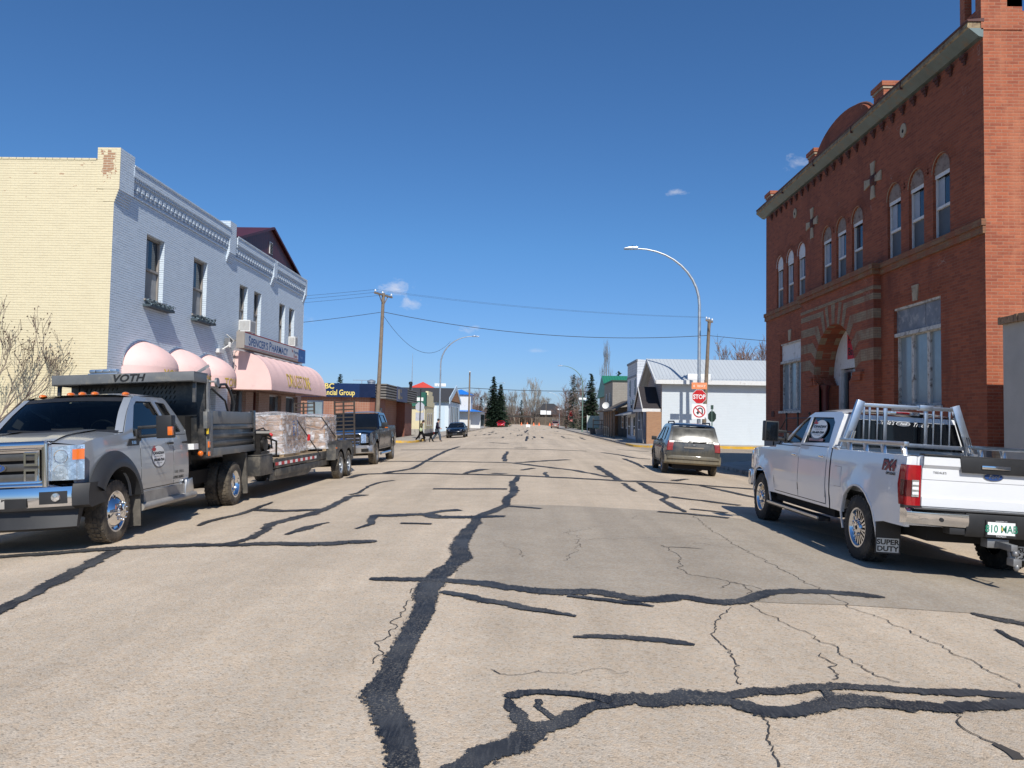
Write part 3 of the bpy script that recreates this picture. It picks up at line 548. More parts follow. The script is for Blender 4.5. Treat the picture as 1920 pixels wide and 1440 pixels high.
def band(side,z0,z1,a0,a1):
    A0,A1=radians(a0),radians(a1)
    def q(r,t): return (PC+side*r*cos(t),PZ+r*sin(t))
    e=p1 if side>0 else p0
    i0,i1=q(rin,A0),q(rin,A1); am=q(rin+.62,A0),q(rin+.62,A1)
    o0=(am[0][0],am[0][1]); o1=(am[1][0],am[1][1])
    xs=.014
    ax0=(e,z0);ax1=(e,z1)
    # bend where the radial part meets the level course
    k0=(PC+side*max(1.9,abs(o0[0]-PC)),z0+.0) ; k1=(PC+side*max(1.9,abs(o1[0]-PC)),z1)
    k0=(k0[0],min(z0,o0[1]+.3)); 
    pts=[i0,(PC+side*(abs(i0[0]-PC)+.42*cos(A0)+.02),z0),ax0,ax1,(PC+side*(abs(i1[0]-PC)+.42*cos(A1)+.02),z1),i1]
    V=[(PX-.006,y,z) for y,z in pts]; b.add(V,[(0,1,4,5),(1,2,3,4)])
    xe=e-side*-.004
    b.add([(PX-.006,e+side*.004,z0),(PX-.006,e+side*.004,z1),(0,e+side*.004,z1),(0,e+side*.004,z0)],[(0,1,2,3)])
for sd in (-1,1):
    for (z0,z1),(a0,a1) in zip(lv,an): band(sd,z0,z1,a0,a1)
    A0,A1=radians(73),radians(79); b.add([(PX-.006,PC+sd*r*cos(a),PZ+r*sin(a)) for r,a in((rin,A0),(rin+.72,A0),(rin+.74,A1),(rin,A1))],[(0,1,2,3)])
A0,A1=radians(86),radians(94); b.add([(PX-.006,PC+r*cos(a),PZ+r*sin(a)) for r,a in((rin,A0),(rin+.78,A0),(rin+.78,A1),(rin,A1))],[(0,1,2,3)])
b.box(PX-.02,0,p0-.01,p1+.01,5.72,5.82)
b.build('tan_voussoirs',MAT['tan'],po,flat=True,fixn=False)
DP=.50
def soff(idx):
    b=MB()
    for sd in (-1,1):
        cuts=[0,3,13,22,33,42,52,60,67,73,79,86,90]
        for k in range(12):
            if (k%2==1)!=(idx==1): continue
            for s2 in range(3):
                a0,a1=[radians(lerp(cuts[k],cuts[k+1],(s2+j)/3)) for j in (0,1)]
                b.add([(x,PC+sd*PR*cos(a),PZ+PR*sin(a)) for x,a in((PX,a0),(DP,a0),(DP,a1),(PX,a1))],[(0,1,2,3)])
        if idx==0:
            b.add([(PX,PC+sd*1.7,3.3),(DP,PC+sd*1.7,3.3),(DP,PC+sd*1.7,PZ),(PX,PC+sd*1.7,PZ)],[(0,1,2,3)])
            for q,(w0,z0,z1) in enumerate(((1.46,3.05,3.13),(1.54,3.13,3.21),(1.62,3.21,3.32))): b.box(PX-.05,DP,*( (PC+w0,PC+1.78) if sd>0 else (PC-1.78,PC-w0)),z0,z1)
            b.box(PX-.07,PX,*( (PC+1.72,PC+2.2) if sd>0 else (PC-2.2,PC-1.72)),3.05,3.3); b.box(PX-.1,PX,*( (PC+1.72,PC+2.3) if sd>0 else (PC-2.3,PC-1.72)),3.22,3.32)
            b.box(.0,DP,*( (PC+1.27,PC+1.75) if sd>0 else (PC-1.75,PC-1.27)),.9,3.05)
    return b
soff(0).build('soffit',MAT['bankfront'],po,flat=True,fixn=False); soff(1).build('soffit_band',MAT['tan'],po,flat=True,fixn=False)
for sd in (-1,1):
    b=MB(); b.lathe([(.17,.95),(.17,1.1),(.13,1.15),(.125,2.85),(.17,2.95),(.18,3.05)],14,(PX+.22,PC+sd*1.27,0)); b.build('column',P('maroon_column',(.10,.018,.016),.45) if sd<0 else bpy.data.materials['maroon_column'],po)
# white entrance screen with glass doors
b=MB(); scr=[(PC-1.7,.95),(PC+1.7,.95),(PC+1.7,PZ)]+arc(PC,PZ,1.7,0,180,20)[1:]
D0,D1,DZ=PC-.30,PC+1.10,3.60
b.sheet(scr,[[(D0,1.0),(D1,1.0),(D1,DZ),(D0,DZ)]],lambda u,v,d:(DP-.02-d,u,v),.16); en=b.build('entrance_screen',MAT['pvc'],bank,flat=True)
b=MB()
for y0,y1 in ((D0,(D0+D1)/2),((D0+D1)/2,D1)): b.sheet([(y0+.02,1.02),(y1-.02,1.02),(y1-.02,DZ-.03),(y0+.02,DZ-.03)],[[(y0+.09,1.2),(y1-.09,1.2),(y1-.09,DZ-.12),(y0+.09,DZ-.12)]],lambda u,v,d:(DP+.07-d,u,v),.05)
d_=b.build('door',MAT['alu'],en,flat=True)
b=MB(); b.box(DP+.1,DP+.11,D0,D1,1.0,DZ); b.build('door_glass',glass_mat('dark_door_glass',(.008,.012,.02)),d_,flat=True)
b=MB(); b.box(DP+.03,DP+.05,(D0+D1)/2-.13,(D0+D1)/2-.1,1.9,2.3); b.build('handle',MAT['chrome'],d_)
b=MB(); b.box(DP-.045,DP-.025,PC-.62,PC+.50,3.90,4.76,0)
for st,z in (('Hair',4.43),('Bay',4.03)): b.text(st,.36,lambda u,v,d,z=z:(DP-.049,PC+.42-u,z+v),'LEFT',.008,c=1)
tag(b.build('poster',[P('red_poster',(.55,.01,.03),.5),MAT['black_ink']],None,flat=True,fixn=False),'red poster with black lettering above the dark doors in the striped arch','poster'); bpy.data.objects['poster'].location=(XB,YB,0)
# landing, steps, railings
b=MB(); b.box(-1.15,DP,PC-1.9,PC+2.1,0,.95)
for k in range(5): b.box(-1.15,-.2,PC+2.1+k*.3,PC+2.4+k*.3,0,.95-(k+1)*.165); b.box(-1.15,-.2,PC-2.2-k*.3,PC-1.9-k*.3,0,.95-(k+1)*.165)
b.build('steps',MAT['conc'],bank,bev=.01)
b=MB()
yl=[PC-1.8,PC-.2,PC+.9,PC+2.05]
for y in yl: b.tube([(-1.08,y,.95),(-1.08,y,2.0)],.03,6); b.ell((-1.08,y,2.03),(.045,.045,.05),6,4)
for z in (1.4,1.88): b.tube([(-1.08,yl[0],z),(-1.08,yl[-1],z)],.022,6)
for dz in (0,-.48): b.tube([(-1.08,PC+2.05,1.88+dz),(-1.08,PC+3.5,1.0+dz)],.022,6); b.tube([(-1.08,PC-1.8,1.88+dz),(-1.08,PC-3.3,1.0+dz)],.022,6)
for y in (PC+3.5,PC-3.3): b.tube([(-1.08,y,0.0),(-1.08,y,1.02)],.028,6)
tag(b.build('railing',MAT['black']),'black iron handrail along the entrance landing of the brick bank','railing'); bpy.data.objects['railing'].location=(XB,YB,0)
b=MB(); b.box(-.03,0,14.9,15.25,1.95,2.2); b.build('meter_box',MAT['soot'],bank)
# ---------------------------------------------------------------- stucco neighbour at the right edge
t=thing('stucco_building',(10.1,.8,0),'low grey stucco building with brown brick coping beside the brick bank','building')
b=MB(); b.sheet([(0,0),(15.6,0),(15.6,3.86),(0,3.86)],[[(11.6,1.0),(14.72,1.0),(14.72,2.75),(11.6,2.75)]],lambda u,v,d:(-d,u,v),.12); b.add([(0,15.6,0),(0,15.6,3.86),(14,15.6,3.86),(14,15.6,0)],[(0,1,2,3)]); b.add([(0,0,0),(0,0,3.86),(14,0,3.86),(14,0,0)],[(0,1,2,3)]); b.add([(0,0,3.9),(0,15.6,3.9),(14,15.6,3.9),(14,0,3.9)],[(0,1,2,3)])
b.build('wall',P('grey_stucco',(.44,.415,.37),.95,0,.14,1.5,.5,70,fine=.3),t,flat=True,fixn=False)
b=MB()
for k in range(142): y=.02+k*.11; b.box(-.09+RN.uniform(-.01,.01),.3,y,y+.098,3.84,3.99+RN.uniform(-.008,.008))
b.build('coping',P('brown_coping_brick',(.30,.19,.115),.9,0,.35,9,.3,40),t,flat=True)
b=MB(); b.sheet([(11.6,1.0),(14.72,1.0),(14.72,2.75),(11.6,2.75)],[[(11.7,1.1),(14.6,1.1),(14.6,2.65),(11.7,2.65)]],lambda u,v,d:(.03-d,u,v),.08); w=b.build('window',MAT['pvc'],t,flat=True)
b=MB(); b.box(.08,.09,11.65,14.65,1.05,2.7); b.build('pane',MAT['bwin'],w)
b=MB(); b.box(-.12,1.2,15.62,16.5,0,.75); b.box(.1,1.2,15.62,16.2,.75,1.15); b.build('brick_step',MAT['tan'],t,flat=True)
# ---------------------------------------------------------------- white metal roofed hall across the side street
MAT['wbrick']=brick('white_painted_block',(.60,.65,.68),(.585,.635,.665),(.46,.50,.525),.13,.4,.008,.3,[((.52,.56,.58),1.2,.58,.75)],.6,.05,vj=.12,hn=1.0)
MAT['sid']=brick('pinkish_lap_siding',(.36,.30,.27),(.34,.285,.255),(.17,.14,.125),.17,30,.012,.6,None,.8,.06)
MAT['lav']=brick('lilac_panel',(.42,.42,.46),(.41,.41,.45),(.33,.33,.37),3,1.2,.01,.2,None,.7,.08)
MAT['mroof']=brick('ribbed_metal_roof',(.50,.53,.54),(.48,.51,.52),(.36,.38,.4),30,.3,.02,.5,None,.4,.05)
hx,hy=11.0,62.0
t=thing('metal_roofed_hall',(hx,hy,0),'white painted hall with grey ribbed metal roof and a porch gable at the corner','building')
b=MB(); b.box(0,26,0,8.0,-.3,4.85,0); b.prism([(0,4.85),(8.0,4.85),(4.0,6.7)],'x',.02,26,1); b.box(-.02,.0,0.02,8.0,2.9,4.85,1); b.box(-.015,0,.02,8,-.3,2.9,2)
b.build('wall',[MAT['wbrick'],MAT['sid'],brick('tan_facing_brick',(.36,.22,.13),(.3,.18,.11),(.3,.24,.18),.08,.25,.01,.3)],t,flat=True)
b=MB()
for sg in (0,1):
    e=-.5 if sg==0 else 8.5; b.add([(-.6,e,4.82),(27,e,4.82),(27,4,6.92),(-.6,4,6.92),(-.6,e,4.98),(27,e,4.98),(27,4,7.08),(-.6,4,7.08)],[(0,1,2,3),(4,5,6,7),(0,1,5,4),(0,3,7,4),(1,2,6,5)])
b.build('roof',MAT['mroof'],t,flat=True)
b=MB(); b.box(-.58,27,-.62,-.5,4.72,5.05,0); b.box(-.6,27,-.5,.0,4.74,4.80,1)
for e0,e1 in ((-.5,4),(8.5,4)): b.bar((-.62,e0,4.87),(-.62,e1,6.97),.06,.26,0)
b.build('eaves_trim',[MAT['pvc'],P('soffit_grey',(.33,.33,.33),.8)],t,flat=True)
p=MB(); p.prism([(1.1-.5,2.75),(5.2,2.75),(2.9,4.4)],'x',-1.4,-1.34,1); 
for e in (.3,5.5): p.add([(-1.5,e,2.6),(.0,e,2.6),(.0,2.9,4.5),(-1.5,2.9,4.5),(-1.5,e,2.72),(0,e,2.72),(0,2.9,4.62),(-1.5,2.9,4.62)],[(0,1,2,3),(4,5,6,7),(0,1,5,4),(0,3,7,4)],0)
po=p.build('porch_roof',[P('dark_shingle',(.035,.03,.032),.95,0,.3,8,.3,30),MAT['sid']],t,flat=True)
p=MB(); p.box(-1.55,0,.22,.34,2.48,2.74); p.box(-1.55,-1.43,.3,5.5,2.5,2.72)
for e in (.3,5.5): p.bar((-1.53,e,2.7),(-1.53,2.9,4.56),.05,.22)
p.build('fascia',MAT['pvc'],po,flat=True)
gp=P('grey_post',(.3,.29,.28),.7); p=MB(); p.bar((-1.3,.7,-.1),(-1.3,2.1,2.5),.16,.22); p.build('porch_post',gp,t,flat=True); p=MB(); p.bar((-1.3,4.9,-.1),(-1.3,4.9,2.5),.16,.16); p.build('porch_post',gp,t,flat=True)
p=MB(); p.box(-1.2,-.02,.06,.4,-.1,2.5); p.build('porch_wall',brick('orange_facing_brick',(.42,.22,.11),(.36,.18,.09),(.3,.22,.16),.08,.25,.01,.3),t,flat=True)
p=MB(); p.box(-.03,-.01,2.2,3.3,-.1,2.1); p.build('door',MAT['under'],t)
p=MB(); p.box(19.0,19.9,-.03,-.005,1.6,2.4,0); p.box(19.05,19.85,-.035,-.03,1.65,2.35,1); p.text('Farm Supply',.13,lambda u,v,d:(19.45+u,-.037,2.1+v),c=2); p.prism(arc(19.45,1.88,.16,0,330,11,.12),'y',-.04,-.035,2)
tag(p.build('wall_sign',[MAT['alu'],MAT['plaswhite'],MAT['steel']],t,flat=True,fixn=False))
# next: low flat fronted shop, then tall false fronted building and so on (x to the right of the facade line)
def shopfront(name,label,y0,y1,x0,dx,h,mat,sidemat=None,wins=(),par=.0,roofm=None):
    t=thing(name,(x0,y0,0),label,'building'); L=y1-y0; b=MB(); b.box(0,dx,0,L,-.3,h,0)
    b.build('wall',[mat],t,flat=True)
    for (a,c,z0,z1,face,mt) in wins:
        f=MB();g=MB()
        if face=='f': f.sheet([(a,z0),(c,z0),(c,z1),(a,z1)],[[(a+.1,z0+.1),(c-.1,z0+.1),(c-.1,z1-.1),(a+.1,z1-.1)]],lambda u,v,d:(-.06-d,u,v),.06); f.box(-.04,-.0,a+.1,c-.1,(z0+z1)/2-.04,(z0+z1)/2+.04); g.box(-.02,-.004,a,c,z0,z1)
        else: f.sheet([(a,z0),(c,z0),(c,z1),(a,z1)],[[(a+.12,z0+.12),(c-.12,z0+.12),(c-.12,z1-.12),(a+.12,z1-.12)]],lambda u,v,d:(u,-.06-d,v),.06); f.box(a+.1,c-.1,-.04,0,(z0+z1)/2-.04,(z0+z1)/2+.04); g.box(a,c,-.02,-.004,z0,z1)
        o=f.build('window',mt,t,flat=True); g.build('pane',MAT['bwin'],o,flat=True)
    return t
WT=MAT['pvc']
t=shopfront('flat_front_shop','low lilac grey shop with plain flat front next to the porch gable',70.5,74.6,10.9,16,4.75,MAT['lav'],wins=((.5,1.6,.9,2.7,'f',WT),(2.2,3.5,.9,2.7,'f',WT)))
b=MB(); b.box(-.03,0,.3,3.7,-.2,.9); b.build('plinth',MAT['zinc'],t)
t=shopfront('false_front_building','tall two storey white building with weathered boarded false front',74.8,81.8,10.85,18,6.3,brick('white_clapboard',(.66,.68,.72),(.64,.66,.7),(.5,.52,.56),.22,30,.012,.35,None,.7,.05),wins=((.8,1.8,4.2,5.9,'f',WT),(4.4,5.4,4.2,5.9,'f',WT),(1.0,2.4,2.9,3.9,'f',WT),(2.8,4.2,2.9,3.9,'f',WT),(.6,2.2,.2,2.2,'f',WT),(4.3,6.2,.2,2.2,'f',WT)))
b=MB(); b.prism([(0,6.3),(18,6.3),(18,6.6),(8,7.2),(0,7.75)],'y',0,7.0,0); b.box(-.08,.05,-.05,7.05,7.55,7.75,1); b.box(-.06,0,0,7,6.1,6.3,1)
b.build('parapet',[brick('peeling_boards',(.60,.63,.66),(.57,.6,.63),(.34,.36,.38),.26,30,.014,.6,[((.33,.36,.38),1.4,.56,.62)],.8,.15),MAT['zinc']],t,flat=True)
b=MB(); b.prism([(0,2.5),(-1.3,2.25),(-1.3,2.35),(0,2.75)],'y',.2,6.8); b.build('canopy',MAT['zinc'],t,flat=True)
t=shopfront('veranda_shop','low shop with a dark sloping veranda roof beside the white false front',82.0,93,11.2,14,3.3,brick('dark_planks',(.075,.065,.055),(.05,.045,.04),(.03,.03,.03),30,.4,.02,.5,None,.85,.3),wins=((1,3,.9,2.3,'f',WT),(5,7,.9,2.3,'f',WT)))
b=MB(); b.prism([(.5,3.9),(-1.9,2.75),(-1.9,2.9),(.5,4.1)],'y',-.3,11); b.build('veranda_roof',P('brown_shingle',(.10,.08,.065),.95,0,.3,4,.3,20),t,flat=True)
for k in range(6): b=MB(); b.box(-1.75,-1.6,.2+k*2.1,.35+k*2.1,-.2,2.8); b.build('veranda_post',MAT['wood'],t,flat=True)
t=shopfront('grey_block_building','two storey grey concrete block building with a white window on its near wall',93.4,103,10.6,14,6.5,brick('grey_block',(.33,.30,.255),(.30,.27,.23),(.24,.215,.18),.22,.44,.012,.4,[((.38,.35,.3),.8,.55,.7)],.9,.1),wins=((2.6,4.3,4.2,5.7,'s',WT),(2,3.2,3.4,5.2,'f',WT),(6,7.2,3.4,5.2,'f',WT)))
b=MB(); b.box(-.12,14,-.1,9.8,6.5,6.68); b.build('roof_edge',P('dark_green_trim',(.02,.05,.035),.6),t,flat=True)
b=MB(); b.box(-.06,0,.2,9.5,-.2,2.9); b.box(0,1.6,-.06,0,-.2,2.9); b.build('brick_facing',brick('orange_front_brick',(.42,.21,.10),(.37,.18,.085),(.3,.22,.15),.09,.26,.01,.3),t,flat=True)
b=MB(); b.box(-1.2,.3,-.4,9.6,2.9,3.05); b.build('canopy',MAT['wood'],t,flat=True)
b=MB(); b.lathe([(0,0),(.35,.05),(.62,.16),(.7,.24)],18); o=b.build('satellite_dish',MAT['pvc']); o.location=(9.9,94.2,3.55); o.rotation_euler=(radians(70),0,radians(-20)); o.scale=(.62,)*3; tag(o,'white satellite dish on the canopy of the grey block building','satellite dish')
b=MB(); b.tube([(0,0,-.5),(0,0,0)],.04,6); b.build('bracket',MAT['steel'],o)
t=thing('green_roofed_house',(11.6,106,0),'building with a steep green metal roof behind the grey block building','building')
b=MB(); b.box(0,13,0,14,-.3,5.6); b.build('wall',brick('beige_siding',(.34,.3,.25),(.32,.28,.235),(.22,.2,.17),.2,20,.01,.4),t,flat=True)
b=MB(); b.prism([(-.5,5.2),(14.4,5.2),(7,8.35)],'x',-.4,13.5); b.build('roof',brick('green_metal_roof',(.025,.20,.115),(.023,.19,.11),(.015,.12,.07),30,.4,.03,.4,None,.45,.06),t,flat=True)
# ramp rail, planters, notice board on the right pavement
b=MB(); y0=86.5
for k in range(17): b.box(9.52,9.56,y0+k*.42,y0+.06+k*.42,-.1,1.0 if k>4 else .55+k*.1)
b.bar((9.54,y0,.55),(9.54,y0+1.7,1.0),.08,.1); b.bar((9.54,y0+1.7,1.0),(9.54,y0+6.8,1.0),.08,.1); b.bar((9.54,y0,.0),(9.54,y0+6.8,.1),.06,.1)
tag(b.build('ramp_railing',P('tan_timber_rail',(.42,.36,.27),.8)),'tan timber ramp railing in front of the veranda shop','railing')
for i,(x,y) in enumerate(((9.4,104.6),(9.9,101.4))):
    b=MB(); b.prism([(-.45,0),(.45,0),(.6,.75),(-.6,.75)],'y',-.45,.45); o=b.build('planter',P('dark_planter',(.09,.085,.08),.9) if i==0 else MAT['conc'],bev=.03); o.location=(x,y,wz(x,y)); tag(o,('dark square planter on the pavement beside the green lamp post','pale concrete planter on the pavement before the grey block building')[i],'planter')
b=MB()
for z in (.5,1.1,1.7): b.box(9.6,12,108,108.1,z,z+.12)
for x in (9.6,10.8,12): b.box(x-.06,x+.06,107.95,108.15,-.1,2.0)
tag(b.build('plank_fence',MAT['wood']),'low brown plank fence past the grey block building','fence')
t=thing('notice_board',(9.9,122,0),'pale notice board on white posts beyond the plank fence','notice board')
b=MB(); b.box(-.06,.06,-.06,.06,-.2,2.6); b.build('post',MAT['pvc'],t); b=MB(); b.box(2.94,3.06,-.06,.06,-.2,2.6); b.build('post',MAT['pvc'],t)
b=MB(); b.box(.06,2.94,-.03,.03,.6,2.5); b.build('board',P('pale_green_board',(.4,.48,.42),.8),t)
# ---------------------------------------------------------------- corner building (yellow side, blue street front) and pharmacy; local x = out to the street, y along it
def fpeel(T,tc,s,col,br):
    # bare brick where the paint has flaked off near the top corner
    x=T.math('DIVIDE',T.math('ABSOLUTE',T.math('ADD',s.outputs[0],.18)),.24); z=T.math('DIVIDE',T.math('ABSOLUTE',T.math('SUBTRACT',s.outputs[2],8.58)),.40)
    st=T.n('CombineXYZ',{0:T.math('SNAP',s.outputs[0],.11),1:0.,2:T.math('SNAP',s.outputs[2],.0694)}).outputs[0]
    d=T.math('ADD',T.math('MAXIMUM',x,z),T.math('ADD',T.math('MULTIPLY',T.math('SUBTRACT',T.noise(st,5.,3,.8),.5),2.2),T.math('MULTIPLY',T.math('SUBTRACT',T.noise(tc.outputs['Object'],16,4,.8),.5),1.0)))
    c=T.mix(T.math('LESS_THAN',d,.78),col,T.mix(br.outputs[1],(.42,.23,.13),(.62,.55,.40)))
    n2=T.noise(T.coord('Object',(1.2,1,2.5)),2.4,3); hi=T.math('GREATER_THAN',s.outputs[2],7.6)
    return T.mix(T.math('MULTIPLY',T.math('MULTIPLY',T.math('GREATER_THAN',n2,.66),hi),.7),c,(.42,.24,.14))
MAT['yel']=brick('cream_painted_brick',(.79,.69,.46),(.77,.67,.445),(.52,.44,.285),.0694,.225,.0085,.6,[((.70,.60,.40),1.1,.5,.8)],.65,.05,fpeel,smooth=.25,vj=.22,hn=1.0)
MAT['blu']=brick('blue_painted_brick',(.66,.755,.84),(.64,.735,.82),(.24,.29,.36),.0694,.225,.0085,.7,[((.70,.78,.86),2.6,.62,.8)],.6,.06,smooth=.25,vj=.25,hn=.9)
MAT['pinkbrick']=brick('pink_brick',(.42,.27,.22),(.36,.22,.18),(.4,.34,.3),.075,.23,.01,.4)
MAT['pink']=P('pink_awning_canvas',(.85,.575,.53),.75,0,.05,1.5,.1,120,dirt=((.74,.52,.49),2,.2))
XL,YL=-11.5,20.9
mpL=lambda dx=0:(lambda u,v,d:(dx+d,u,v))
def sash(par,y0,y1,z0,z1,mats,dx=-.14,box=False):
    f=MB(); f.sheet([(y0,z0),(y1,z0),(y1,z1),(y0,z1)],[[(y0+.07,z0+.07),(y1-.07,z0+.07),(y1-.07,z1-.07),(y0+.07,z1-.07)]],mpL(dx),.08)
    zm=lerp(z0,z1,.48); f.box(dx-.05,dx+.01,y0+.05,y1-.05,zm-.03,zm+.04); f.box(dx-.02,.05,y0-.04,y1+.04,z0-.06,z0)
    o=f.build('window',MAT['taupe'],par,flat=True); g=MB(); g.box(dx-.07,dx-.06,y0+.06,y1-.06,zm,z1-.06,0); g.box(dx-.05,dx-.045,y0+.06,y1-.06,z0+.06,zm,1)
    w=(y1-y0); g.add([(dx-.043,y0+w*.55,z0+.08),(dx-.043,y1-.08,z0+.08),(dx-.043,y1-.09,zm-.1),(dx-.043,y0+w*.72,zm-.05)],[(0,1,2,3)],2)
    g.box(dx-.06,dx-.057,y0+.08,y0+w*.45,zm+.05,z1-.1,3)
    g.build('pane',mats,o,flat=True); return o
MAT['taupe']=P('taupe_frame',(.30,.27,.24),.6,0,.1); MAT['curt']=P('net_curtain',(.36,.36,.35),.8,0,.12,6); MAT['shade']=P('grey_screen',(.24,.235,.22),.6,0,.1); MAT['blindb']=P('blue_blind',(.16,.19,.23),.5)
SM=[MAT['bwin'],MAT['shade'],MAT['curt'],MAT['blindb']]
cb=thing('corner_building',(XL,YL,0),'two storey painted brick building with a cream yellow side wall and pale blue street front','building')
W1=[(1.91,3.06),(5.22,6.35)]
b=MB(); b.sheet([(0,-.3),(8.62,-.3),(8.62,8.35),(0,8.35)],[[(a,5.11),(c,5.11),(c,7.07),(a,7.07)] for a,c in W1]+[[(a,.3),(c,.3),(c,2.6),(a,2.6)] for a,c in ((1.0,2.9),(3.3,5.2),(5.6,7.5))],mpL(),.22,c=0)
b.add([(0,0,-.3),(0,0,8.66),(-18,0,8.66),(-18,0,-.3)],[(0,1,2,3)],1); b.box(-18,-.4,.02,8.2,7.9,8.1,0)
b.build('wall',[MAT['blu'],MAT['yel']],cb,flat=True,fixn=False)
b=MB(); b.box(-17.99,-.36,.012,.3,8.3,8.655)
for k in range(85): b.box(-17.95+k*.205,-17.95+k*.205+.19,-.012,.3,8.66,8.72)
b.build('side_parapet',MAT['yel'],cb,flat=True)
def cornice(par,y0,y1,top,nd,na,name='cornice'):
    L=y1-y0; b=MB(); b.box(-.3,.15,y0,y1,top-.33,top); b.box(-.32,.18,y0,y1,top-.05,top)
    for k in range(nd): y=y0+(k+.2)*L/nd; b.box(0,.13,y,y+L/nd*.55,top-.42,top-.33)
    b.box(0,.06,y0,y1,top-.50,top-.42)
    for k in range(na):
        y=y0+(k+.15)*L/na; w=L/na; b.box(0,.10,y,y+w*.55,top-.66,top-.50); b.box(0,.07,y+.0,y+w*.4,top-.74,top-.66)
    b.box(0,.045,y0,y1,top-.86,top-.80); return b.build(name,MAT['blu'],par,flat=True)
cornice(cb,.75,8.05,8.78,64,27)
def pier(par,y0,y1,zt,zb=7.5,yel=False,name='pier',d=.14):
    b=MB(); b.box(-.35,d,y0,y1,7.86,zt,0)
    n=5
    for k in range(n): b.box(-.2,d*(1-(k+1)/(n+1)),y0,y1,7.86-(k+1)*.07,7.86-k*.07,0)
    if yel: b.box(-.5,d+.002,y0-.015,y0,7.86,zt+.002,1); [b.box(-.3,d*(1-(k+1)/(n+1))+.001,y0-.01,y0,7.86-(k+1)*.07,7.86-k*.07,1) for k in range(n)]
    return b.build(name,[MAT['blu'],MAT['yel']],par,flat=True)
pier(cb,-.0,.78,9.02,yel=True); pier(cb,8.0,8.62,9.06)
for i,(a,c) in enumerate(W1):
    w=sash(cb,a,c,5.11,7.07,SM)
    b=MB(); b.box(.01,.24,a-.1,c+.36,4.86,4.93,0)
    fb=b.build('window_box',P('dark_teal_box',(.05,.075,.09),.7) if i==0 else bpy.data.materials['dark_teal_box'],w)
    l=MB(); r=random.Random(i)
    for k in range(260):
        p=Vector((r.uniform(.02,.27),r.uniform(a-.1,c+.36),r.uniform(4.9,5.08))); d=Vector((r.gauss(0,1),r.gauss(0,1),r.gauss(0,1))).normalized()*.04; e=d.cross(Vector((r.random(),r.random(),1))).normalized()*.03
        l.add([p-d,p+e,p+d,p-e],[(0,1,2,3)])
    l.build('dried_plants',P('bluegrey_plants',(.14,.19,.22),.9,0,.4,30) if i==0 else bpy.data.materials['bluegrey_plants'],w,flat=True,fixn=False)
for k,(a,c) in enumerate(((1.0,2.9),(3.3,5.2),(5.6,7.5))):
    g=MB(); g.box(-.2,-.19,a,c,.3,2.6); g.build('shop_window',MAT['bwin'],cb)
    h,w,p_,z0=.78,1.2,.95,3.02; yc=(1.95+.02,4.42,6.72)[k]
    b=MB()
    def fd(u,v):
        th=pi*u; ph=pi/2*v; return (p_*sin(th)*cos(ph)**1.3,yc-w*cos(th)*cos(ph)**1.3,z0+h*sin(ph)**1.05-.012*abs(sin(5*th))*sin(2*ph))
    b.grid(fd,24,9); b.grid(lambda u,v:(p_*sin(pi*u),yc-w*cos(pi*u),z0-.38*v),24,1)
    o=b.build('dome_awning',MAT['pink'],cb,ang=50)
    s=('YOUR','HOME','TOWN')[k]; b=MB()
    def mpt(u,v,d,yc=yc): th=pi/2+u/1.12; return ((p_+.012)*sin(th),yc-(w+.012)*cos(th),z0-.35+v)
    b.text(s,.42,lambda u,v,d:mpt(u,v,d),'CENTER',.004,sx=.8,res=2); b.build('lettering',MAT['gold_ink'],o,flat=True,fixn=False)
    b=MB(); b.tube([(.02,yc-(w+.01)*cos(radians(a_)),z0+(h+.03)*sin(radians(a_))) for a_ in range(0,181,10)],.02,5); b.build('awning_rail',MAT['alu'],o)
b=MB(); b.box(.0,.16,7.3,7.75,3.95,4.1); b.tube([(.05,7.7,4.05),(.3,7.9,4.3)],.03,6); b.tube([(.3,7.9,4.2),(.3,7.9,4.4)],.05,6); b.build('floodlight',MAT['pvc'],cb)
# pharmacy
ph=thing('pharmacy_building',(XL,29.52,0),'blue painted brick pharmacy with a maroon metal gable, long sign and large pink awning','building')
LP=9.8; o_=29.52
W2=[(30.42-o_,31.32-o_),(32.07-o_,32.95-o_),(35.42-o_,36.28-o_),(36.9-o_,37.75-o_)]
SH=[(.35,2.0,.5,2.75),(2.85,3.55,-.1,2.75),(4.9,6.6,.6,2.6),(7.3,9.2,.6,2.6)]
b=MB(); b.sheet([(0,2.8),(LP,2.8),(LP,8.3),(0,8.3)],[[(a,5.04),(c,5.04),(c,6.9),(a,6.9)] for a,c in W2],mpL(-.004),.2,c=0); b.add([(0,LP,-.3),(0,LP,8.6),(-18,LP,8.6),(-18,LP,-.3)],[(0,1,2,3)],0)
b.sheet([(0,-.3),(LP,-.3),(LP,2.8),(0,2.8)],[[(a,z0),(c,z0),(c,z1),(a,z1)] for a,c,z0,z1 in SH],mpL(-.004),.25,c=1); b.box(-18,-.4,.0,LP,7.9,8.1,0)
b.build('wall',[MAT['blu'],MAT['pinkbrick']],ph,flat=True,fixn=False)
for i,(a,c) in enumerate(W2): sash(ph,a,c,5.04,6.9,SM,dx=-.15)
for i,(a,c,z0,z1) in enumerate(SH):
    f=MB(); f.sheet([(a,z0),(c,z0),(c,z1),(a,z1)],[[(a+.08,z0+.08),(c-.08,z0+.08),(c-.08,z1-.08),(a+.08,z1-.08)]],mpL(-.15),.08); o=f.build('door' if i==1 else 'shop_window',MAT['alu'] if i!=1 else P('maroon_door',(.12,.03,.025),.5),ph,flat=True)
    g=MB(); g.box(-.22,-.21,a,c,z0,z1); g.build('pane',MAT['bwin'],o,flat=True)
cornice(ph,.15,4.55,8.64,36,17); cornice(ph,4.95,9.55,8.64,36,17); pier(ph,4.53,4.97,8.66,d=.16); pier(ph,9.5,LP+.02,8.68)
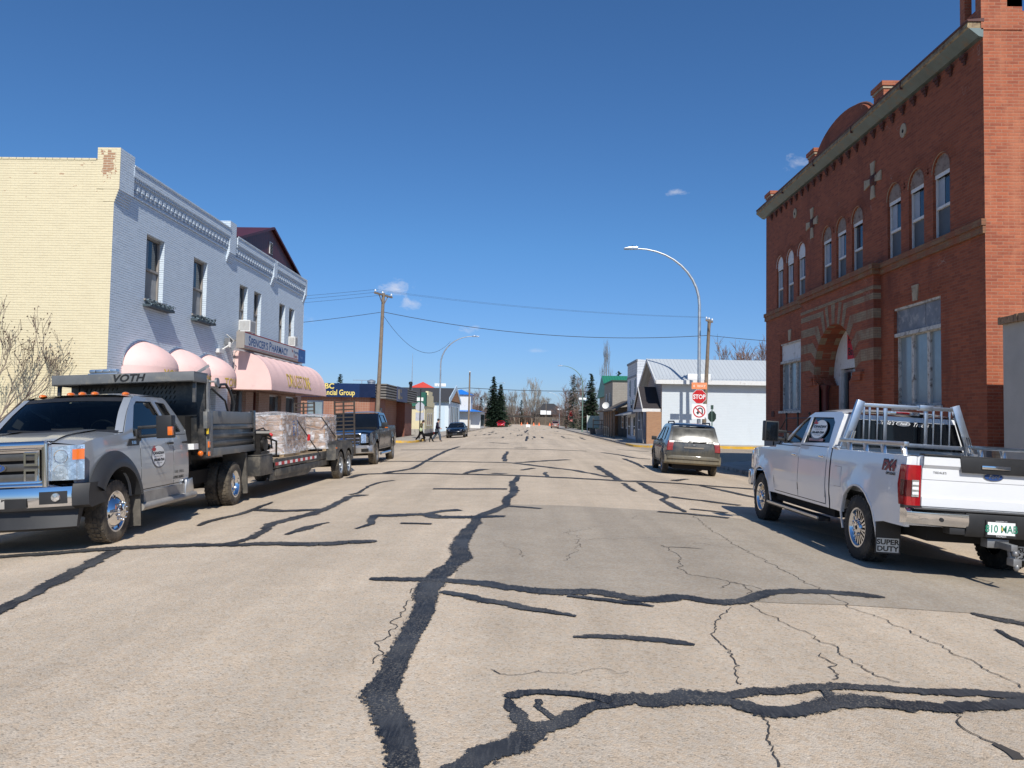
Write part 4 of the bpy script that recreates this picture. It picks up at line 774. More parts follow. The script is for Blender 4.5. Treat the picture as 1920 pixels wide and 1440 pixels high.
b=MB(); ge=[(.5,8.6),(LP+.4,8.6),(5.35,10.2)]; b.prism(ge,'x',-9,-.3,0)
g=b.build('metal_gable',brick('maroon_ribbed_metal',(.115,.022,.025),(.10,.02,.022),(.05,.012,.014),30,.22,.025,.5,None,.5,.08),ph,flat=True)
b=MB(); 
for e,s in ((.2,8.5),(LP+.75,8.5)): b.bar((-.2,e,s),(-.2,5.35,10.27),.1,.1); b.add([(-.15,e,s+.04),(-9,e,s+.04),(-9,5.35,10.3),(-.15,5.35,10.3)],[(0,1,2,3)])
b.build('gable_trim',P('maroon_trim',(.075,.014,.018),.5),g,flat=True)
b=MB(); b.box(-.3,-.27,5.1,5.5,9.05,9.6,0); 
for k in range(7): b.box(-.27,-.255,5.15,5.45,9.09+k*.07,9.13+k*.07,1)
b.build('gable_vent',[MAT['pvc'],MAT['under']],g,flat=True)
# window air conditioners
for y,z,s,dp in ((W2[0][0]+.05,5.0,.62,.45),(W2[3][0]+.1,5.04,.42,.3)):
    b=MB(); b.box(-.1,dp,y,y+s,z,z+.46,0)
    for k in range(9): b.box(.02,dp-.03,y-.008,y,z+.05+k*.042,z+.07+k*.042,1)
    for k in range(9): b.box(dp,dp+.008,y+.04,y+s-.04,z+.05+k*.042,z+.07+k*.042,1)
    b.build('air_conditioner',[MAT['pvc'],P('ac_grille',(.4,.39,.37),.7) if s>.5 else bpy.data.materials['ac_grille']],ph,flat=True)
# sign
sg=thing('pharmacy_sign',(XL+.55,29.2,4.22),'long lightbox sign reading SPENCER\'S PHARMACY above the big pink awning','sign')
b=MB(); b.box(-.16,.16,0,8.15,0,.64,0); b.build('box',[MAT['taupe']],sg)
b=MB(); b.box(.16,.165,.05,7.0,.06,.59,0); b.box(.16,.166,.0,8.15,.60,.64,1); b.box(.16,.166,0,7,.075,.105,1); b.box(.16,.167,7.0,8.15,.0,.6,2); b.build('face',[P('sign_face',(.52,.54,.56),.5,0,.04),P('sign_red',(.34,.03,.02),.5),P('sign_blue',(.02,.10,.32),.5)],sg,flat=True)
b=MB()
def sm(y,z,s): return lambda u,v,d:(.169,y+u,z+v)
b.run([('S',.52,.85),('PENCER\'S',.42,.95),(' ',.3,1),('P',.52,.85),('HARMACY',.42,.95)],lambda u,v,d:(.169,.42+u*1.18,.16+v),bold=.008,c=0)
for s,z,c in (('Pharmacy',.34,0),('Choice',.15,1)): b.text(s,.2,sm(6.25,z,1),'LEFT',.003,c=c)
b.text('My',.16,sm(5.98,.38,1),'LEFT',.003,c=1); b.text('Drugs',.16,sm(7.3,.2,1),'LEFT',.002,c=2)
b.build('lettering',[P('sign_blue_letters',(.015,.075,.24),.5),P('sign_red_letters',(.4,.05,.02),.5),P('sign_pale_letters',(.2,.33,.6),.5)],sg,flat=True,fixn=False)
b=MB(); 
for y in (.2,4,7.9): b.bar((-.55,y,.3),(-.16,y,.3),.06)
b.tube([(-.5,-.1,.5),(-.2,-.12,.25),(-.3,-.3,.0),(-.55,-.5,-.1)],.02,5); b.box(-.5,-.3,-.25,-.05,.1,.35); b.build('bracket',MAT['steel'],sg)
# big awning
aw=thing('long_pink_awning',(XL,30.0,2.66),'long quarter round pink canvas awning lettered DRUGSTORE over the pharmacy front','awning')
AL,AP,AH=8.3,1.55,1.52
def prof(v): a=pi/2*v; return (AP*cos(a)**.82,AH*sin(a)**.9)
b=MB()
def fa(u,v): x,z=prof(v); sg_=abs(sin(u*9*pi)); return (x*(1-.0*sg_)+.0,u*AL,z-.035*sg_*sin(pi*v)-(.03*sg_ if v>.97 else 0))
b.grid(fa,90,16)
for y in (0,AL): b.add([(0,y,0)]+[(prof(k/16)[0],y,prof(k/16)[1]) for k in range(17)],[(0,k,k+1) for k in range(1,17)])
b.build('canvas',MAT['pink'],aw,ang=60,fixn=False)
b=MB()
def mpa(u,v,d):
    z=.22+v; k=min(1,(z/AH))**(1/.9); a=math.asin(k); return (AP*cos(a)**.82+.02,4.0+u,z)
b.text('DRUGSTORE',.80,lambda u,v,d:mpa(u-.15,v,d),'CENTER',.0,sx=.74,space=1.0); b.build('lettering',MAT['gold_ink'],aw,flat=True,fixn=False)
b=MB(); b.box(-.0,.04,-.02,AL+.02,-.04,.0); b.box(AP-.02,AP+.01,-.02,AL+.02,-.04,0); b.box(0,AP,-.02,.01,-.03,0); b.build('frame',P('awning_frame',(.2,.11,.08),.6),aw)
b=MB(); b.tube([(.03,-.02,0),(.05,-.02,1.45),(.12,-.02,1.53)],.02,5); b.build('edge_cord',MAT['oldwhite'],aw)
# ---------------------------------------------------------------- bank branch with navy sign, across the side street
rb=thing('brick_bank_branch',(-11.0,60.5,0),'single storey red brown brick bank branch with navy sign band on the far corner','building')
MAT['rbrick']=brick('tile_brick',(.38,.17,.105),(.35,.15,.09),(.40,.26,.19),.2,.2,.014,.3,[((.28,.12,.08),.8,.5,.7)],.7,.1,off=0)
b=MB(); b.box(-22,-1.2,0,17,-.3,3.25,0); b.build('wall',[MAT['rbrick']],rb,flat=True)
rt=brick('red_tile_brick',(.27,.095,.06),(.24,.08,.05),(.2,.11,.08),.2,.2,.012,.3,None,.7,.1,off=0)
b=MB(); b.box(-1.25,-.4,12.5,17,-.3,3.1); b.build('entrance_wall',rt,rb,flat=True); b=MB(); b.box(-1.25,-.55,-.01,3.0,-.3,3.15); b.build('corner_wall',rt,rb,flat=True)
b=MB()
for k in range(5):
    z=3.15+k*.215
    b.box(-.75,.1,-.35,17.5,z,z+.11,0); b.box(-.7,.03,-.28,17.4,z+.11,z+.215,1)
b.box(-.78,.12,-.37,17.52,4.22,4.30,0)
b.build('striped_fascia',[P('grey_brown_fascia',(.20,.185,.165),.6),P('dark_fascia_groove',(.055,.05,.045),.7)],rb,flat=True)
b=MB(); b.box(-22,-.75,-.34,16,3.2,4.28,0); b.box(-2.0,-.76,-.36,-.3,3.2,4.28,1); b.build('roof_band',[P('navy_band',(.006,.025,.095),.4,0,.05),P('navy_deep',(.004,.014,.055),.4)],rb,flat=True)
b=MB(); b.text('RBC',.58,lambda u,v,d:(-5.15+u,-.345,3.86+v),'LEFT',.012,sx=1.05); b.text('Financial Group',.60,lambda u,v,d:(-5.35+u,-.345,3.36+v),'LEFT',.01,sx=.78); b.build('lettering',P('sign_gold',(.85,.68,.18),.5,0,.03),rb,flat=True,fixn=False)
b=MB(); b.box(.1,.16,4.6,10.2,3.05,4.32,0); b.box(.16,.165,5.0,5.9,3.25,4.1,1); b.build('street_sign_panel',[P('faded_navy',(.05,.06,.13),.5),P('faded_emblem',(.35,.3,.22),.6)],rb,flat=True)
b=MB(); b.text('RBC',.42,lambda u,v,d:(.168,6.1+u,3.85+v),'LEFT',.006); b.text('Financial',.42,lambda u,v,d:(.168,6.1+u,3.3+v),'LEFT',.006,sx=.8); b.build('lettering',P('faded_gold',(.42,.33,.14),.6),rb,flat=True,fixn=False)
for x0,x1 in ((-6.2,-4.9),(-9.2,-7.0),(-12.4,-10.2)):
    f=MB(); f.sheet([(x0,.6),(x1,.6),(x1,2.9),(x0,2.9)],[[(x0+.1,.7),(x1-.1,.7),(x1-.1,1.75),(x0+.1,1.75)],[(x0+.1,1.85),(x1-.1,1.85),(x1-.1,2.8),(x0+.1,2.8)]],lambda u,v,d:(u,-.05-d,v),.08); o=f.build('window',MAT['alu'],rb,flat=True); g=MB(); g.box(x0,x1,-.03,-.01,.6,2.9); g.build('pane',MAT['pane'],o,flat=True)
b=MB(); b.box(-.54,-.5,.6,1.3,.8,2.4); b.build('poster_case',MAT['zinc'],rb)
b=MB(); b.lathe([(.3,4.2),(.3,4.45),(.34,4.45),(.34,4.6),(.06,4.7)],16,(-1.4,1.2,0)); b.box(-2.9,-1.5,1.2,1.25,4.6,4.64); b.box(-2.2,-2.16,1.2,1.25,4.2,4.6); b.build('roof_vent',MAT['galv'],rb)
b=MB(); b.tube([(-.5,16.4,4.2),(-.5,16.4,5.0)],.13,8); b.lathe([(.13,5.0),(.2,5.0),(.2,5.22),(.08,5.3)],10,(-.5,16.4,0)); b.build('chimney_pipe',MAT['black'],rb)
b=MB(); b.tube([(-.42,16.7,4.2),(-.42,16.7,6.6),(-.40,16.7,8.2)],[.05,.035,.012],5); b.build('aerial_mast',MAT['galv'],rb)
# ---------------------------------------------------------------- buildings beyond the branch
t=thing('cream_shop',(-11.2,86,0),'cream stucco shop with green mansard roof and stepped front','building')
CR=P('cream_stucco',(.72,.63,.40),.85,0,.05,1,.2,30)
b=MB(); b.box(-9,0,0,8.6,-.3,4.0,0); b.prism([(0,3.9),(8.6,3.9),(8.6,4.6),(7.4,4.6),(7.4,5.6),(6.3,5.6),(6.3,6.2),(2.3,6.2),(2.3,5.6),(1.2,5.6),(1.2,4.8),(0,4.8)],'x',-.25,.06,0); b.box(-9,.02,-.02,8.6,-.3,.55,1); b.build('wall',[CR,MAT['conc']],t,flat=True)
b=MB(); b.prism([(-.35,3.85),(.0,5.3),(8.6,5.3),(8.95,3.85)],'x',-9.2,-.26,0); b.box(-.5,.1,-.3,.9,3.9,5.9); b.build('mansard_roof',P('green_shingle',(.02,.12,.085),.8,0,.12,2),t,flat=True)
t.scale=(1,1,.77)
for y in (1.5,3.3,5.1): f=MB(); f.box(.06,.1,y,y+1.0,1.0,2.9); o=f.build('window',MAT['pvc'],t); g=MB(); g.box(.1,.105,y+.1,y+.9,1.1,2.8); g.build('pane',MAT['bwin'],o)
b=MB(); b.tube([(-.1,.0,0),(-.1,.0,4)],.06,6); b.build('downpipe',MAT['mroof'],t)
t=thing('light_blue_building',(-10.6,107,0),'white and pale blue panelled building with dark roof and a timber gable to the street','building')
b=MB(); b.box(-30,0,0,18,-.3,4.1,0); b.build('wall',brick('blue_white_panels',(.74,.79,.83),(.36,.55,.66),(.6,.66,.7),30,1.1,.02,.2,None,.6,.04),t,flat=True)
b=MB(); b.prism([(-.6,4.05),(18.6,4.05),(10,6.3)],'x',-30,.1); b.build('roof',P('charcoal_shingle',(.045,.044,.046),.95,0,.15,3,.2,20),t,flat=True)
b=MB(); b.bar((.14,-.6,4.1),(.14,10,6.35),.1,.8,0); b.bar((.14,18.6,4.1),(.14,10,6.35),.1,.5,0); b.build('bargeboard',P('pale_blue_board',(.55,.68,.78),.6),t,flat=True)
b=MB(); b.prism([(2.5,4.15),(17,4.15),(10,5.8)],'x',.1,.16); b.build('timber_gable',brick('cedar_boards',(.40,.19,.075),(.34,.155,.06),(.2,.1,.05),.3,30,.02,.3),t,flat=True)
for k in range(5): b=MB(); b.box(.0,.06,3+k*2.6,3.5+k*2.6,.2,3.4); b.build('window',MAT['bwin'] if k!=2 else MAT['steel'],t)
t=thing('red_roofed_house',(-20,150,0),'house with a red pyramid roof peeping over the dark roof','building')
b=MB(); b.box(-3,3,-3,3,-.3,7.0); b.build('wall',CR,t); b=MB(); b.add([(-3.6,-3.6,6.9),(3.6,-3.6,6.9),(3.6,3.6,6.9),(-3.6,3.6,6.9),(0,0,8.75)],[(0,1,4),(1,2,4),(2,3,4),(3,0,4),(0,1,2,3)]); b.build('roof',P('red_roof',(.62,.07,.045),.6,0,.06),t,flat=True)
t=thing('tower_building',(-12.2,150,0),'white building with square tower and bright blue hipped roofs','building')
BR=P('bright_blue_roof',(.02,.19,.62),.5,0,.06)
b=MB(); b.box(-2.6,1.6,0,5,-.3,6.4); b.box(-7,3.5,1,16,-.3,3.2); b.build('wall',MAT['pvc'],t,flat=True)
b=MB()
for (x0,x1,y0,y1,z,h) in ((-3,2,-.4,5.4,6.4,1.1),(-7.4,3.9,-1.6,16.5,3.1,1.3)):
    xm,ym=(x0+x1)/2,(y0+y1)/2; b.add([(x0,y0,z),(x1,y0,z),(x1,y1,z),(x0,y1,z),(xm,ym-(1 if z<5 else .1),z+h),(xm,ym+(1 if z<5 else .1),z+h)],[(0,1,4),(1,2,5,4),(2,3,5),(3,0,4,5),(0,1,2,3)])
b.build('roof',BR,t,flat=True)
for k in range(4): b=MB(); b.box(3.5,3.55,2+k*3.3,4.3+k*3.3,.3,2.6); b.build('window',MAT['bwin'],t)
# ---------------------------------------------------------------- vehicle toolkit (local: x right, y forward, z up, rear axle at y=0)
def sst(a,b,x): t=min(1,max(0,(x-a)/(b-a))); return t*t*(3-2*t)
class Body:
    def __init__(s,W,zp,yp,arches=(),flare=.03,fw=.17):
        s.W,s.zp,s.yp,s.ar,s.fl,s.fw=W,zp,yp,arches,flare,fw
    def X(s,y,z):
        x=s.W*interp(s.zp,z)*interp(s.yp,y)
        for ay,az,ra in s.ar:
            r=hypot(y-ay,z-az)
            if r<ra+s.fw and z<az+ra+s.fw: x+=s.fl*(1-sst(ra+.03,ra+s.fw,r))*sst(az-.42,az-.2,z)
        return x
    def side(s,mb,poly,holes=(),off=0,rim=.05,step=.1,sides=(1,-1),c=None,rimouter=True):
        for sd in sides: mb.sheet(poly,holes,lambda u,v,d,sd=sd:(sd*(s.X(u,v)+off+d),u,v),rim,step,c,None,rimouter)
    def strip(s,mb,prof,rise=.04,p=4,nd=(0,1),bow=0,nx=16,off=0,c=None,inset=0,x0=None,x1=None,bp=2):
        n=len(prof)-1
        def fn(u,v):
            k=min(n-1,int(v*n)); t=v*n-k; y=lerp(prof[k][0],prof[k+1][0],t); z=lerp(prof[k][1],prof[k+1][1],t)
            w=s.X(y,z)-inset; q=2*u-1
            x=w*q if x0 is None else lerp(x0,x1,u); q=x/(w+inset) if w else 0
            h=rise*(1-min(1,abs(q))**p)+off; b=bow*(1-min(1,abs(q))**bp)
            return (x,y+h*nd[0]+b,z+h*nd[1])
        mb.grid(fn,nx,n,c)
        return fn
def smooth_prof(pts,n=4):
    out=[]
    P=[pts[0]]+list(pts)+[pts[-1]]
    for i in range(1,len(P)-2):
        p0,p1,p2,p3=P[i-1],P[i],P[i+1],P[i+2]
        for k in range(n):
            t=k/n; out.append(tuple(.5*((2*p1[j])+(-p0[j]+p2[j])*t+(2*p0[j]-5*p1[j]+4*p2[j]-p3[j])*t*t+(-p0[j]+3*p1[j]-3*p2[j]+p3[j])*t**3) for j in (0,1)))
    out.append(tuple(pts[-1])); return out
def sweepx(mb,sec,w,bow=0,p=2,n=16,c=None,x0=None,x1=None,yf=None,zf=None):
    a=-w if x0 is None else x0; b=w if x1 is None else x1; m=len(sec); V=[];F=[]
    for i in range(n+1):
        x=lerp(a,b,i/n); q=abs(x/w); V+=[(x,y-bow*q**p,z+(zf(x,z) if zf else 0)) for y,z in sec]
    for i in range(n):
        for k in range(m): F.append((i*m+k,i*m+(k+1)%m,(i+1)*m+(k+1)%m,(i+1)*m+k))
    F.append(tuple(range(m))[::-1]); F.append(tuple(range(n*m,n*m+m))); mb.add(V,F,c)
WH={}
def wheel(par,x,y,r,w,rr,style,mt='tyre',rimmat='chrome',tread=True,z=None):
    key=(r,w,rr,style,mt,rimmat)
    if key not in WH:
        b=MB(); h=w/2; sh=r-.055
        pr=[(rr-.01,-h*.8),(rr+.01,-h*.98),(lerp(rr,sh,.5),-h*1.06),(sh,-h*1.0),(r-.02,-h*.9),(r-.006,-h*.78),(r-.006,h*.78),(r-.02,h*.9),(sh,h*1.0),(lerp(rr,sh,.5),h*1.06),(rr+.012,h*.98),(rr-.01,h*.8)]
        b.lathe(pr,40,axis='x')
        if tread:
            n=34
            for k in range(n):
                for j,(x0,x1) in enumerate(((-.92,-.5),(-.42,-.05),(.05,.42),(.5,.92))):
                    a0=2*pi*(k+(.5 if j in(1,2) else 0)+.12*j)/n; a1=a0+2*pi*.62/n
                    r0,r1=r-.02,r+(.006 if j in (1,2) else -.002); e=.0
                    V=[(h*xx,rad*cos(a),rad*sin(a)) for xx in (x0,x1) for a in (a0,a1) for rad in (r0,r1)]
                    b.add(V,[(1,3,7,5),(0,1,5,4),(2,3,7,6),(0,1,3,2),(4,5,7,6)])
        t=b.build('wheel',MAT[mt],None,ang=30); md=t.data; bpy.data.objects.remove(t)
        b=MB(); o=h*.9
        b.lathe([(rr,-h*.8),(rr-.015,-h*.6),(rr-.02,h*.3),(rr-.005,o-.015),(rr+.012,o),(rr+.012,o+.008),(rr-.012,o+.006),(rr-.03,o-.02)],36,axis='x',c=0)
        if style=='alloy':
            b.lathe([(0.0,o-.09),(rr-.02,o-.09)],24,axis='x',c=1)
            ns=10
            for k in range(ns):
                a=2*pi*k/ns
                for da in (-.12,.12):
                    for (ra,rb,wa,wb,xa,xb) in ((.06,rr-.02,.020,.028,o-.012,o-.022),):
                        pa=a+da*.5; pb=a+da*1.5*.9
                        A=Vector((0,cos(pa),sin(pa)));B=Vector((0,cos(pb),sin(pb))); TA=Vector((0,-sin(pa),cos(pa)));TB=Vector((0,-sin(pb),cos(pb)))
                        V=[]
                        for q,t_,rad,ww,xx in ((A,TA,ra,wa,xa),(B,TB,rb,wb,xb)):
                            for sg in (-1,1): V.append(Vector((xx,0,0))+q*rad+t_*(sg*ww*.5)); V.append(Vector((xx-.07,0,0))+q*rad+t_*(sg*ww*.6))
                        b.add(V,[(0,2,6,4),(0,1,5,4),(2,3,7,6),(4,6,7,5)],0)
            b.lathe([(.085,o-.06),(.085,o-.005),(.07,o+.012),(.035,o+.016),(0.0,o+.016)],18,axis='x',c=0); b.lathe([(.0,o+.018),(.03,o+.0175)],12,axis='x',c=1)
            for k in range(8): a=2*pi*(k+.5)/8; b.lathe([(.011,0),(.011,.02),(.0,.024)],6,(o-.012,.105*cos(a),.105*sin(a)),'x',c=0)
        elif style=='dish_out':
            b.lathe([(rr-.03,o-.02),(rr-.055,o-.028),(rr*.72,o+.01),(rr*.52,o+.05),(rr*.42,o+.062),(rr*.36,o+.055),(rr*.34,o+.10),(rr*.30,o+.105),(0,o+.107)],36,axis='x',c=0)
            for k in range(10): a=2*pi*k/10; b.lathe([(.016,0),(.016,.045),(.008,.055),(0,.056)],8,(o+.055,rr*.44*cos(a),rr*.44*sin(a)),'x',c=0)
            for k in range(4): a=2*pi*(k+.3)/4; b.lathe([(.0,0),(.026,0)],10,(o+.0075,rr*.76*cos(a),rr*.76*sin(a)),'x',c=1)
        elif style=='dish_in':
            b.lathe([(rr-.03,o-.02),(rr-.05,o-.06),(rr*.8,o-.13),(rr*.55,o-.15),(rr*.5,o-.12),(rr*.36,o-.115),(rr*.33,o-.04),(0,o-.035)],36,axis='x',c=0)
            for k in range(10): a=2*pi*k/10; b.lathe([(.014,0),(.014,.04),(0,.045)],8,(o-.12,rr*.43*cos(a),rr*.43*sin(a)),'x',c=0)
            for k in range(5): a=2*pi*k/5; b.lathe([(.0,0),(.028,0)],10,(o-.128,rr*.68*cos(a),rr*.68*sin(a)),'x',c=1)
        elif style=='steel':
            b.lathe([(rr-.03,o-.02),(rr*.85,o-.06),(rr*.7,o-.045),(rr*.45,o-.05),(rr*.3,o-.03),(rr*.28,o+.01),(0,o+.015)],30,axis='x',c=0)
            for k in range(8): a=2*pi*k/8; b.lathe([(.0,0),(.02,0)],8,(o-.044,rr*.72*cos(a),rr*.72*sin(a)),'x',c=1)
        else:
            b.lathe([(0.0,o-.07),(rr-.02,o-.07)],20,axis='x',c=1)
            for k in range(5):
                a=2*pi*k/5; A=Vector((0,cos(a),sin(a)));T_=Vector((0,-sin(a),cos(a))); V=[]
                for rad,ww,xx in ((.03,.07,o-.01),(rr-.02,.10,o-.02)):
                    for sg in (-1,1): V.append(Vector((xx,0,0))+A*rad+T_*(sg*ww*.5)); V.append(Vector((xx-.05,0,0))+A*rad+T_*(sg*ww*.6))
                b.add(V,[(0,2,6,4),(0,1,5,4),(2,3,7,6),(4,6,7,5)],0)
        rm=b.build('rim',[MAT[rimmat],MAT['under']],None); rd=rm.data; bpy.data.objects.remove(rm); WH[key]=(md,rd)
    md,rd=WH[key]
    t=bpy.data.objects.new('wheel',md); COL.objects.link(t); t.parent=par; t.location=(x,y,r-.012 if z is None else z)
    rot=Matrix.Rotation(RN.uniform(0,6.28),3,'X'); e=rot.to_euler(); t.rotation_euler=(e.x,0,pi if x<0 else 0)
    m=bpy.data.objects.new('rim',rd); COL.objects.link(m); m.parent=t
    return t
def archpts(ay,az,ra,y0side,z,n=14):   # arc across the top of the wheel opening, from rear to front
    a=math.degrees(math.asin(max(-1,min(1,(z-az)/ra)))); return arc(ay,az,ra,180-a,a,n)
def place(root,x,y,yaw,wb):
    # stand the vehicle on the cambered road
    cx=x; sl=-.008*max(-8.4,min(8.4,x)); root.location=(x,y,zg(x,y)+.0); root.rotation_euler=Matrix.Rotation(-math.atan(-sl)*1.0,3,'Y').to_euler()
    M=Matrix.Rotation(math.atan(sl)*-1,3,'Y')@Matrix.Rotation(yaw,3,'Z'); root.rotation_euler=M.to_euler()
def sidetext(mb,B,st,size,y0,z0,off=.006,sd=-1,**k):
    mb.text(st,size,lambda u,v,d:(sd*(B.X(y0+sd*u,z0+v)+off),y0+sd*u,z0+v),**k)
def sidedisc(mb,B,y0,z0,ry,rz,off,sd=-1,n=28,c=None):
    V=[(sd*(B.X(y0,z0)+off),y0,z0)]+[(sd*(B.X(y0+ry*cos(a),z0+rz*sin(a))+off),y0+ry*cos(a),z0+rz*sin(a)) for a in [2*pi*k/n for k in range(n)]]
    mb.add(V,[(0,1+k,1+(k+1)%n) for k in range(n)],c)
def decal(par,B,y0,z0,r,off,ax=1.7):
    # oval business decal with a red maple leaf, as on both work trucks
    b=MB(); sidedisc(b,B,y0,z0,r*ax,r*1.1,off,c=1); sidedisc(b,B,y0,z0+.01,r*.93*ax,r*1.0,off+.002,c=0)
    lf=[(0,-.5),(.06,-.2),(.4,-.28),(.33,-.12),(.6,.1),(.45,.15),(.5,.36),(.28,.3),(.2,.42),(.1,.25),(.14,.62),(0,.9)]
    lf=lf+[(-a,c) for a,c in lf[::-1]][1:-1]; yc=y0+r*.62*ax; zc=z0+r*.68
    b.add([(-(B.X(yc,zc)+off+.004),yc-u*r*.5*ax,zc+v*r*.5) for u,v in lf]+[(-(B.X(yc,zc)+off+.004),yc,zc)],[(k,(k+1)%len(lf),len(lf)) for k in range(len(lf))],3)
    for st,s,dz,c in (('CANADIAN',.27,.25,2),('STONE & SUPPLY',.13,.0,2),('306-865-7244',.24,-.38,2),('www.canadian',.13,-.62,2)):
        sidetext(b,B,st,r*s*1.3,y0,z0+r*dz,off+.004,c=c,bold=.003 if s>.2 else 0,res=2,sx=ax*.85)
    sidetext(b,B,'- - - - - - - - - -',r*.16,y0,z0-r*.13,off+.004,c=3,res=1,sx=ax)
    b.build('decal',[MAT['plaswhite'],MAT['steel'],MAT['black_ink'],MAT['red']],par,flat=True,fixn=False)
def oval(mb,mp,a,b_,c0,c1,c2,text=True):
    n=24
    for k,(sa,cc,d) in enumerate(((1,c0,.004),(.9,c1,.008))):
        mb.add([mp(0,0,d)]+[mp(a*sa*cos(2*pi*q/n),b_*sa*sin(2*pi*q/n),d) for q in range(n)],[(0,1+q,1+(q+1)%n) for q in range(n)],cc)
    if text: mb.text('Ford',b_*1.35,lambda u,v,d:mp(u,v-b_*.42,.011),'CENTER',.001,.35,c=c2,res=2)
# ---------------------------------------------------------------- pick-up
def pickup(root,c):
    wb=c['wb']; r=c['r']; ra=c['ra']; az=r+.02; paint=c['paint']; zs=c['zs']; sills=zs
    B=Body(c['W'],c['zp'],c['yp'],[(0,az,ra),(wb,az,ra)] if c.get('bed') else [(wb,az,ra)],c.get('flare',.03)); X=B.X
    yf=c['yf']; zhf,zhc=c['hood']; yc=c['yc']; yrf,yrr=c['roof']; zr=c['zr']; ycab=c['ycab']; zb=c['zb']
    front=[(yf-.06,c['zlow']),(yf,c['zlow']+.2),(yf-.01,zhf-.1),(yf-.1,zhf)]
    hoodl=smooth_prof([(yf-.1,zhf),(lerp(yf,yc,.35),lerp(zhf,zhc,.55)),(yc,zhc)],4)
    apil=[(yc-.02,zhc+.02),(lerp(yc,yrf,.5),lerp(zhc,zr,.54)),(yrf+.04,zr-.05),(yrf-.12,zr)]
    cpil=[(yrr+.1,zr),(yrr-.02,zr-.05),(lerp(yrr,ycab,.6),lerp(zr,zb,.5)),(ycab,zb),(ycab,zs)]
    bot=[(wb-ra*cos(math.asin((zs-az)/ra)),zs)] if False else []
    ar=archpts(wb,az,ra,0,zs if zs>az-ra else az-ra+.02)
    poly=front+hoodl[1:]+apil+cpil+ar+[(yf-.12,zs)]
    b=MB(); B.side(b,poly,c['win'],rim=.035,step=.11)
    B.strip(b,hoodl,.06,3.2,(0,1),nx=20); 
    if c.get('hoodline'):
        for sd in (-1,1): B.strip(b,hoodl,.06,3.2,(0,1),nx=4,off=.022,x0=sd*.42,x1=sd*.60)
    B.strip(b,[(yf-.1,zhf),(yf-.01,zhf-.1)],.05,3,(0.7,.7),nx=20)
    rp=smooth_prof([(yrf,zr-.02),(lerp(yrf,yrr,.35),zr+.012),(lerp(yrf,yrr,.75),zr+.008),(yrr,zr-.03)],4)
    B.strip(b,rp,.055,4,(0,1),nx=20)
    b.grid(lambda u,v:((2*u-1)*X(ycab,lerp(zs,zb,v)),ycab,lerp(zs,zb,v)),6,4)
    if c.get('bed'):
        y0,y1=c['bed']; zt=c['zrail']; a2=archpts(0,az,ra,0,zs)
        bp=[(y0,zt),(y1+.02,zt),(y1,zt-.04),(y1,c['zlr'])]+[(-ra-.02,c['zlr'])]*0+[(max(y1+.05,-ra-.16),c['zlr'])]+a2+[(y0,zs)]
        B.side(b,bp,[],rim=.05,step=.12)
        for sd in (-1,1): b.grid(lambda u,v,sd=sd:(sd*lerp(X(lerp(y0,y1,v),zt),X(lerp(y0,y1,v),zt)-.13,u),lerp(y0,y1,v),zt+.012*sin(pi*u)),3,8); b.grid(lambda u,v,sd=sd:(sd*(c['W']-.16),lerp(y0,y1,v),lerp(.85,zt,u)),2,2)
        b.grid(lambda u,v:((2*u-1)*(c['W']-.16),y0,lerp(.85,zt,v)),2,2)
    body=b.build('body',paint,root,ang=50)
    # glass
    for k,w in enumerate(c['win']):
        for sd in (-1,1):
            g=MB(); B.side(g,w,[],off=-.022,rim=0,step=.15,sides=(sd,)); o=g.build('window',c.get('glass',MAT['glass']),root); 
            f=MB(); ww=w; cx=sum(p[0] for p in ww)/len(ww); cz=sum(p[1] for p in ww)/len(ww)
            inn=[(cx+(p[0]-cx)*.965,cz+(p[1]-cz)*.93) for p in ww]
            f.sheet(ww,[inn],lambda u,v,d,sd=sd:(sd*(X(u,v)-.012+d),u,v),0); f.build('window_seal',MAT['black'],o,flat=True)
    g=MB(); wsp=[(yc+.03,zhc+.0),(lerp(yc,yrf,.5)+.02,lerp(zhc,zr,.52)),(yrf-.02,zr-.035)]
    B.strip(g,smooth_prof(wsp,3),.03,2,(.6,.8),bow=.16,nx=20,inset=.06); g.build('windshield',c.get('glass',MAT['glass']),root)
    if 'glass' in c:
        for sd in (-1,1): g=MB(); B.strip(g,smooth_prof(wsp,3),.022,2,(.6,.8),bow=.155,nx=3,x0=sd*.78,x1=sd*1.0,inset=0) if False else g.add([(sd*(X(y,z)-k),y+.155*(1-((X(y,z)-k)/X(y,z))**2)+.012,z+.012) for y,z in smooth_prof(wsp,3) for k in (.0,.10)],[(2*i,2*i+1,2*i+3,2*i+2) for i in range(6)]); g.build('pillar',paint,root)
        g=MB(); B.strip(g,smooth_prof(wsp,3)[-2:],.03,2,(.6,.8),bow=.16,nx=20,off=.004); g.build('header',MAT['black'],root)
        d=MB(); d.box(-.86,.86,yc-.42,yc+.10,zhc-.14,zhc-.015); d.box(-.80,-.25,yc-.42,yc-.30,zhc-.02,zhc+.05)
        d.build('dashboard',P('dash_grey',(.07,.072,.075),.7),root,bev=.03)
        d=MB(); d.lathe([(.19+.016*cos(a),.016*sin(a)) for a in [k*pi/4 for k in range(9)]],24); d.box(-.18,.18,-.02,.02,-.012,.012); o=d.build('steering_wheel',MAT['black'],root); o.location=(-.42,yc-.52,zhc+.03); o.rotation_euler=(radians(62),0,0)
        for x in (-.42,.42): d=MB(); d.box(x-.25,x+.25,yc-1.25,yc-1.08,zs,zr-.42); d.box(x-.13,x+.13,yc-1.24,yc-1.14,zr-.42,zr-.22); d.build('seat',P('seat_cloth',(.05,.05,.052),.9) if x<0 else bpy.data.materials['seat_cloth'],root,bev=.04)
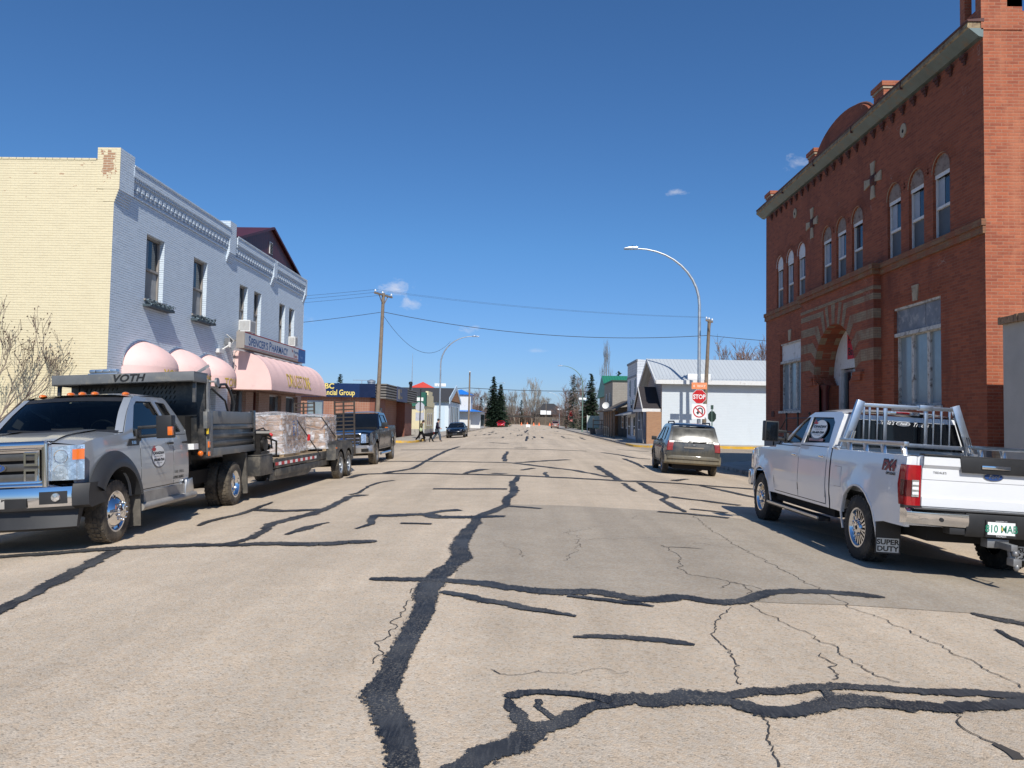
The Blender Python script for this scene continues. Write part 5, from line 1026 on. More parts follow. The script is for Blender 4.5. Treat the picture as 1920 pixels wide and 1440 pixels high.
        d=MB(); d.box(-.87,.87,ycab+.03,ycab+.06,zs,zb); d.build('cab_lining',MAT['under'],root)
    else: g=MB(); B.strip(g,smooth_prof(wsp,3),.022,2,(.6,.8),bow=.155,nx=20,inset=.0); g.build('windshield_frame',c.get('pillar',paint),root)
    g=MB(); B.strip(g,[(yc+.14,zhc-.02),(yc-.02,zhc+.035)],.03,2,(.6,.8),bow=.17,nx=16,inset=.05,off=.012); g.build('cowl',MAT['black'],root)
    b=MB()
    for x in (-.1,.5): b.bar((x-.35,yc+.17,zhc+.055),(x+.1,yc+.14,zhc+.085),.02,.02)
    b.build('wiper',MAT['black'],root)
    g=MB(); rg=[(yrr-.015,zr-.1),(lerp(yrr,ycab,.6)-.012,lerp(zr,zb,.5)),(ycab-.015,zb+.04)]; 
    B.strip(g,[(yrr,zr-.03)]+rg+[(ycab,zb)],.0,2,(-1,0),nx=16); g.build('rear_panel',paint,root)
    g=MB(); B.strip(g,rg,.012,3,(-1,0),nx=16,inset=.10,off=.008); c['rearglass']=g.build('rear_window',MAT['glass'],root)
    # doors
    for d in c['doors']:
        y0,y1,z0,z1=d[:4]; cut=d[4] if len(d)>4 else []
        pl=[(y1,z0),(y1,z1),(y0,z1),(y0,z0+.0)] if not cut else cut
        for sd in (-1,1):
            s=MB(); B.side(s,[(p[0]+(.012 if p[0]>(y0+y1)/2 else -.012),p[1]+(.012 if p[1]>(z0+z1)/2 else -.012)) for p in pl],[],off=.001,rim=0,step=.2,sides=(sd,)); 
            dd=MB(); B.side(dd,pl,[],off=.005,rim=.01,step=.12,sides=(sd,)); o=dd.build('door',paint,root,ang=50); s.build('door_gap',MAT['under'],o)
            hy=y0+.13 if c.get('handle_rear',True) else y1-.13; hz=z1-.13
            h=MB(); xx=sd*(X(hy,hz)+.03); h.bar((xx,hy-.09,hz),(xx,hy+.09,hz),.022,.035); h.bar((xx,hy+.08,hz),(xx-sd*.03,hy+.08,hz),.02,.03); h.bar((xx,hy-.08,hz),(xx-sd*.03,hy-.08,hz),.02,.03); h.build('handle',c.get('handle',MAT['chrome']),o,bev=.006)
    # chassis, wheel wells, inner floor
    u=MB(); W=c['W']; yr0=c['bed'][1]+.12 if c.get('bed') else c['yrear']
    u.box(-W+.36,W-.36,yr0,yf-.25,.42,.72); u.box(-W+.12,W-.12,ycab+.03,wb-ra-.03,.42,zb-.02); u.box(-W+.40,W-.40,wb-ra-.05,yf-.12,.55,zhf-.04)
    if c.get('bed'): u.box(-W+.18,W-.18,c['bed'][1]+.06,c['bed'][0],.7,.86); u.box(-W+.38,W-.38,-ra-.2,ra+.2,.5,c['zrail']-.15)
    for yy in ([0,wb] if c.get('bed') else [wb]):
        u.tube([(-.8,yy,r),(.8,yy,r)],.07,8)
    u.tube([(-.3,yr0+.2,.45),(-.3,ycab,.45)],.05,6)
    u.build('underbody',MAT['under'],root,flat=True)
    return B
def towmirror(root,B,y,z,ext=.30,sds=(-1,1),col='black',chrome=False,lens=False):
    for sd in sds:
        x0=sd*B.X(y,z-.1); b=MB(); b.box(*sorted((x0-sd*.02,x0+sd*.03)),y-.07,y+.08,z-.2,z-.02)
        xa=x0+sd*ext
        b.bar((x0,y,z+.0),(xa,y-.03,z+.01),.035,.05); b.bar((x0,y,z-.14),(xa,y-.03,z-.12),.035,.05)
        b.box(*sorted((xa-sd*.06,xa+sd*.17)),y-.13,y+.03,z-.17,z+.17); o=b.build('mirror',MAT[col],root,bev=.025,seg=2)
        g=MB(); g.box(*sorted((xa-sd*.04,xa+sd*.15)),y-.137,y-.128,z-.15,z+.15); g.build('mirror_glass',MAT['glass'],o,bev=.003)
        if lens: l=MB(); l.box(*sorted((xa+sd*.11,xa+sd*.18)),y-.02,y+.035,z-.13,z-.0); l.build('marker_lens',MAT['amber'],o,bev=.008)
        if chrome: l=MB(); l.box(*sorted((xa-sd*.05,xa+sd*.172)),y-.02,y+.034,z+.02,z+.165); l.build('mirror_cap',MAT['chrome'],o,bev=.02)
ZP=[(.35,.94),(.55,.975),(.72,.985),(.78,1.0),(1.0,1.0),(1.25,.99),(1.38,.972),(1.46,.945),(1.97,.79)]
# ======================= white crew cab pick-up, right kerb
wt=thing('pickup_truck',(0,0,0),'white crew cab pickup with aluminium headache rack, parked facing away at the right kerb','pickup truck')
cw=dict(wb=4.06,r=.42,ra=.52,W=1.005,zp=ZP,yp=[(-1.25,.975),(-.9,1),(4.3,1),(4.7,.965),(5.0,.88)],yf=4.95,zlow=.62,hood=(1.25,1.34),yc=3.18,roof=(2.22,.98),zr=1.93,ycab=.97,zb=1.40,zs=.55,paint=MAT['white'],
 win=[[(2.98,1.41),(2.44,1.80),(2.30,1.85),(2.20,1.855),(2.25,1.44)],[(2.14,1.445),(2.10,1.855),(1.30,1.845),(1.19,1.77),(1.14,1.47)]],
 doors=[(2.22,3.36,.60,1.375),(1.10,2.20,.60,1.40)],bed=(.93,-1.17),zrail=1.39,zlr=.58)
BW=pickup(wt,cw)
for y in (0,4.06):
    for x in (-.86,.86): wheel(wt,x,y,.42,.29,.245,'alloy')
# tailgate (rear face at y=-1.2)
b=MB(); TG=-1.19
prt=[(TG+.02,.80),(TG-.012,.83),(TG-.012,.93),(TG+.012,.95),(TG+.012,1.12),(TG-.006,1.135),(TG-.01,1.26),(TG-.04,1.30),(TG-.045,1.39),(TG,1.41)]
def tg(u,v):
    n=len(prt)-1; k=min(n-1,int(v*n)); t=v*n-k; return (lerp(-.80,.80,u),lerp(prt[k][0],prt[k+1][0],t),lerp(prt[k][1],prt[k+1][1],t))
b.grid(tg,2,(len(prt)-1)*3); b.box(-.80,.80,TG+.001,TG+.06,.80,1.40)
tl=b.build('tailgate',MAT['white'],wt,ang=25)
b=MB(); b.text('SUPER DUTY',.135,lambda u,v,d:(u,TG+.0115-d,.985+v),'CENTER',.0,sx=1.75,space=1.12,thick=.004); b.build('embossed_lettering',MAT['white'],tl,flat=True,fixn=False)
b=MB(); b.prism([(-.40,1.41),(-.37,1.235),(.37,1.235),(.40,1.41)],'y',TG-.055,TG-.035); b.box(-.8,.8,TG-.05,TG+.08,1.405,1.425); ap=b.build('applique',MAT['black'],tl,bev=.006)
b=MB(); b.box(-.16,.16,TG-.07,TG-.055,1.29,1.33); b.build('handle',MAT['chrome'],tl,bev=.005)
b=MB(); oval(b,lambda u,v,d:(u,TG-.012-d,1.205+v),.115,.046,0,1,0); b.text('TISDALE\'S',.035,lambda u,v,d:(-.68+u,TG-.012,1.205+v),'LEFT',0,c=2); b.build('emblem',[MAT['chrome'],MAT['blue_ink'],MAT['black_ink']],tl,flat=True,fixn=False)
b=MB(); b.grid(lambda u,v:((2*u-1)*BW.X(-1.16,lerp(.6,1.39,v)),-1.16,lerp(.6,1.39,v)),6,3); b.build('rear_frame',MAT['white'],wt,flat=True)
for sd in (-1,1):
    b=MB()
    def tlf(u,v):
        z=lerp(.83,1.29,v); xo=BW.X(-1.1,z)+.012; q=u*1.25
        # from tailgate edge round the corner on to the side
        if q<.75: x=lerp(.815,xo-.02,q/.75); y=-1.205-.012*sin(pi*min(1,q/.75))
        else: t=(q-.75)/.5; x=xo-.02+.02*sin(t*pi/2); y=-1.20+.16*t*(1-.25*abs(2*v-1))
        return (sd*x,y,z)
    b.grid(tlf,16,10); o=b.build('tail_light',MAT['red_lens'],wt)
    b=MB(); b.grid(lambda u,v:(sd*lerp(.845,.925,u),-1.226,lerp(.93,1.12,v)),2,2,0); 
    for k in range(3): b.box(*sorted((sd*.85,sd*.92)),-1.229,-1.224,.955+k*.056,.985+k*.056,1)
    b.build('reversing_lens',[MAT['clear'],MAT['white_ink']],o,flat=True)
    b=MB(); b.grid(lambda u,v:tlf(.15+.5*u,.2+.42*v) if False else (tlf(.3+.55*u,.22+.4*v)[0]+sd*.002,tlf(.3+.55*u,.22+.4*v)[1]-.002,tlf(.3+.55*u,.22+.4*v)[2]),8,4); b.build('dark_lens',P('smoked_red_lens',(.10,.004,.006),.12,coat=1) if sd<0 else bpy.data.materials['smoked_red_lens'],o)
    b=MB(); b.box(*sorted((sd*.80,sd*1.0)),-1.215,-1.12,.79,.83); b.build('lamp_base',MAT['black'],o)
# bumper
sec=[(-1.36,.62),(-1.385,.68),(-1.38,.77),(-1.33,.80),(-1.22,.80),(-1.22,.60)]
for x0,x1 in ((-1.0,-.36),(.36,1.0)): b=MB(); sweepx(b,sec,1.0,-.10,6,12,x0=x0,x1=x1,zf=lambda x,z:-.0+(.02*abs(x) if z<.7 else 0)); bp=b.build('bumper_corner',MAT['chrome'],wt,ang=30)
b=MB(); sweepx(b,[(-1.34,.53),(-1.37,.60),(-1.36,.79),(-1.2,.80),(-1.2,.55)],1.0,0,2,6,x0=-.38,x1=.38); b.box(-.95,.95,-1.36,-1.2,.80,.815); b.box(-.55,.55,-1.345,-1.2,.545,.62); b.build('bumper_step',MAT['black'],bp,bev=.008)
b=MB()
for x in (-.66,.66): b.lathe([(.0,0),(.022,0),(.024,.006)],12,(x,-1.388,.70),'y')
b.build('sensor',MAT['black'],bp)
b=MB(); b.box(-.17,.17,-1.378,-1.372,.545,.735,0); b.box(-.152,.152,-1.382,-1.378,.572,.712,1)
b.text('810 MAB',.118,lambda u,v,d:(u,-1.384,.600+v),'CENTER',.0015,sx=.80,c=2); b.prism([(.008,.615),(.016,.63),(.011,.665),(.004,.668),(-.002,.64)],'y',-1.3845,-1.3835,4); b.text('TISDALE\'S',.026,lambda u,v,d:(u,-1.379,.550+v),c=3); b.text('www.tisdales.com',.018,lambda u,v,d:(u,-1.379,.719+v),c=3)
b.build('licence_plate',[MAT['black'],MAT['plaswhite'],P('plate_green',(.02,.22,.13),.5),MAT['white_ink'],P('plate_yellow',(.7,.5,.12),.6)],wt,flat=True,fixn=False)
b=MB(); b.box(-.035,.035,-1.62,-1.2,.43,.5); b.bar((0,-1.55,.46),(0,-1.6,.30),.06,.05); b.box(-.045,.045,-1.68,-1.56,.28,.36); b.ell((0,-1.63,.41),(.032,.032,.035),10,8); b.ell((0,-1.66,.27),(.03,.03,.04),10,8); b.tube([(.1,-1.38,.47),(.16,-1.5,.38),(.05,-1.56,.34)],.012,5); b.box(-.12,.12,-1.33,-1.2,.42,.52)
b.build('tow_hitch',MAT['steel'],wt,bev=.006)
for sd in (-1,1):
    b=MB(); b.box(*sorted((sd*.70,sd*1.0)),-.545,-.53,.17,.72,0); b.box(*sorted((sd*.72,sd*.99)),-.552,-.545,.19,.36,1)
    for st,z in (('SUPER',.285),('DUTY',.205)): b.text(st,.085,lambda u,v,d,z=z:(sd*.855+u,-.5525,z+v),'CENTER',.003,sx=1.15,c=2)
    b.build('mud_flap',[MAT['black'],MAT['galv'],MAT['black_ink']],wt,flat=True,fixn=False)
    b=MB(); sweepx(b,[(1.15,.34),(1.15,.40),(3.45,.40),(3.45,.34)],1.0,0,2,2,x0=sd*.88,x1=sd*1.06); o=b.build('running_board',MAT['black'],wt,bev=.01)
    b=MB(); b.box(*sorted((sd*1.05,sd*1.075)),1.15,3.47,.365,.40); b.build('edge_strip',MAT['alu'],o,bev=.004)
    b=MB(); b.box(*sorted((sd*1.045,sd*1.0)),2.2,2.3,.37,.4); 
    b=MB(); BW.side(b,arc(0,.44,.525,-12,192,26)+arc(0,.44,.50,192,-12,26),[],off=.006,rim=.02,step=None,sides=(sd,)); BW.side(b,arc(4.06,.44,.525,-12,192,26)+arc(4.06,.44,.50,192,-12,26),[],off=.006,rim=.02,step=None,sides=(sd,)); b.build('arch_lip',MAT['white'],wt,ang=50)
    b=MB(); BW.side(b,[(.93,.56),(.945,.56),(.99,1.40),(.94,1.40)],[],off=.002,rim=0,step=None,sides=(sd,)); b.build('bed_gap',MAT['under'],wt,flat=True)
    # side rail on the bed
    b=MB(); b.box(*sorted((sd*.86,sd*.92)),-1.0,.86,1.50,1.55)
    for y in (.55,.05,-.45,-.97): b.bar((sd*.89,y,1.39),(sd*.89,y+.05,1.51),.05,.05)
    b.build('bed_rail',MAT['alu'],wt,bev=.006)
towmirror(wt,BW,2.98,1.60,.24)
b=MB(); BW.side(b,[(.55,1.16),(.78,1.16),(.78,.88),(.55,.88)],[],off=.0015,rim=0,step=None,sides=(-1,)); o=b.build('fuel_door_gap',MAT['steel'],wt); b=MB(); BW.side(b,[(.555,1.155),(.775,1.155),(.775,.885),(.555,.885)],[],off=.004,rim=.004,step=.2,sides=(-1,)); b.build('fuel_door',MAT['white'],wt)
b=MB(); sidetext(b,BW,'FX4',.165,-.80,1.20,.006,bold=.006,shear=.15,sx=1.15,c=0); sidetext(b,BW,'FX4',.165,-.792,1.208,.004,bold=.012,shear=.15,sx=1.15,c=1); sidetext(b,BW,'OFF ROAD',.042,-.86,1.15,.006,bold=.002,sx=1.1,c=1); b.build('badge',[P('badge_red_grey',(.30,.05,.045),.5),MAT['black_ink']],wt,flat=True,fixn=False)
decal(wt,BW,1.70,1.655,.14,.0,2.2)
b=MB(); BW.side(b,[(1.98,1.485),(1.42,1.485),(1.42,1.525),(1.98,1.525)],[],off=-.004,rim=0,step=None,sides=(-1,)); b.build('window_sticker',P('pale_red_sticker',(.42,.25,.24),.6),wt,flat=True)
# roof brake lamp, back window lettering
b=MB(); b.box(-.24,.24,.955,.985,1.925,1.975,0); b.box(-.10,.10,.950,.96,1.93,1.972,1); b.build('brake_lamp',[MAT['clear'],MAT['red_lens']],wt,bev=.006)
b=MB(); mpw=lambda u,v,d:(u,cw['rg'](v)-.004,v)
def ry(z): return interp([(1.40,.955),(1.66,.958),(1.88,.965)],z)-.026
b.text("Tisdale's",.085,lambda u,v,d:(-.13+u,ry(1.78+v),1.78+v),'RIGHT',0,.45,sx=.95); b.text('Trucks',.085,lambda u,v,d:(.13+u,ry(1.78+v),1.77+v),'LEFT',0,.45,sx=.95)
oval(b,lambda u,v,d:(u,ry(1.80)-d,1.80+v),.10,.035,0,1,0); b.build('window_lettering',[MAT['white_ink'],MAT['steel']],wt,flat=True,fixn=False)
# headache rack
b=MB(); yk=.80
for sd in (-1,1):
    b.bar((sd*.88,yk,1.40),(sd*.655,yk+.02,2.09),.105,.06,up=(0,1,0))
    b.box(*sorted((sd*.84,sd*1.0)),yk-.06,yk+.06,1.39,1.43)
b.box(-.68,.68,yk-.01,yk+.05,2.01,2.06); b.box(-.86,.86,yk-.01,yk+.05,1.475,1.53); b.box(.15,.33,yk-.03,yk+.07,2.0,2.075)
for x,w_ in ((-.61,.022),(-.53,.022),(-.42,.022),(-.31,.05),(.255,.05),(.36,.022),(.47,.022),(.585,.022)): b.box(x-w_/2,x+w_/2,yk,yk+.03,1.50,2.05)
rk=b.build('headache_rack',MAT['alu'],wt,bev=.004)
for sd in (-1,1):
    b=MB(); b.tube([(sd*.86,yk-.1,1.45),(sd*.80,yk-.1,1.66),(sd*.77,yk-.1,1.66),(sd*.82,yk-.1,1.45),(sd*.86,yk-.1,1.45)],.012,5); b.build('tie_down',MAT['chrome'],rk)
b=MB(); b.box(-.95,.95,4.9,5.06,.55,.85); b.build('front_bumper',MAT['chrome'],wt,bev=.03)
b=MB(); b.box(-.62,.62,4.86,4.97,.85,1.24); b.build('grille',MAT['chrome'],wt,bev=.02)
for sd in (-1,1): b=MB(); b.box(*sorted((sd*.62,sd*.93)),4.8,4.96,.88,1.22); b.build('headlight',MAT['clear'],wt,bev=.03)
place(wt,5.30,10.10,0,4.06)
# ======================= silver dump bed truck, left kerb
dt=thing('dump_truck',(0,0,0),'silver extended cab truck with black and grey dump bed at the left kerb','truck')
ZD=[(.35,.95),(.6,.98),(.8,1.0),(1.0,1.0),(1.3,.985),(1.42,.97),(1.5,.945),(2.05,.79)]
WB=4.70
cd=dict(wb=WB,r=.43,ra=.58,W=.99,zp=ZD,yp=[(0,1),(WB+.35,1),(WB+.6,.98),(WB+.88,.90)],yf=WB+.88,zlow=.86,hood=(1.35,1.49),yc=WB-.42,roof=(WB-1.0,WB-2.25),zr=2.05,ycab=WB-2.72,zb=1.47,zs=.58,paint=MAT['silver'],yrear=-1.4,hoodline=1,flare=.0,glass=MAT['tint'],
 win=[[(WB-.68,1.43),(WB-.74,1.55),(WB-1.0,1.90),(WB-1.12,1.97),(WB-1.66,1.975),(WB-1.86,1.72),(WB-2.0,1.45)],[(WB-1.80,1.975),(WB-2.16,1.955),(WB-2.54,1.48),(WB-2.12,1.46)]],
 doors=[(WB-2.06,WB-.86,.64,1.43),(WB-2.68,WB-2.08,.64,1.43)],handle=MAT['black'])
BD=pickup(dt,cd)
for x in (-.90,.90): wheel(dt,x,WB,.43,.235,.27,'dish_out','tyredirty')
for sd in (-1,1):
    wheel(dt,sd*1.055,0,.43,.225,.265,'dish_in','tyredirty'); wheel(dt,sd*.80,0,.43,.225,.265,'dish_in','tyredirty')
    # black fender flare
    b=MB(); az=.45
    def fl(u,v):
        a=radians(lerp(30,166,u)); rr=lerp(.575,.80,v**.8); wx=BD.X(WB,1.0)+.005; 
        return (sd*(wx+.115*(1-v**2.2)+(-.0)),WB+rr*cos(a)*1.02,az+rr*sin(a))
    b.grid(fl,28,7); b.grid(lambda u,v:(sd*lerp(BD.X(WB,1)-.2,BD.X(WB,1)+.12,v),WB+.575*1.02*cos(radians(lerp(30,166,u))),az+.575*sin(radians(lerp(30,166,u)))),28,2); b.build('fender_flare',P('flare_plastic',(.03,.031,.033),.45,0,.1) if sd<0 else bpy.data.materials['flare_plastic'],dt,ang=60)
    b=MB(); b.box(*sorted((sd*.78,sd*1.06)),WB-.66,WB-.64,.13,.70); b.build('mud_flap',P('muddy_rubber',(.11,.10,.085),.95,0,.3,9,.4,30) if sd<0 else bpy.data.materials['muddy_rubber'],dt,bev=.01)
    b=MB(); b.prism([(-.72,1.0),(-.60,1.0),(-.66,.16),(-.72,.16)],'x',*sorted((sd*.72,sd*1.19))); b.build('mud_flap',bpy.data.materials['muddy_rubber'],dt)
    b=MB(); b.tube([(sd*1.03,WB-.72,.39),(sd*1.03,WB-2.85,.39)],.055,10); b.box(*sorted((sd*.80,sd*1.0)),WB-2.6,WB-.9,.42,.60); o=b.build('running_board',P('dusty_step',(.36,.34,.31),.6,.4,.2,6) if sd<0 else bpy.data.materials['dusty_step'],dt,ang=60)
    b=MB(); b.prism([(WB-2.84,.43),(WB-2.45,.43),(WB-2.5,.66),(WB-2.78,.68)],'x',*sorted((sd*.99,sd*1.03))); b.build('step_guard',MAT['alu'],o,bev=.006)
    # headlight
    b=MB(); hl=[(.60,.92),(.97,.92),(1.0,1.0),(1.0,1.30),(.62,1.34)]
    def hf(u,v):
        x=lerp(.625,1.0,u); z=lerp(.92,lerp(1.34,1.36,u),v); k=sst(.55,1,u); return (sd*(x+.012*k),WB+.95-.02*v-.10*k**1.6,z)
    b.grid(hf,16,10); o=b.build('headlight',MAT['clear'],dt,ang=60)
    b=MB(); b.grid(lambda u,v:tuple(a+(c_*0+( .004 if i==1 else (sd*.004 if i==0 else 0))) for i,(a,c_) in enumerate(zip(hf(.72+.27*u,.58+.30*v),(0,0,0)))),5,4); b.build('turn_signal',MAT['amber'],o)
    b=MB()
    for z in (1.03,1.22): b.lathe([(.0,0),(.07,.02),(.085,.05)],14,(sd*.77,WB+.90,z),'y')
    b.build('reflector',MAT['chrome'],o)
# chrome grille
yg=WB+.93
b=MB()
def ring(x0,x1,z0,z1,t,d0,d1,c=None): b.sheet([(-x1,z0),(x1,z0),(x1+.0,z1),(-x1,z1)],[[(-x1+t,z0+t),(x1-t,z0+t),(x1-t,z1-t),(-x1+t,z1-t)]],lambda u,v,d:(u,yg+d1+d-.06*abs(u)**2,v),d1-d0,.08,c,None,True)
ring(0,.64,.84,1.40,.085,0,.075); ring(0,.53,.90,1.31,.03,0,.05)
g_=b.build('grille',MAT['chrome'],dt,bev=.012,ang=40)
b=MB()
for x0,z0,x1,z1,rr_ in ((-.60,1.375,.60,1.375,.052),(-.60,.865,.60,.865,.04)): b.tube([(lerp(x0,x1,k/12),yg+.055-.06*lerp(x0,x1,k/12)**2,z0) for k in range(13)],rr_,12)
for x in (-.60,.60): b.tube([(x,yg+.035,.85),(x,yg+.035,1.39)],.045,12)
b.build('grille_surround',MAT['chrome'],g_)
b=MB(); b.box(-.60,.60,yg-.06,yg-.015,.86,1.38); b.build('grille_mesh',MAT['under'],g_)
b=MB()
for z in (.97,1.10,1.23): sweepx(b,[(yg+.03,z-.045),(yg+.045,z),(yg+.03,z+.045),(yg-.01,z+.04),(yg-.01,z-.04)],.52,.02,2,8)
b.build('grille_bar',P('grille_grey',(.12,.115,.105),.4,.6,.15,5),g_)
b=MB()
for sd in (-1,1):
    for z in (.99,1.20): b.sheet([(sd*.34,z-.085),(sd*.50,z-.085),(sd*.50,z+.085),(sd*.34,z+.085)],[[(sd*.365,z-.06),(sd*.475,z-.06),(sd*.475,z+.06),(sd*.365,z+.06)]],lambda u,v,d:(u,yg+.055+d,v),.05,None,None,None,True)
b.build('grille_insert',MAT['chrome'],g_)
b=MB(); oval(b,lambda u,v,d:(-u,yg+.06+d,1.10+v),.13,.055,0,1,0); b.build('emblem',[MAT['chrome'],MAT['blue_ink']],g_,flat=True,fixn=False)
b=MB(); sec=[(WB+1.00,.56),(WB+1.06,.60),(WB+1.075,.74),(WB+1.05,.84),(WB+1.0,.875),(WB+.82,.87),(WB+.82,.58)]
sweepx(b,sec,.98,.16,3,24,x0=-.90,x1=.90); bm_=b.build('bumper',MAT['chrome'],dt,ang=30)
def bfx(x): return WB+1.075-.16*abs(x/.98)**3
b=MB()
for sd in (-1,1):
    sweepx(b,[(WB+.99,.56),(WB+1.065,.60),(WB+1.07,.74),(WB+1.03,.87),(WB+.7,.87),(WB+.55,.60)],.98,.16,3,8,x0=sd*.90,x1=sd*1.07)
    for (x0,x1,z0,z1) in ((.56,.86,.635,.79),(.12,.42,.60,.715)):
        b.grid(lambda u,v,x0=x0,x1=x1,z0=z0,z1=z1,sd=sd:(sd*lerp(x0,x1,u),bfx(lerp(x0,x1,u))+.006-.02*abs(lerp(z0,z1,v)-.72),lerp(z0,z1,v)),8,3)
sweepx(b,[(WB+.95,.30),(WB+.99,.33),(WB+.93,.56),(WB+.8,.56)],.98,.2,2.5,16,x0=-.9,x1=.9)
b.build('valance',MAT['black'],bm_,ang=40)
b=MB()
for sd in (-1,1): b.lathe([(.0,.02),(.05,.016),(.056,0)],16,(sd*.74,bfx(.74)+.004,.715),'y')
b.build('fog_lamp',MAT['clear'],bm_)
b=MB(); b.box(-.16,.16,WB+1.072,WB+1.08,.60,.72); b.build('licence_plate',P('worn_plate',(.34,.32,.29),.6),dt,bev=.003)
for x in (-.62,-.18,0,.18,.62):
    b=MB(); b.ell((x,WB-1.14-.1*abs(x),2.105-.05*x*x),(.05,.085,.035),12,8); b.build('roof_marker',MAT['amber'],dt)
towmirror(dt,BD,WB-.84,1.56,.34,lens=True)
decal(dt,BD,WB-1.48,1.10,.165,.007,1.6)
b=MB(); sidetext(b,BD,'TARE  2950KG',.062,WB-2.28,.80,.008,shear=.1); sidetext(b,BD,'GVWR  8165KG',.062,WB-2.26,.71,.008,shear=.1,bold=.002); b.build('weights_lettering',MAT['black_ink'],dt,flat=True,fixn=False)
b=MB(); BD.side(b,[(WB-.42,1.30),(WB-.80,1.30),(WB-.84,1.40),(WB-.52,1.40)],[],off=.012,rim=.012,step=None,sides=(-1,),c=0); sidetext(b,BD,'F-550',.06,WB-.64,1.325,.014,c=1,bold=.002); b.build('fender_badge',[MAT['black'],MAT['chrome']],dt,flat=True,fixn=False)
b=MB(); b.box(.58,.66,WB-.50,WB-.49,1.53,1.6); 
# dump body
yb1=WB-3.12; yb0=-1.28; hb=1.19
DB=P('dump_grey_paint',(.16,.165,.165),.45,.2,.15,2.5,dirt=((.26,.24,.2),3,.3)); BK=P('dump_black_paint',(.016,.017,.018),.35,0,.3,4,dirt=((.1,.09,.075),2.2,.5),coat=.2)
b=MB(); b.box(-hb+.02,hb-.02,yb0,yb1,1.05,1.16)
for sd in (-1,1):
    b.box(*sorted((sd*(hb-.06),sd*(hb-.02))),yb0,yb1,1.16,1.62)
    for z in (1.20,1.34,1.50): b.box(*sorted((sd*(hb-.02),sd*(hb+.02))),yb0+.05,yb1-.08,z,z+.085)
    b.box(*sorted((sd*(hb-.05),sd*(hb+.03))),yb0,yb0+.13,1.05,1.88)
b.box(-hb+.02,hb-.02,yb0,yb0+.05,1.16,1.75); b.box(-hb+.04,hb-.04,yb1-.06,yb1,1.16,2.38)
b.box(-.5,.5,yb0,yb1,.72,1.05)
body=b.build('dump_box',BK,dt,bev=.006)
b=MB()
for sd in (-1,1):
    b.box(*sorted((sd*(hb-.03),sd*(hb+.035))),yb1-.16,yb1+.02,1.05,1.86); b.box(*sorted((sd*(hb-.02),sd*(hb+.03))),yb0+.05,yb1,1.02,1.16)
    b.box(*sorted((sd*(hb-.02),sd*(hb+.005))),yb0+.13,yb1-.16,1.60,1.84); b.box(*sorted((sd*(hb-.02),sd*(hb+.05))),yb1+.02,yb1+.17,1.52,1.82)
b.build('side_board',DB,dt,bev=.006)
b=MB(); b.box(-hb,hb,yb1-.05,yb1+.62,2.47,2.51); sweepx(b,[(yb1+.60,2.33),(yb1+.63,2.35),(yb1+.63,2.51),(yb1+.60,2.51)],hb,0,2,2); b.box(-hb,-hb+.03,yb1+.0,yb1+.62,2.33,2.5); b.box(hb-.03,hb,yb1+.0,yb1+.62,2.33,2.5)
cn=b.build('cab_guard',DB,dt,bev=.008)
b=MB(); b.text('VOTH',.17,lambda u,v,d:(-u-.08,yb1+.634,2.37+v),'CENTER',.006,.28,sx=1.15); b.build('lettering',MAT['black_ink'],cn,flat=True,fixn=False)
# perforated bulkhead screen with posts
b=MB(); ph_=[]
for gx in (-.62,.38):
    for r_ in range(4):
        for k in range(8):
            x=gx+k*.075+r_*.0; z=1.98+r_*.09; ph_.append([(x,z),(x+.02,z),(x-.015,z+.06),(x-.035,z+.06)])
b.sheet([(-hb+.1,1.75),(hb-.1,1.75),(hb-.1,2.36),(-hb+.1,2.36)],ph_,lambda u,v,d:(u,yb1+.03+d,v),.01)
for sd in (-1,1): b.box(*sorted((sd*(hb-.16),sd*(hb-.03))),yb1-.05,yb1+.05,1.1,2.47); b.bar((sd*(hb-.05),yb1+.45,2.47),(sd*(hb-.05),yb1+.5,1.98),.05,.05)
b.build('bulkhead',BK,dt,flat=True)
bpy.data.objects.remove(body) if False else None
b=MB(); b.box(.25,.75,yb1+.12,yb1+.3,2.515,2.55); b.box(.28,.72,yb1+.14,yb1+.28,2.55,2.62)
for k in range(4): b.box(.26+k*.12,.36+k*.12,yb1+.30,yb1+.31,2.56,2.61)
b.build('strobe_light',MAT['alu'],dt,bev=.005)
b=MB(); b.bar((-hb+.22,yb1-.02,2.50),(-hb+.0,yb1-.12,2.66),.04,.05); b.bar((-hb+.2,yb1-.0,2.50),(-hb+.06,yb1-.10,2.60),.05,.03); b.tube([(-hb-.02,yb1-.05,2.36),(-hb-.16,yb1-.05,2.36)],.02,6); b.lathe([(0,-.02),(.085,-.02),(.085,.02),(0,.02)],16,(-hb-.16,yb1-.05,2.34),'x'); b.box(-hb-.02,-hb+.02,yb1-.1,yb1-.0,1.86,2.40); b.build('tarp_spool',MAT['steel'],dt)
b=MB(); b.tube([(-hb+.08,-.1,1.82),(-hb+.06,-.12,2.0),(-hb+.1,.0,2.25),(-hb+.1,.25,2.38),(-hb+.1,.55,2.36),(-hb+.1,.62,2.3)],.025,6); b.tube([(-hb+.3,.5,2.3),(-hb+.1,.3,2.05),(-hb+.1,.15,1.84)],.02,6); b.build('tarp_arm',MAT['black'],dt)
for z,s in ((1.18,.09),(1.03,.06)):
    b=MB(); b.box(-hb-.045,-hb-.02,yb1-.0,yb1+.08,z-.0,z+s+.02); b.build('marker_light',MAT['amber'],dt,bev=.006)
b=MB(); b.ell((-hb+.1,yb1+.1,1.08),(.05,.05,.05),10,8); b.build('marker_light',MAT['amber'],dt)
b=MB(); b.tube([(-hb-.03,yb1+.1,1.42),(-hb-.03,yb1+.1,1.60)],.022,6); b.build('latch_handle',P('yellow_grip',(.65,.45,.03),.5),dt)
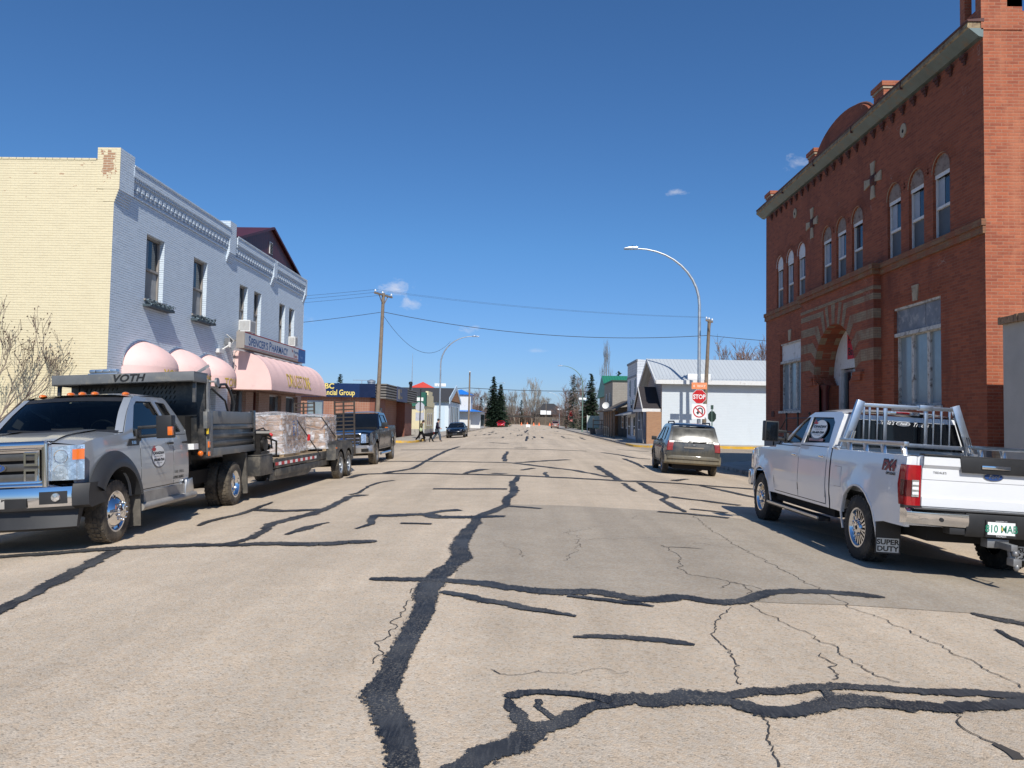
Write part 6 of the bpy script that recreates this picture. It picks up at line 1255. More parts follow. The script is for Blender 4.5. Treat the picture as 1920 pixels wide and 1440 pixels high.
b=MB(); b.box(-.9,.9,yb1+.03,yb1+.3,.9,1.75); b.box(-.75,.75,-1.1,yb1+.2,.5,.75); b.tube([(-1.1,0,.43),(1.1,0,.43)],.08,8); b.build('chassis',MAT['under'],dt,flat=True)
b=MB(); b.box(-1.04,-.9,yb1+.06,yb1+.28,1.16,1.26); b.build('white_tag',MAT['plaswhite'],dt)
cd_yaw=pi+radians(3.4)
# front axle stands at (-6.58,10.5)
place(dt,-6.58-WB*sin(radians(3.4)),10.5+WB*cos(radians(3.4)),cd_yaw,WB)
# ======================= dark blue crew cab behind the trailer
ft=thing('pickup_truck',(0,0,0),'dark blue crew cab pickup with dusty sides standing behind the trailer ramps','pickup truck')
WF=3.9
def m_dust(name,base,dust,z0,z1,coat=1,lo=.0,rough=.22,streak=3):
    T=NT(name); c=T.coord(); z=T.n('SeparateXYZ',{0:c}).outputs[2]; n=T.noise(c,2.6,6,.7); n2=T.noise(T.coord('Object',(streak,streak,.6)),3.,5,.65)
    f=T.math('MULTIPLY',T.math('DIVIDE',T.math('SUBTRACT',z1,z),z1-z0),1.,True); f=T.math('ADD',T.math('MULTIPLY',f,.75),T.math('MULTIPLY',T.math('SUBTRACT',T.math('MULTIPLY',T.math('ADD',n,n2),.5),.45),1.5)); f=T.math('ADD',f,lo,True)
    T.set(T.b,'Base Color',T.mix(f,base,dust)); T.set(T.b,'Roughness',T.math('ADD',T.math('MULTIPLY',f,.6),rough)); T.set(T.b,'Coat Weight',T.math('MULTIPLY',T.math('SUBTRACT',1,f),coat)); T.set(T.b,'Coat Roughness',.05); return T.m
MAT['navyd']=m_dust('dusty_navy_paint',(.004,.007,.016),(.10,.085,.065),.45,.95,.35,-.45,.2)
cf=dict(wb=WF,r=.40,ra=.50,W=1.0,zp=ZP,yp=[(-1.2,.98),(-.9,1),(WF+.3,1),(WF+.7,.95),(WF+.95,.87)],yf=WF+.86,zlow=.62,hood=(1.14,1.26),yc=WF-.75,roof=(WF-1.65,WF-3.0),zr=1.88,ycab=WF-3.05,zb=1.36,zs=.52,paint=MAT['navyd'],
 win=[[(WF-.98,1.33),(WF-1.5,1.74),(WF-1.66,1.80),(WF-1.80,1.80),(WF-1.76,1.36)],[(WF-1.88,1.36),(WF-1.90,1.80),(WF-2.72,1.79),(WF-2.86,1.40)]],doors=[(WF-1.82,WF-.66,.58,1.30),(WF-2.9,WF-1.84,.58,1.33)],bed=(WF-3.08,-1.15),zrail=1.36,zlr=.55)
BF=pickup(ft,cf)
for y in (0,WF):
    for x in (-.87,.87): wheel(ft,x,y,.40,.27,.235,'five','tyredirty','steel')
ygf=WF+.86
b=MB(); b.sheet([(-.60,.72),(.60,.72),(.62,1.13),(-.62,1.13)],[[(-.55,.77),(.55,.77),(.57,1.08),(-.57,1.08)]],lambda u,v,d:(u,ygf+.07-.06*u*u+d,v),.06,.06,None,None,True)
for z in (.85,.97): sweepx(b,[(ygf+.05,z-.03),(ygf+.08,z),(ygf+.05,z+.03),(ygf,z)],.56,.03,2,8)
sweepx(b,[(ygf+.04,1.11),(ygf+.09,1.12),(ygf+.06,1.17),(ygf,1.17)],.62,.04,2,8)
o=b.build('grille',MAT['chrome'],ft,bev=.006); b=MB(); b.box(-.58,.58,ygf-.05,ygf+.01,.74,1.1); b.build('grille_mesh',MAT['under'],o)
b=MB(); oval(b,lambda u,v,d:(-u,ygf+.09+d,.96+v),.12,.05,0,1,0); b.build('emblem',[MAT['chrome'],MAT['blue_ink']],o,flat=True,fixn=False)
for sd in (-1,1):
    b=MB(); b.grid(lambda u,v,sd=sd:(sd*(lerp(.60,.965,u)),ygf+.05-.28*sst(.35,1,u)**1.4-.03*v,lerp(.80,lerp(1.12,1.10,u),v)),12,8); b.build('headlight',MAT['clear'],ft)
    b=MB(); b.tube([(sd*1.02,.9,.36),(sd*1.02,WF-.7,.36)],.05,8); b.build('running_board',MAT['alu'],ft)
b=MB(); sweepx(b,[(ygf+.08,.42),(ygf+.16,.46),(ygf+.17,.64),(ygf+.10,.72),(ygf-.1,.72),(ygf-.1,.44)],.98,.22,3,20); o=b.build('bumper',P('dusty_chrome',(.5,.47,.43),.3,.9,.15,4),ft,ang=40)
b=MB()
for x0,x1 in ((-.3,.3),(-.86,-.62),(.62,.86)): b.grid(lambda u,v:(lerp(x0,x1,u),ygf+.178-.22*abs(lerp(x0,x1,u)/.98)**3,lerp(.49,.60,v)),5,2)
b.build('bumper_opening',MAT['under'],o)
for sd in (-1,1):
    b=MB(); x0=sd*BF.X(WF-.95,1.35); b.box(*sorted((x0+sd*.06,x0+sd*.30)),WF-1.0,WF-.88,1.28,1.50); b.bar((x0,WF-.95,1.32),(x0+sd*.1,WF-.94,1.34),.05); o=b.build('mirror',MAT['black'],ft,bev=.03)
    b=MB(); b.box(*sorted((x0+sd*.2,x0+sd*.305)),WF-.9,WF-.875,1.29,1.32); b.build('marker_lens',MAT['amber'],o)
place(ft,-6.75,33.42,pi+radians(1.5),WF); ft.scale=(1.06,)*3
# ======================= flatbed trailer
tx,ty=-6.42,20.0
tr=thing('flatbed_trailer',(0,0,0),'low black tandem axle flatbed trailer with upright ramps behind the dump truck','trailer')
b=MB(); TBK=P('trailer_black',(.03,.03,.03),.5,0,.3,4,dirt=((.15,.13,.10),2.5,.6))
HW=.96
for sd in (-1,1): b.box(*sorted((sd*(HW-.06),sd*HW)),-3.1,4.85,.60,.80)
for y in (-3.1,-1.5,0,1.3,2.5,3.7,4.79): b.box(-HW,HW,y,y+.06,.62,.74)
b.bar((-.9,-3.1,.68),(0,-4.6,.62),.1,.14); b.bar((.9,-3.1,.68),(0,-4.6,.62),.1,.14); b.box(-.08,.08,-4.75,-4.4,.5,.68)
for sd in (-1,1): b.box(*sorted((sd*(HW-.1),sd*HW)),-3.0,4.7,.42,.58); b.prism([(-3.3,.35),(-.4,.30),(-.0,.44),(-3.3,.58)],'x',*sorted((sd*(HW-.05),sd*(HW-.02))))
b.build('frame',TBK,tr,bev=.006)
b=MB()
for k in range(9): x=-HW+.07+k*.205; b.box(x,x+.195,-3.05,4.8,.76,.81)
b.build('deck',P('deck_planks',(.28,.21,.135),.9,0,.3,2.5,.3,30),tr,bev=.004)
b=MB(); b.box(-.95,.95,-3.95,-3.15,.50,.92); b.box(.5,.96,-3.97,-3.2,.92,.94); o=b.build('toolbox',TBK,tr,bev=.01)
b=MB()
for k in range(8): b.box(HW,HW+.004,-3.0+k*.42,-3.0+k*.42+.2,.66,.73,0); b.box(HW,HW+.004,-3.0+k*.42+.2,-3.0+k*.42+.40,.66,.73,1)
b.build('reflective_tape',[MAT['red'],MAT['plaswhite']],tr,flat=True)
for sd in (-1,1):
    b=MB(); f=[(1.35,.55),(1.45,.98),(1.62,1.06),(3.25,1.06),(3.45,.95),(3.6,.6)]
    for (y0,z0),(y1,z1) in zip(f,f[1:]): b.bar((sd*(HW+.13),y0,z0),(sd*(HW+.13),y1,z1),.26,.02,up=(0,0,1) if abs(y1-y0)>.15 else (0,1,0))
    b.sheet([(1.35,.6),(1.45,.98),(1.62,1.06),(3.25,1.06),(3.45,.95),(3.6,.6)]+arc(2.98,.40,.44,20,165,8)+arc(2.03,.40,.44,15,160,8),[],lambda u,v,d,sd=sd:(sd*(HW+.255),u,v),0)
    o=b.build('fender',TBK,tr,flat=True,fixn=False)
    b=MB(); b.box(*sorted((sd*(HW+.25),sd*(HW+.27))),1.42,1.56,.86,.90); b.build('marker_light',MAT['amber'],o)
    for y in (2.03,2.98): wheel(tr,sd*(HW+.14),y,.385,.21,.22,'steel','tyredirty','galv')
b=MB()
for y in (2.03,2.98): b.tube([(-HW-.1,y,.385),(HW+.1,y,.385)],.05,8)
b.build('axle',MAT['under'],tr)
for x0 in (-.98,.33):
    b=MB(); w=.64
    for x in (x0,x0+w*.45,x0+w): b.bar((x,4.9,.55),(x,4.98,2.30),.045,.07,up=(0,1,0))
    for k in range(14): z=.62+k*.125; b.box(x0,x0+w,4.89+.045*(z-.55),4.93+.045*(z-.55),z,z+.04)
    b.build('ramp',P('rusty_ramp_steel',(.055,.042,.033),.75,.2,.3,6,.1,30) if x0<0 else bpy.data.materials['rusty_ramp_steel'],tr,flat=True)
b=MB(); b.box(.40,.85,-3.6,-3.05,.94,1.0); b.tube([(.45,-3.3,1.15),(.85,-3.3,1.15)],.16,12); b.box(.5,.8,-3.5,-3.1,1.0,1.35); b.tube([(.4,-3.4,1.4),(.9,-3.2,1.38)],.07,8); b.tube([(.85,-3.3,1.3),(1.02,-3.1,1.2),(.98,-3.0,.9),(.8,-3.3,.85)],.025,6); b.tube([(.5,-3.2,1.42),(.7,-3.0,1.5),(.9,-3.1,1.3),(.95,-3.2,1.05)],.02,6)
for q in range(3): b.lathe([(.0,-.04),(.07,-.04),(.07,.04),(0,.04)],10,(.55+.12*q,-3.0,1.08),'y')
b.build('winch_engine',P('engine_black',(.025,.022,.02),.4,.3,.5,9),tr); b=MB(); b.box(.42,.5,-3.05,-2.98,.98,1.12); b.ell((.86,-3.02,1.34),(.06,.04,.05),8,6); b.build('red_fitting',MAT['red'],tr)
place(tr,tx,ty,0,2)
# wrapped pallets (each its own thing, standing on the deck)
WRAP=NT('stretch_wrap'); _c=WRAP.coord(); _n=WRAP.noise(WRAP.coord('Object',(1,1,1.6)),2.6,6,.62,1.6); WRAP.set(WRAP.b,'Base Color',(.78,.79,.82)); WRAP.set(WRAP.b,'Roughness',.22); WRAP.set(WRAP.b,'Alpha',WRAP.ramp(_n,[(.36,.14),(.52,.34),(.66,.85)])); WRAP.bump(_n,1.0,.08)
CARD=P('cardboard',(.40,.245,.15),.85,0,.2,3)
def pallet(lab,x,y,w,d,h,seed):
    r=random.Random(seed); zb=.815+zg(tx)+(-.008*tx)*(x-tx)*1.0
    t=thing('wrapped_pallet',(x,y,zb),lab,'pallet','shrink wrapped pallets of cartons on the trailer',ry=math.atan(.008*tx)*-1*-1)
    t.rotation_euler=tr.rotation_euler
    b=MB()
    for k in range(5): b.box(-w/2,w/2,-d/2+k*(d-.1)/4,-d/2+k*(d-.1)/4+.1,.10,.12)
    for xx in (-w/2,-.05,w/2-.1): b.box(xx,xx+.1,-d/2,d/2,0,.10)
    b.build('wood_pallet',MAT['wood2'],t,flat=True)
    b=MB(); nl=7; hh=(h-.14)/nl
    for l in range(nl):
        nx,ny=(3,2) if l%2 else (2,3)
        for i in range(nx):
            for j in range(ny):
                x0=-w/2+.03+i*(w-.06)/nx; y0=-d/2+.03+j*(d-.06)/ny; jx,jy=r.uniform(-.012,.012),r.uniform(-.012,.012)
                b.box(x0+.006+jx,x0+(w-.06)/nx-.006+jx,y0+.006+jy,y0+(d-.06)/ny-.006+jy,.125+l*hh,.125+(l+1)*hh-.008)
    b.build('carton_stack',CARD,t,bev=.006)
    b=MB(); n=36
    def wf(u,v):
        a=2*pi*u; c_,s_=cos(a),sin(a); k=1/max(abs(c_)**8+abs(s_)**8,1e-9)**(1/8.); z=lerp(.06,h+.03,v)
        q=noise.noise(Vector((c_*3+seed,s_*3,z*3.5)))*.035+noise.noise(Vector((c_*9+seed,s_*9,z*7)))*.015; fl=.05*max(0,1-v*9)
        return (c_*k*(w/2+.012+abs(q)+fl),s_*k*(d/2+.012+abs(q)+fl),z)
    b.grid(wf,72,26)
    def top(u,v):
        p=wf(u,1.0); k=1-v; q=noise.noise(Vector((p[0]*4*k+seed,p[1]*4*k,2)))*.05; return (p[0]*k,p[1]*k,h+.03+(.03+q)*sin(pi/2*min(1,v*2)))
    b.grid(top,72,8)
    b.build('stretch_wrap',WRAP.m,t,ang=180)
    return t
pallet('near wrapped carton pallet with blue tape, just behind the dump bed',tx+.16,18.55,1.3,1.25,1.0,1)
pallet('middle wrapped carton pallet, set back between the two others',tx-.10,20.35,1.25,1.2,.98,5)
pallet('rear wrapped carton pallet nearest the upright ramps',tx+.32,22.0,1.2,1.35,.97,9)
b=MB(); z0=.815+zg(tx)
b.text('ITEM',.17,lambda u,v,d:(tx+.16+.66+.055,18.55+.05-v,z0+.5-u+.35),'LEFT',.004); b.text('THIS SIDE',.1,lambda u,v,d:(tx+.16+.66+.055,18.55+.33-v,z0+.9-u),'LEFT',.003); 
o=b.build('pallet_tape',P('blue_tape_print',(.04,.12,.36),.4),None,flat=True,fixn=False); o.parent=bpy.data.objects['wrapped_pallet']; o.matrix_parent_inverse=Matrix.Translation((-(tx+.16),-18.55,-bpy.data.objects['wrapped_pallet'].location.z))
def strap(lab,pts,ratch):
    t=thing('cargo_strap',(0,0,0),lab,'strap','ratchet straps over the pallets'); b=MB(); b.tube(pts,.016,4); b.build('webbing',P('strap_webbing',(.05,.05,.05),.7) if 'strap_webbing' not in bpy.data.materials else bpy.data.materials['strap_webbing'],t)
    p=Vector(pts[-2]).lerp(Vector(pts[-1]),ratch); b=MB(); b.box(p.x-.03,p.x+.04,p.y-.05,p.y+.05,p.z-.085,p.z+.085); b.build('ratchet',MAT['red'] if ratch<.7 else MAT['wood'],t,bev=.02)
xe=tx+HW+.0
strap('black strap with a red ratchet between the near and middle pallets',[(tx-.5,19.45,z0+1.02),(tx+.55,19.4,z0+1.04),(xe-.02,20.7,z0-.05)],.55)
strap('black strap with a brown ratchet over the rear pallet',[(tx-.4,21.2,z0+1.0),(tx+.85,21.0,z0+.98),(xe+.02,22.6,z0+.25)],.8)
# ======================= generic closed car
def car(root,c):
    r=c['r']; ra=r+.05; az=r; wb=c['wb']; zs=c['zs']; B=Body(c['W'],c['zp'],c['yp'],[(0,az,ra),(wb,az,ra)],.02,.12)
    T_=smooth_prof(c['tail'],3);G=smooth_prof(c['rglass'],3);Rf=smooth_prof(c['roof'],4);Wd=smooth_prof(c['wind'],3);Hd=smooth_prof(c['hood'],4);N=smooth_prof(c['nose'],3)
    a1=archpts(wb,az,ra,0,zs); a0=archpts(0,az,ra,0,zs)
    poly=T_+G[1:]+Rf[1:]+Wd[1:]+Hd[1:]+N[1:]+a1[::-1]+a0[::-1]
    b=MB(); B.side(b,poly,c['win'],rim=.03,step=.11)
    B.strip(b,T_,c.get('trise',.05),3,(-1,0)); B.strip(b,Rf,.05,4,(0,1)); B.strip(b,Hd,c.get('hrise',.05),3.5,(0,1)); B.strip(b,N,c.get('nrise',.14),2.2,(1,0)); B.strip(b,G,.03,3,(-.7,.6)); B.strip(b,Wd,.04,3,(.6,.7))
    b.build('body',c['paint'],root,ang=55)
    for w in c['win']:
        for sd in (-1,1): g=MB(); B.side(g,w,[],off=-.018,rim=0,step=.2,sides=(sd,)); g.build('window',c.get('glass',MAT['glass']),root)
    g=MB(); B.strip(g,Wd[1:-1],.042,3,(.6,.7),off=.012,inset=.09,bow=.02); g.build('windshield',MAT['glass'],root)
    g=MB(); B.strip(g,G[1:-1],.032,3,(-.7,.6),off=.012,inset=.10); g.build('rear_window',c.get('rgm',MAT['glass']),root)
    for y0,y1,z0,z1 in c['doors']:
        for sd in (-1,1):
            d=MB(); pl=[(y1,z0),(y1,z1),(y0,z1),(y0,z0)]; s=MB(); B.side(s,[(p[0]+(.012 if p[0]>(y0+y1)/2 else -.012),p[1]) for p in pl],[],off=.001,rim=0,step=.25,sides=(sd,)); B.side(d,pl,[],off=.004,rim=.006,step=.14,sides=(sd,)); o=d.build('door',c['paint'],root,ang=55); s.build('door_gap',MAT['under'],o)
            h=MB(); hx=sd*(B.X(y0+.15,z1-.1)+.02); h.bar((hx,y0+.06,z1-.09),(hx,y0+.24,z1-.09),.02,.03); h.build('handle',c.get('hm',c['paint']),o,bev=.005)
    u=MB(); yr=c['tail'][0][0]; yfz=c['nose'][-1][0]; W=c['W']; u.box(-W+.3,W-.3,yr+.1,yfz-.12,.2,.55); u.box(-W+.1,W-.1,ra,wb-ra,.2,.75); u.box(-W+.34,W-.34,yr+.1,yfz-.15,.5,c['hood'][-1][1]-.06); u.build('underbody',MAT['under'],root,flat=True)
    for y in (0,wb):
        for sd in (-1,1): wheel(root,sd*(W-.11),y,r,.21,r*.64,c.get('rim','five'),c.get('mt','tyre'),c.get('rm','alu'),tread=c.get('tread',False))
    for sd in (-1,1):
        b=MB(); y,z=c['mir']; x0=sd*B.X(y,z); b.box(*sorted((x0+sd*.03,x0+sd*.21)),y-.05,y+.06,z-.01,z+.13); b.bar((x0-sd*.04,y,z),(x0+sd*.06,y,z+.03),.05); b.build('mirror',c.get('mm',c['paint']),root,bev=.02)
    for y0,y1,z0,z1,e,mt,nm,nd in c['lamps']:
        for sd in (-1,1):
            b=MB(); b.grid(lambda u,v,sd=sd:c['lampf'](B,sd,nm,u,v),12,8); b.build(nm,mt,root,ang=60)
    return B
# ======================= dusty SUV
sv=thing('suv',(0,0,0),'dark blue suv caked in pale brown dust, seen from behind at the right kerb','suv')
MAT['suvp']=m_dust('dusty_suv_paint',(.010,.014,.018),(.135,.118,.08),.35,1.25,.8,-.12,.3,5)
ZS=[(.2,.93),(.4,.97),(.7,1.0),(.95,.99),(1.08,.965),(1.2,.92),(1.7,.77)]
def svl(B,sd,nm,u,v):
    if nm=='tail_light':
        z=lerp(.82,1.14,v); xo=B.X(-.86,z)+.008; q=u*1.4; y0=-.925-.02*(1-v)*0
        yb=interp([(.8,-.955),(1.0,-.95),(1.08,-.935),(1.16,-.90)],z)-.035
        return (sd*lerp(xo-.20,xo-.015,min(1,q)),yb+.012*max(0,q-.85)*1,z) if q<1 else (sd*(xo-.015+.015*min(1,(q-1)*5)),yb+.26*(q-1)/.4*.75,z)
    z=lerp(.68,.84,v); return (sd*lerp(.5,.86,u),3.62-.05*v-.28*sst(.3,1,u)**1.5,z)
cs=dict(wb=2.71,r=.355,W=.93,zs=.36,zp=ZS,yp=[(-.97,.95),(-.6,1),(3.0,1),(3.4,.95),(3.65,.84)],paint=MAT['suvp'],
 tail=[(-.88,.38),(-.945,.62),(-.95,.85),(-.90,1.09)],rglass=[(-.90,1.09),(-.80,1.32),(-.62,1.63)],roof=[(-.62,1.63),(-.3,1.70),(.6,1.725),(1.2,1.69),(1.45,1.62)],wind=[(1.45,1.62),(1.9,1.36),(2.38,1.10)],hood=[(2.38,1.10),(3.0,1.05),(3.45,.92)],nose=[(3.45,.92),(3.62,.78),(3.64,.55),(3.56,.36)],
 win=[[(-.50,1.17),(-.32,1.56),(.02,1.60),(.08,1.14)],[(.14,1.13),(.10,1.61),(.86,1.61),(.90,1.11)],[(.97,1.11),(.95,1.61),(1.33,1.57),(2.05,1.12)]],
 doors=[(.02,.93,.48,1.09),(.95,2.12,.48,1.07)],mir=(1.95,1.10),mt='tyredirty',rm='steel',tread=True,trise=.06,hm=MAT['suvp'],mm=MAT['black'],rgm=glass_mat('dusty_rear_glass',(.012,.014,.015),.10,.3,.5,(.16,.15,.12),ior=1.4),
 lamps=[(0,0,0,0,0,P('dusty_red_lens',(.26,.035,.032),.25,0,.3,8,coat=.4),'tail_light',0),(0,0,0,0,0,MAT['clear'],'headlight',0)],lampf=svl)
BS=car(sv,cs)
b=MB(); sweepx(b,[(-.90,.36),(-1.03,.42),(-1.06,.60),(-1.03,.66),(-.9,.68),(-.8,.40)],.94,-.16,4,20); sweepx(b,[(-1.05,.53),(-1.085,.55),(-1.085,.60),(-1.05,.62)],.86,-.1,4,12); b.build('bumper',m_dust('dusty_bumper',(.04,.045,.048),(.23,.195,.13),.3,.9,.3,.05,.4,5),sv,ang=50)
b=MB(); sweepx(b,[(-.985,.90),(-1.03,.91),(-1.035,.955),(-.99,.975)],.33,-.01,2,10); b.build('garnish_bar',P('dull_chrome',(.5,.48,.44),.3,.9,.1),sv)
b=MB(); b.box(-.15,.15,-1.005,-.995,.80,.875,0); b.text('391 KBT',.07,lambda u,v,d:(u,-1.0065,.815+v),'CENTER',.001,sx=.8,c=1); b.box(-.30,.30,-.995,-.985,.78,.90,2); b.build('licence_plate',[P('dusty_plate',(.36,.38,.31),.7),P('dusty_green',(.10,.16,.1),.7),P('plate_recess',(.06,.055,.05),.7)],sv,flat=True,fixn=False)
b=MB(); b.bar((-.02,-.965,1.11),(.42,-.945,1.14),.03,.03); b.bar((.1,-.97,1.12),(-.18,-.95,1.15),.02,.02); b.ell((0,-.96,1.10),(.05,.03,.03),8,6); b.build('rear_wiper',MAT['black'],sv)
b=MB(); b.prism(arc(0,1.03,.05,0,330,11,.03),'y',-1.0,-.99); b.build('emblem',MAT['steel'],sv)
for sd in (-1,1):
    b=MB(); b.tube([(sd*.60,-.35,1.72),(sd*.61,-.25,1.80),(sd*.61,1.1,1.80),(sd*.60,1.25,1.72)],.025,6); b.build('roof_rail',MAT['black'],sv)
    b=MB(); BS.side(b,arc(0,.36,.49,0,180,18)+arc(0,.36,.40,180,0,18),[],off=.018,rim=.02,step=None,sides=(sd,)); BS.side(b,arc(2.71,.36,.49,0,180,18)+arc(2.71,.36,.40,180,0,18),[],off=.018,rim=.02,step=None,sides=(sd,)); b.build('arch_trim',m_dust('dusty_trim',(.03,.035,.04),(.2,.17,.115),.3,.9,.1,0,.5) if sd<0 else bpy.data.materials['dusty_trim'],sv)
b=MB(); sweepx(b,[(-.66,1.66),(-.72,1.66),(-.6,1.72),(-.45,1.73)],.62,-.06,3,10); b.build('spoiler',MAT['suvp'],sv)
place(sv,5.72,27.05,radians(-3.2),2.71)
# ======================= black sedan, red hatchback, maroon wagon, yellow service truck farther up the street
def sdl(B,sd,nm,u,v):
    if nm=='headlight': z=lerp(.60,.75,v); return (sd*lerp(.46,.86,u),3.84-.03*v-.30*sst(.2,1,u)**1.5,z)
    z=lerp(.72,.9,v); return (sd*lerp(.5,.84,u),-1.06+.1*sst(.5,1,u)-.0,z)
def sedan(root,paint,lamp=True):
    c=dict(wb=2.85,r=.335,W=.92,zs=.28,zp=[(.2,.94),(.5,1),(.75,.99),(.9,.95),(1.44,.70)],yp=[(-1.05,.9),(-.6,1),(3.1,1),(3.5,.93),(3.85,.80)],paint=paint,
     tail=[(-.98,.35),(-1.06,.65),(-1.0,.95)],rglass=[(-1.0,.95),(-.55,1.02),(.2,1.38)],roof=[(.2,1.38),(.7,1.44),(1.2,1.43),(1.55,1.36)],wind=[(1.55,1.36),(1.95,1.16),(2.42,.96)],hood=[(2.42,.96),(3.1,.88),(3.68,.76)],nose=[(3.68,.76),(3.84,.62),(3.86,.42),(3.76,.26)],
     win=[[(-.1,.99),(.35,1.33),(.85,1.36),(.86,.98)],[(.94,.98),(.93,1.36),(1.42,1.33),(2.05,.99)]],doors=[(-.05,.9,.36,.94),(.92,2.1,.36,.94)],mir=(2.0,.95),
     lamps=[(0,)*5+(MAT['clear'],'headlight',0),(0,)*5+(MAT['red_lens'],'tail_light',0)],lampf=sdl)
    B=car(root,c)
    b=MB(); sweepx(b,[(3.95,.50),(3.97,.56),(3.93,.66),(3.85,.66),(3.85,.48)],.55,.05,2,10); b.build('grille',MAT['black'],root)
    b=MB(); sweepx(b,[(3.95,.655),(3.965,.67),(3.93,.69)],.56,.05,2,8); b.build('grille_trim',MAT['chrome'],root)
    b=MB(); b.box(-.7,.7,3.8,3.965,.24,.40); b.build('lower_grille',MAT['under'],root); b=MB(); b.box(-.2,.2,3.975,3.985,.36,.46); b.build('licence_plate',P('front_plate',(.1,.12,.16),.5) if 'front_plate' not in bpy.data.materials else bpy.data.materials['front_plate'],root)
    return B
s1=thing('sedan',(0,0,0),'glossy black sedan facing the camera beside the man with the dog','car'); sedan(s1,P('black_gloss_paint',(.005,.006,.008),.22,0,.1,coat=.25,spec=.25)); place(s1,-6.62,77.3,pi,2.85)
def hl(B,sd,nm,u,v):
    if nm=='headlight': return (sd*lerp(.5,.84,u),3.22-.05*v-.2*u**2,lerp(.68,.82,v))
    z=lerp(.80,1.1,v); return (sd*lerp(.60,.83,u),-.80+.0*u-.02,z)
def hatch(root,paint,tall=1.0,L=0):
    c=dict(wb=2.6,r=.32,W=.87,zs=.28,zp=[(.2,.94),(.5,1),(.8,.99),(.95*tall,.95),(1.5*tall,.74)],yp=[(-.85,.9),(-.5,1),(2.8,1),(3.25,.82)],paint=paint,
     tail=[(-.74,.35),(-.80,.6),(-.74,1.0*tall)],rglass=[(-.74,1.0*tall),(-.62,1.2*tall),(-.40,1.42*tall)],roof=[(-.40,1.42*tall),(.2,1.49*tall),(.9,1.48*tall),(1.3,1.40*tall)],wind=[(1.3,1.40*tall),(1.75,1.2*tall),(2.2,.98*tall)],hood=[(2.2,.98*tall),(2.8,.92*tall),(3.1,.8)],nose=[(3.1,.8),(3.24,.6),(3.22,.4),(3.14,.28)],
     win=[[(-.3,1.04*tall),(-.1,1.38*tall),(.75,1.42*tall),(.76,1.02*tall)],[(.84,1.02*tall),(.83,1.42*tall),(1.2,1.37*tall),(1.85,1.03*tall)]],doors=[(-.1,.8,.36,.96*tall),(.82,1.9,.36,.96*tall)],mir=(1.8,1.0*tall),
     lamps=[(0,)*5+(MAT['clear'],'headlight',0),(0,)*5+(MAT['red_lens'],'tail_light',0)],lampf=hl)
    B=car(root,c); b=MB(); b.box(-.45,.45,3.28,3.36,.36,.58); b.build('grille',MAT['black'],root,bev=.02); return B
s2=thing('hatchback',(0,0,0),'small bright red hatchback far up the left lane facing the camera','car'); hatch(s2,P('red_gloss_paint',(.45,.008,.012),.2,0,.1,coat=1)); place(s2,-5.4,179,pi,2.6)
s3=thing('wagon',(0,0,0),'dusty maroon wagon parked far up at the right kerb, seen from behind','car'); hatch(s3,m_dust('dusty_maroon',(.12,.03,.03),(.30,.21,.17),.3,1.3,.4,.15),1.12); place(s3,7.0,178,0,2.6)
b=MB(); b.box(-.25,.25,-.86,-.84,.72,.84); b.build('licence_plate',MAT['plaswhite'],s3)
s4=thing('service_truck',(0,0,0),'yellow service truck parked beyond the maroon wagon','truck'); hatch(s4,P('yellow_paint',(.62,.40,.03),.35,0,.1,coat=1),1.3); place(s4,8.3,214,0,2.6)
b=MB(); b.box(-.8,.8,-.75,1.2,1.95,2.05); b.box(-.75,-.65,-.7,-.6,2.0,2.5); b.box(.65,.75,-.7,-.6,2.0,2.5); b.build('ladder_rack',MAT['steel'],s4)
# ---------------------------------------------------------------- lamps, poles, wires, signs
def lamp(x,y,lab,k=1.0,boards=True,green=False,reach=3.45,side=None,zt=10.8,bz=5.25):
    s=-1 if x>0 else 1; m=MAT['green_pole'] if green else MAT['galv']
    t=thing('street_lamp',(x,y,-.1),lab,'street lamp','curved arm street lamps along both pavements'); t.scale=(k,k,k)
    b=MB(); zb=7.7; pts=[(0,0,0),(0,0,3),(0,0,zb)]+[(s*reach*(1-cos(radians(a))),0,zb+(zt-zb)*sin(radians(a))) for a in range(9,91,9)]
    b.tube(pts,[.105,.095,.08]+[lerp(.078,.04,i/9) for i in range(10)],10); b.lathe([(.2,0),(.2,.06),(.13,.1),(.12,.35)],10); b.build('pole',m,t)
    b=MB(); e=s*reach; b.box(*sorted((e-s*.05,e+s*.28)),-.09,.09,zt-.05,zt+.09); b.prism([(e+s*.25,zt-.05),(e+s*.25,zt+.08),(e+s*.72,zt+.02),(e+s*.72,zt-.05)],'y',-.14,.14); o=b.build('lamp_head',MAT['alu'],t,bev=.02)
    b=MB(); b.ell((e+s*.25,0,zt+.13),(.04,.04,.05),8,5); b.build('photocell',P('photocell_dark',(.03,.05,.1),.5) if 'photocell_dark' not in bpy.data.materials else bpy.data.materials['photocell_dark'],o)
    if boards:
        for sd in (-1,1):
            b=MB(); b.box(*sorted((sd*.10,sd*.62)),-.045,-.03,bz,bz+.33); b.box(*sorted((0,sd*.14)),-.04,-.02,bz+.25,bz+.28); b.build('name_board',MAT['plaswhite'],t,bev=.004)
    return t
lamp(13.28,59.0,'tall grey street lamp standing behind the stop sign at the white hall',1.40,bz=3.60)
lamp(-9.3,83.9,'grey street lamp behind the walking man on the left pavement',1.0)
lamp(9.49,127,'green street lamp on the right pavement past the grey block building',1.0,green=True)
lamp(-9.2,190,'green street lamp in front of the two big spruces',1.0,green=True)
lamp(-6.9,250,'farthest left street lamp, right of the big spruces',1.0); lamp(11.2,250,'farthest right street lamp, behind the maroon wagon',1.0)
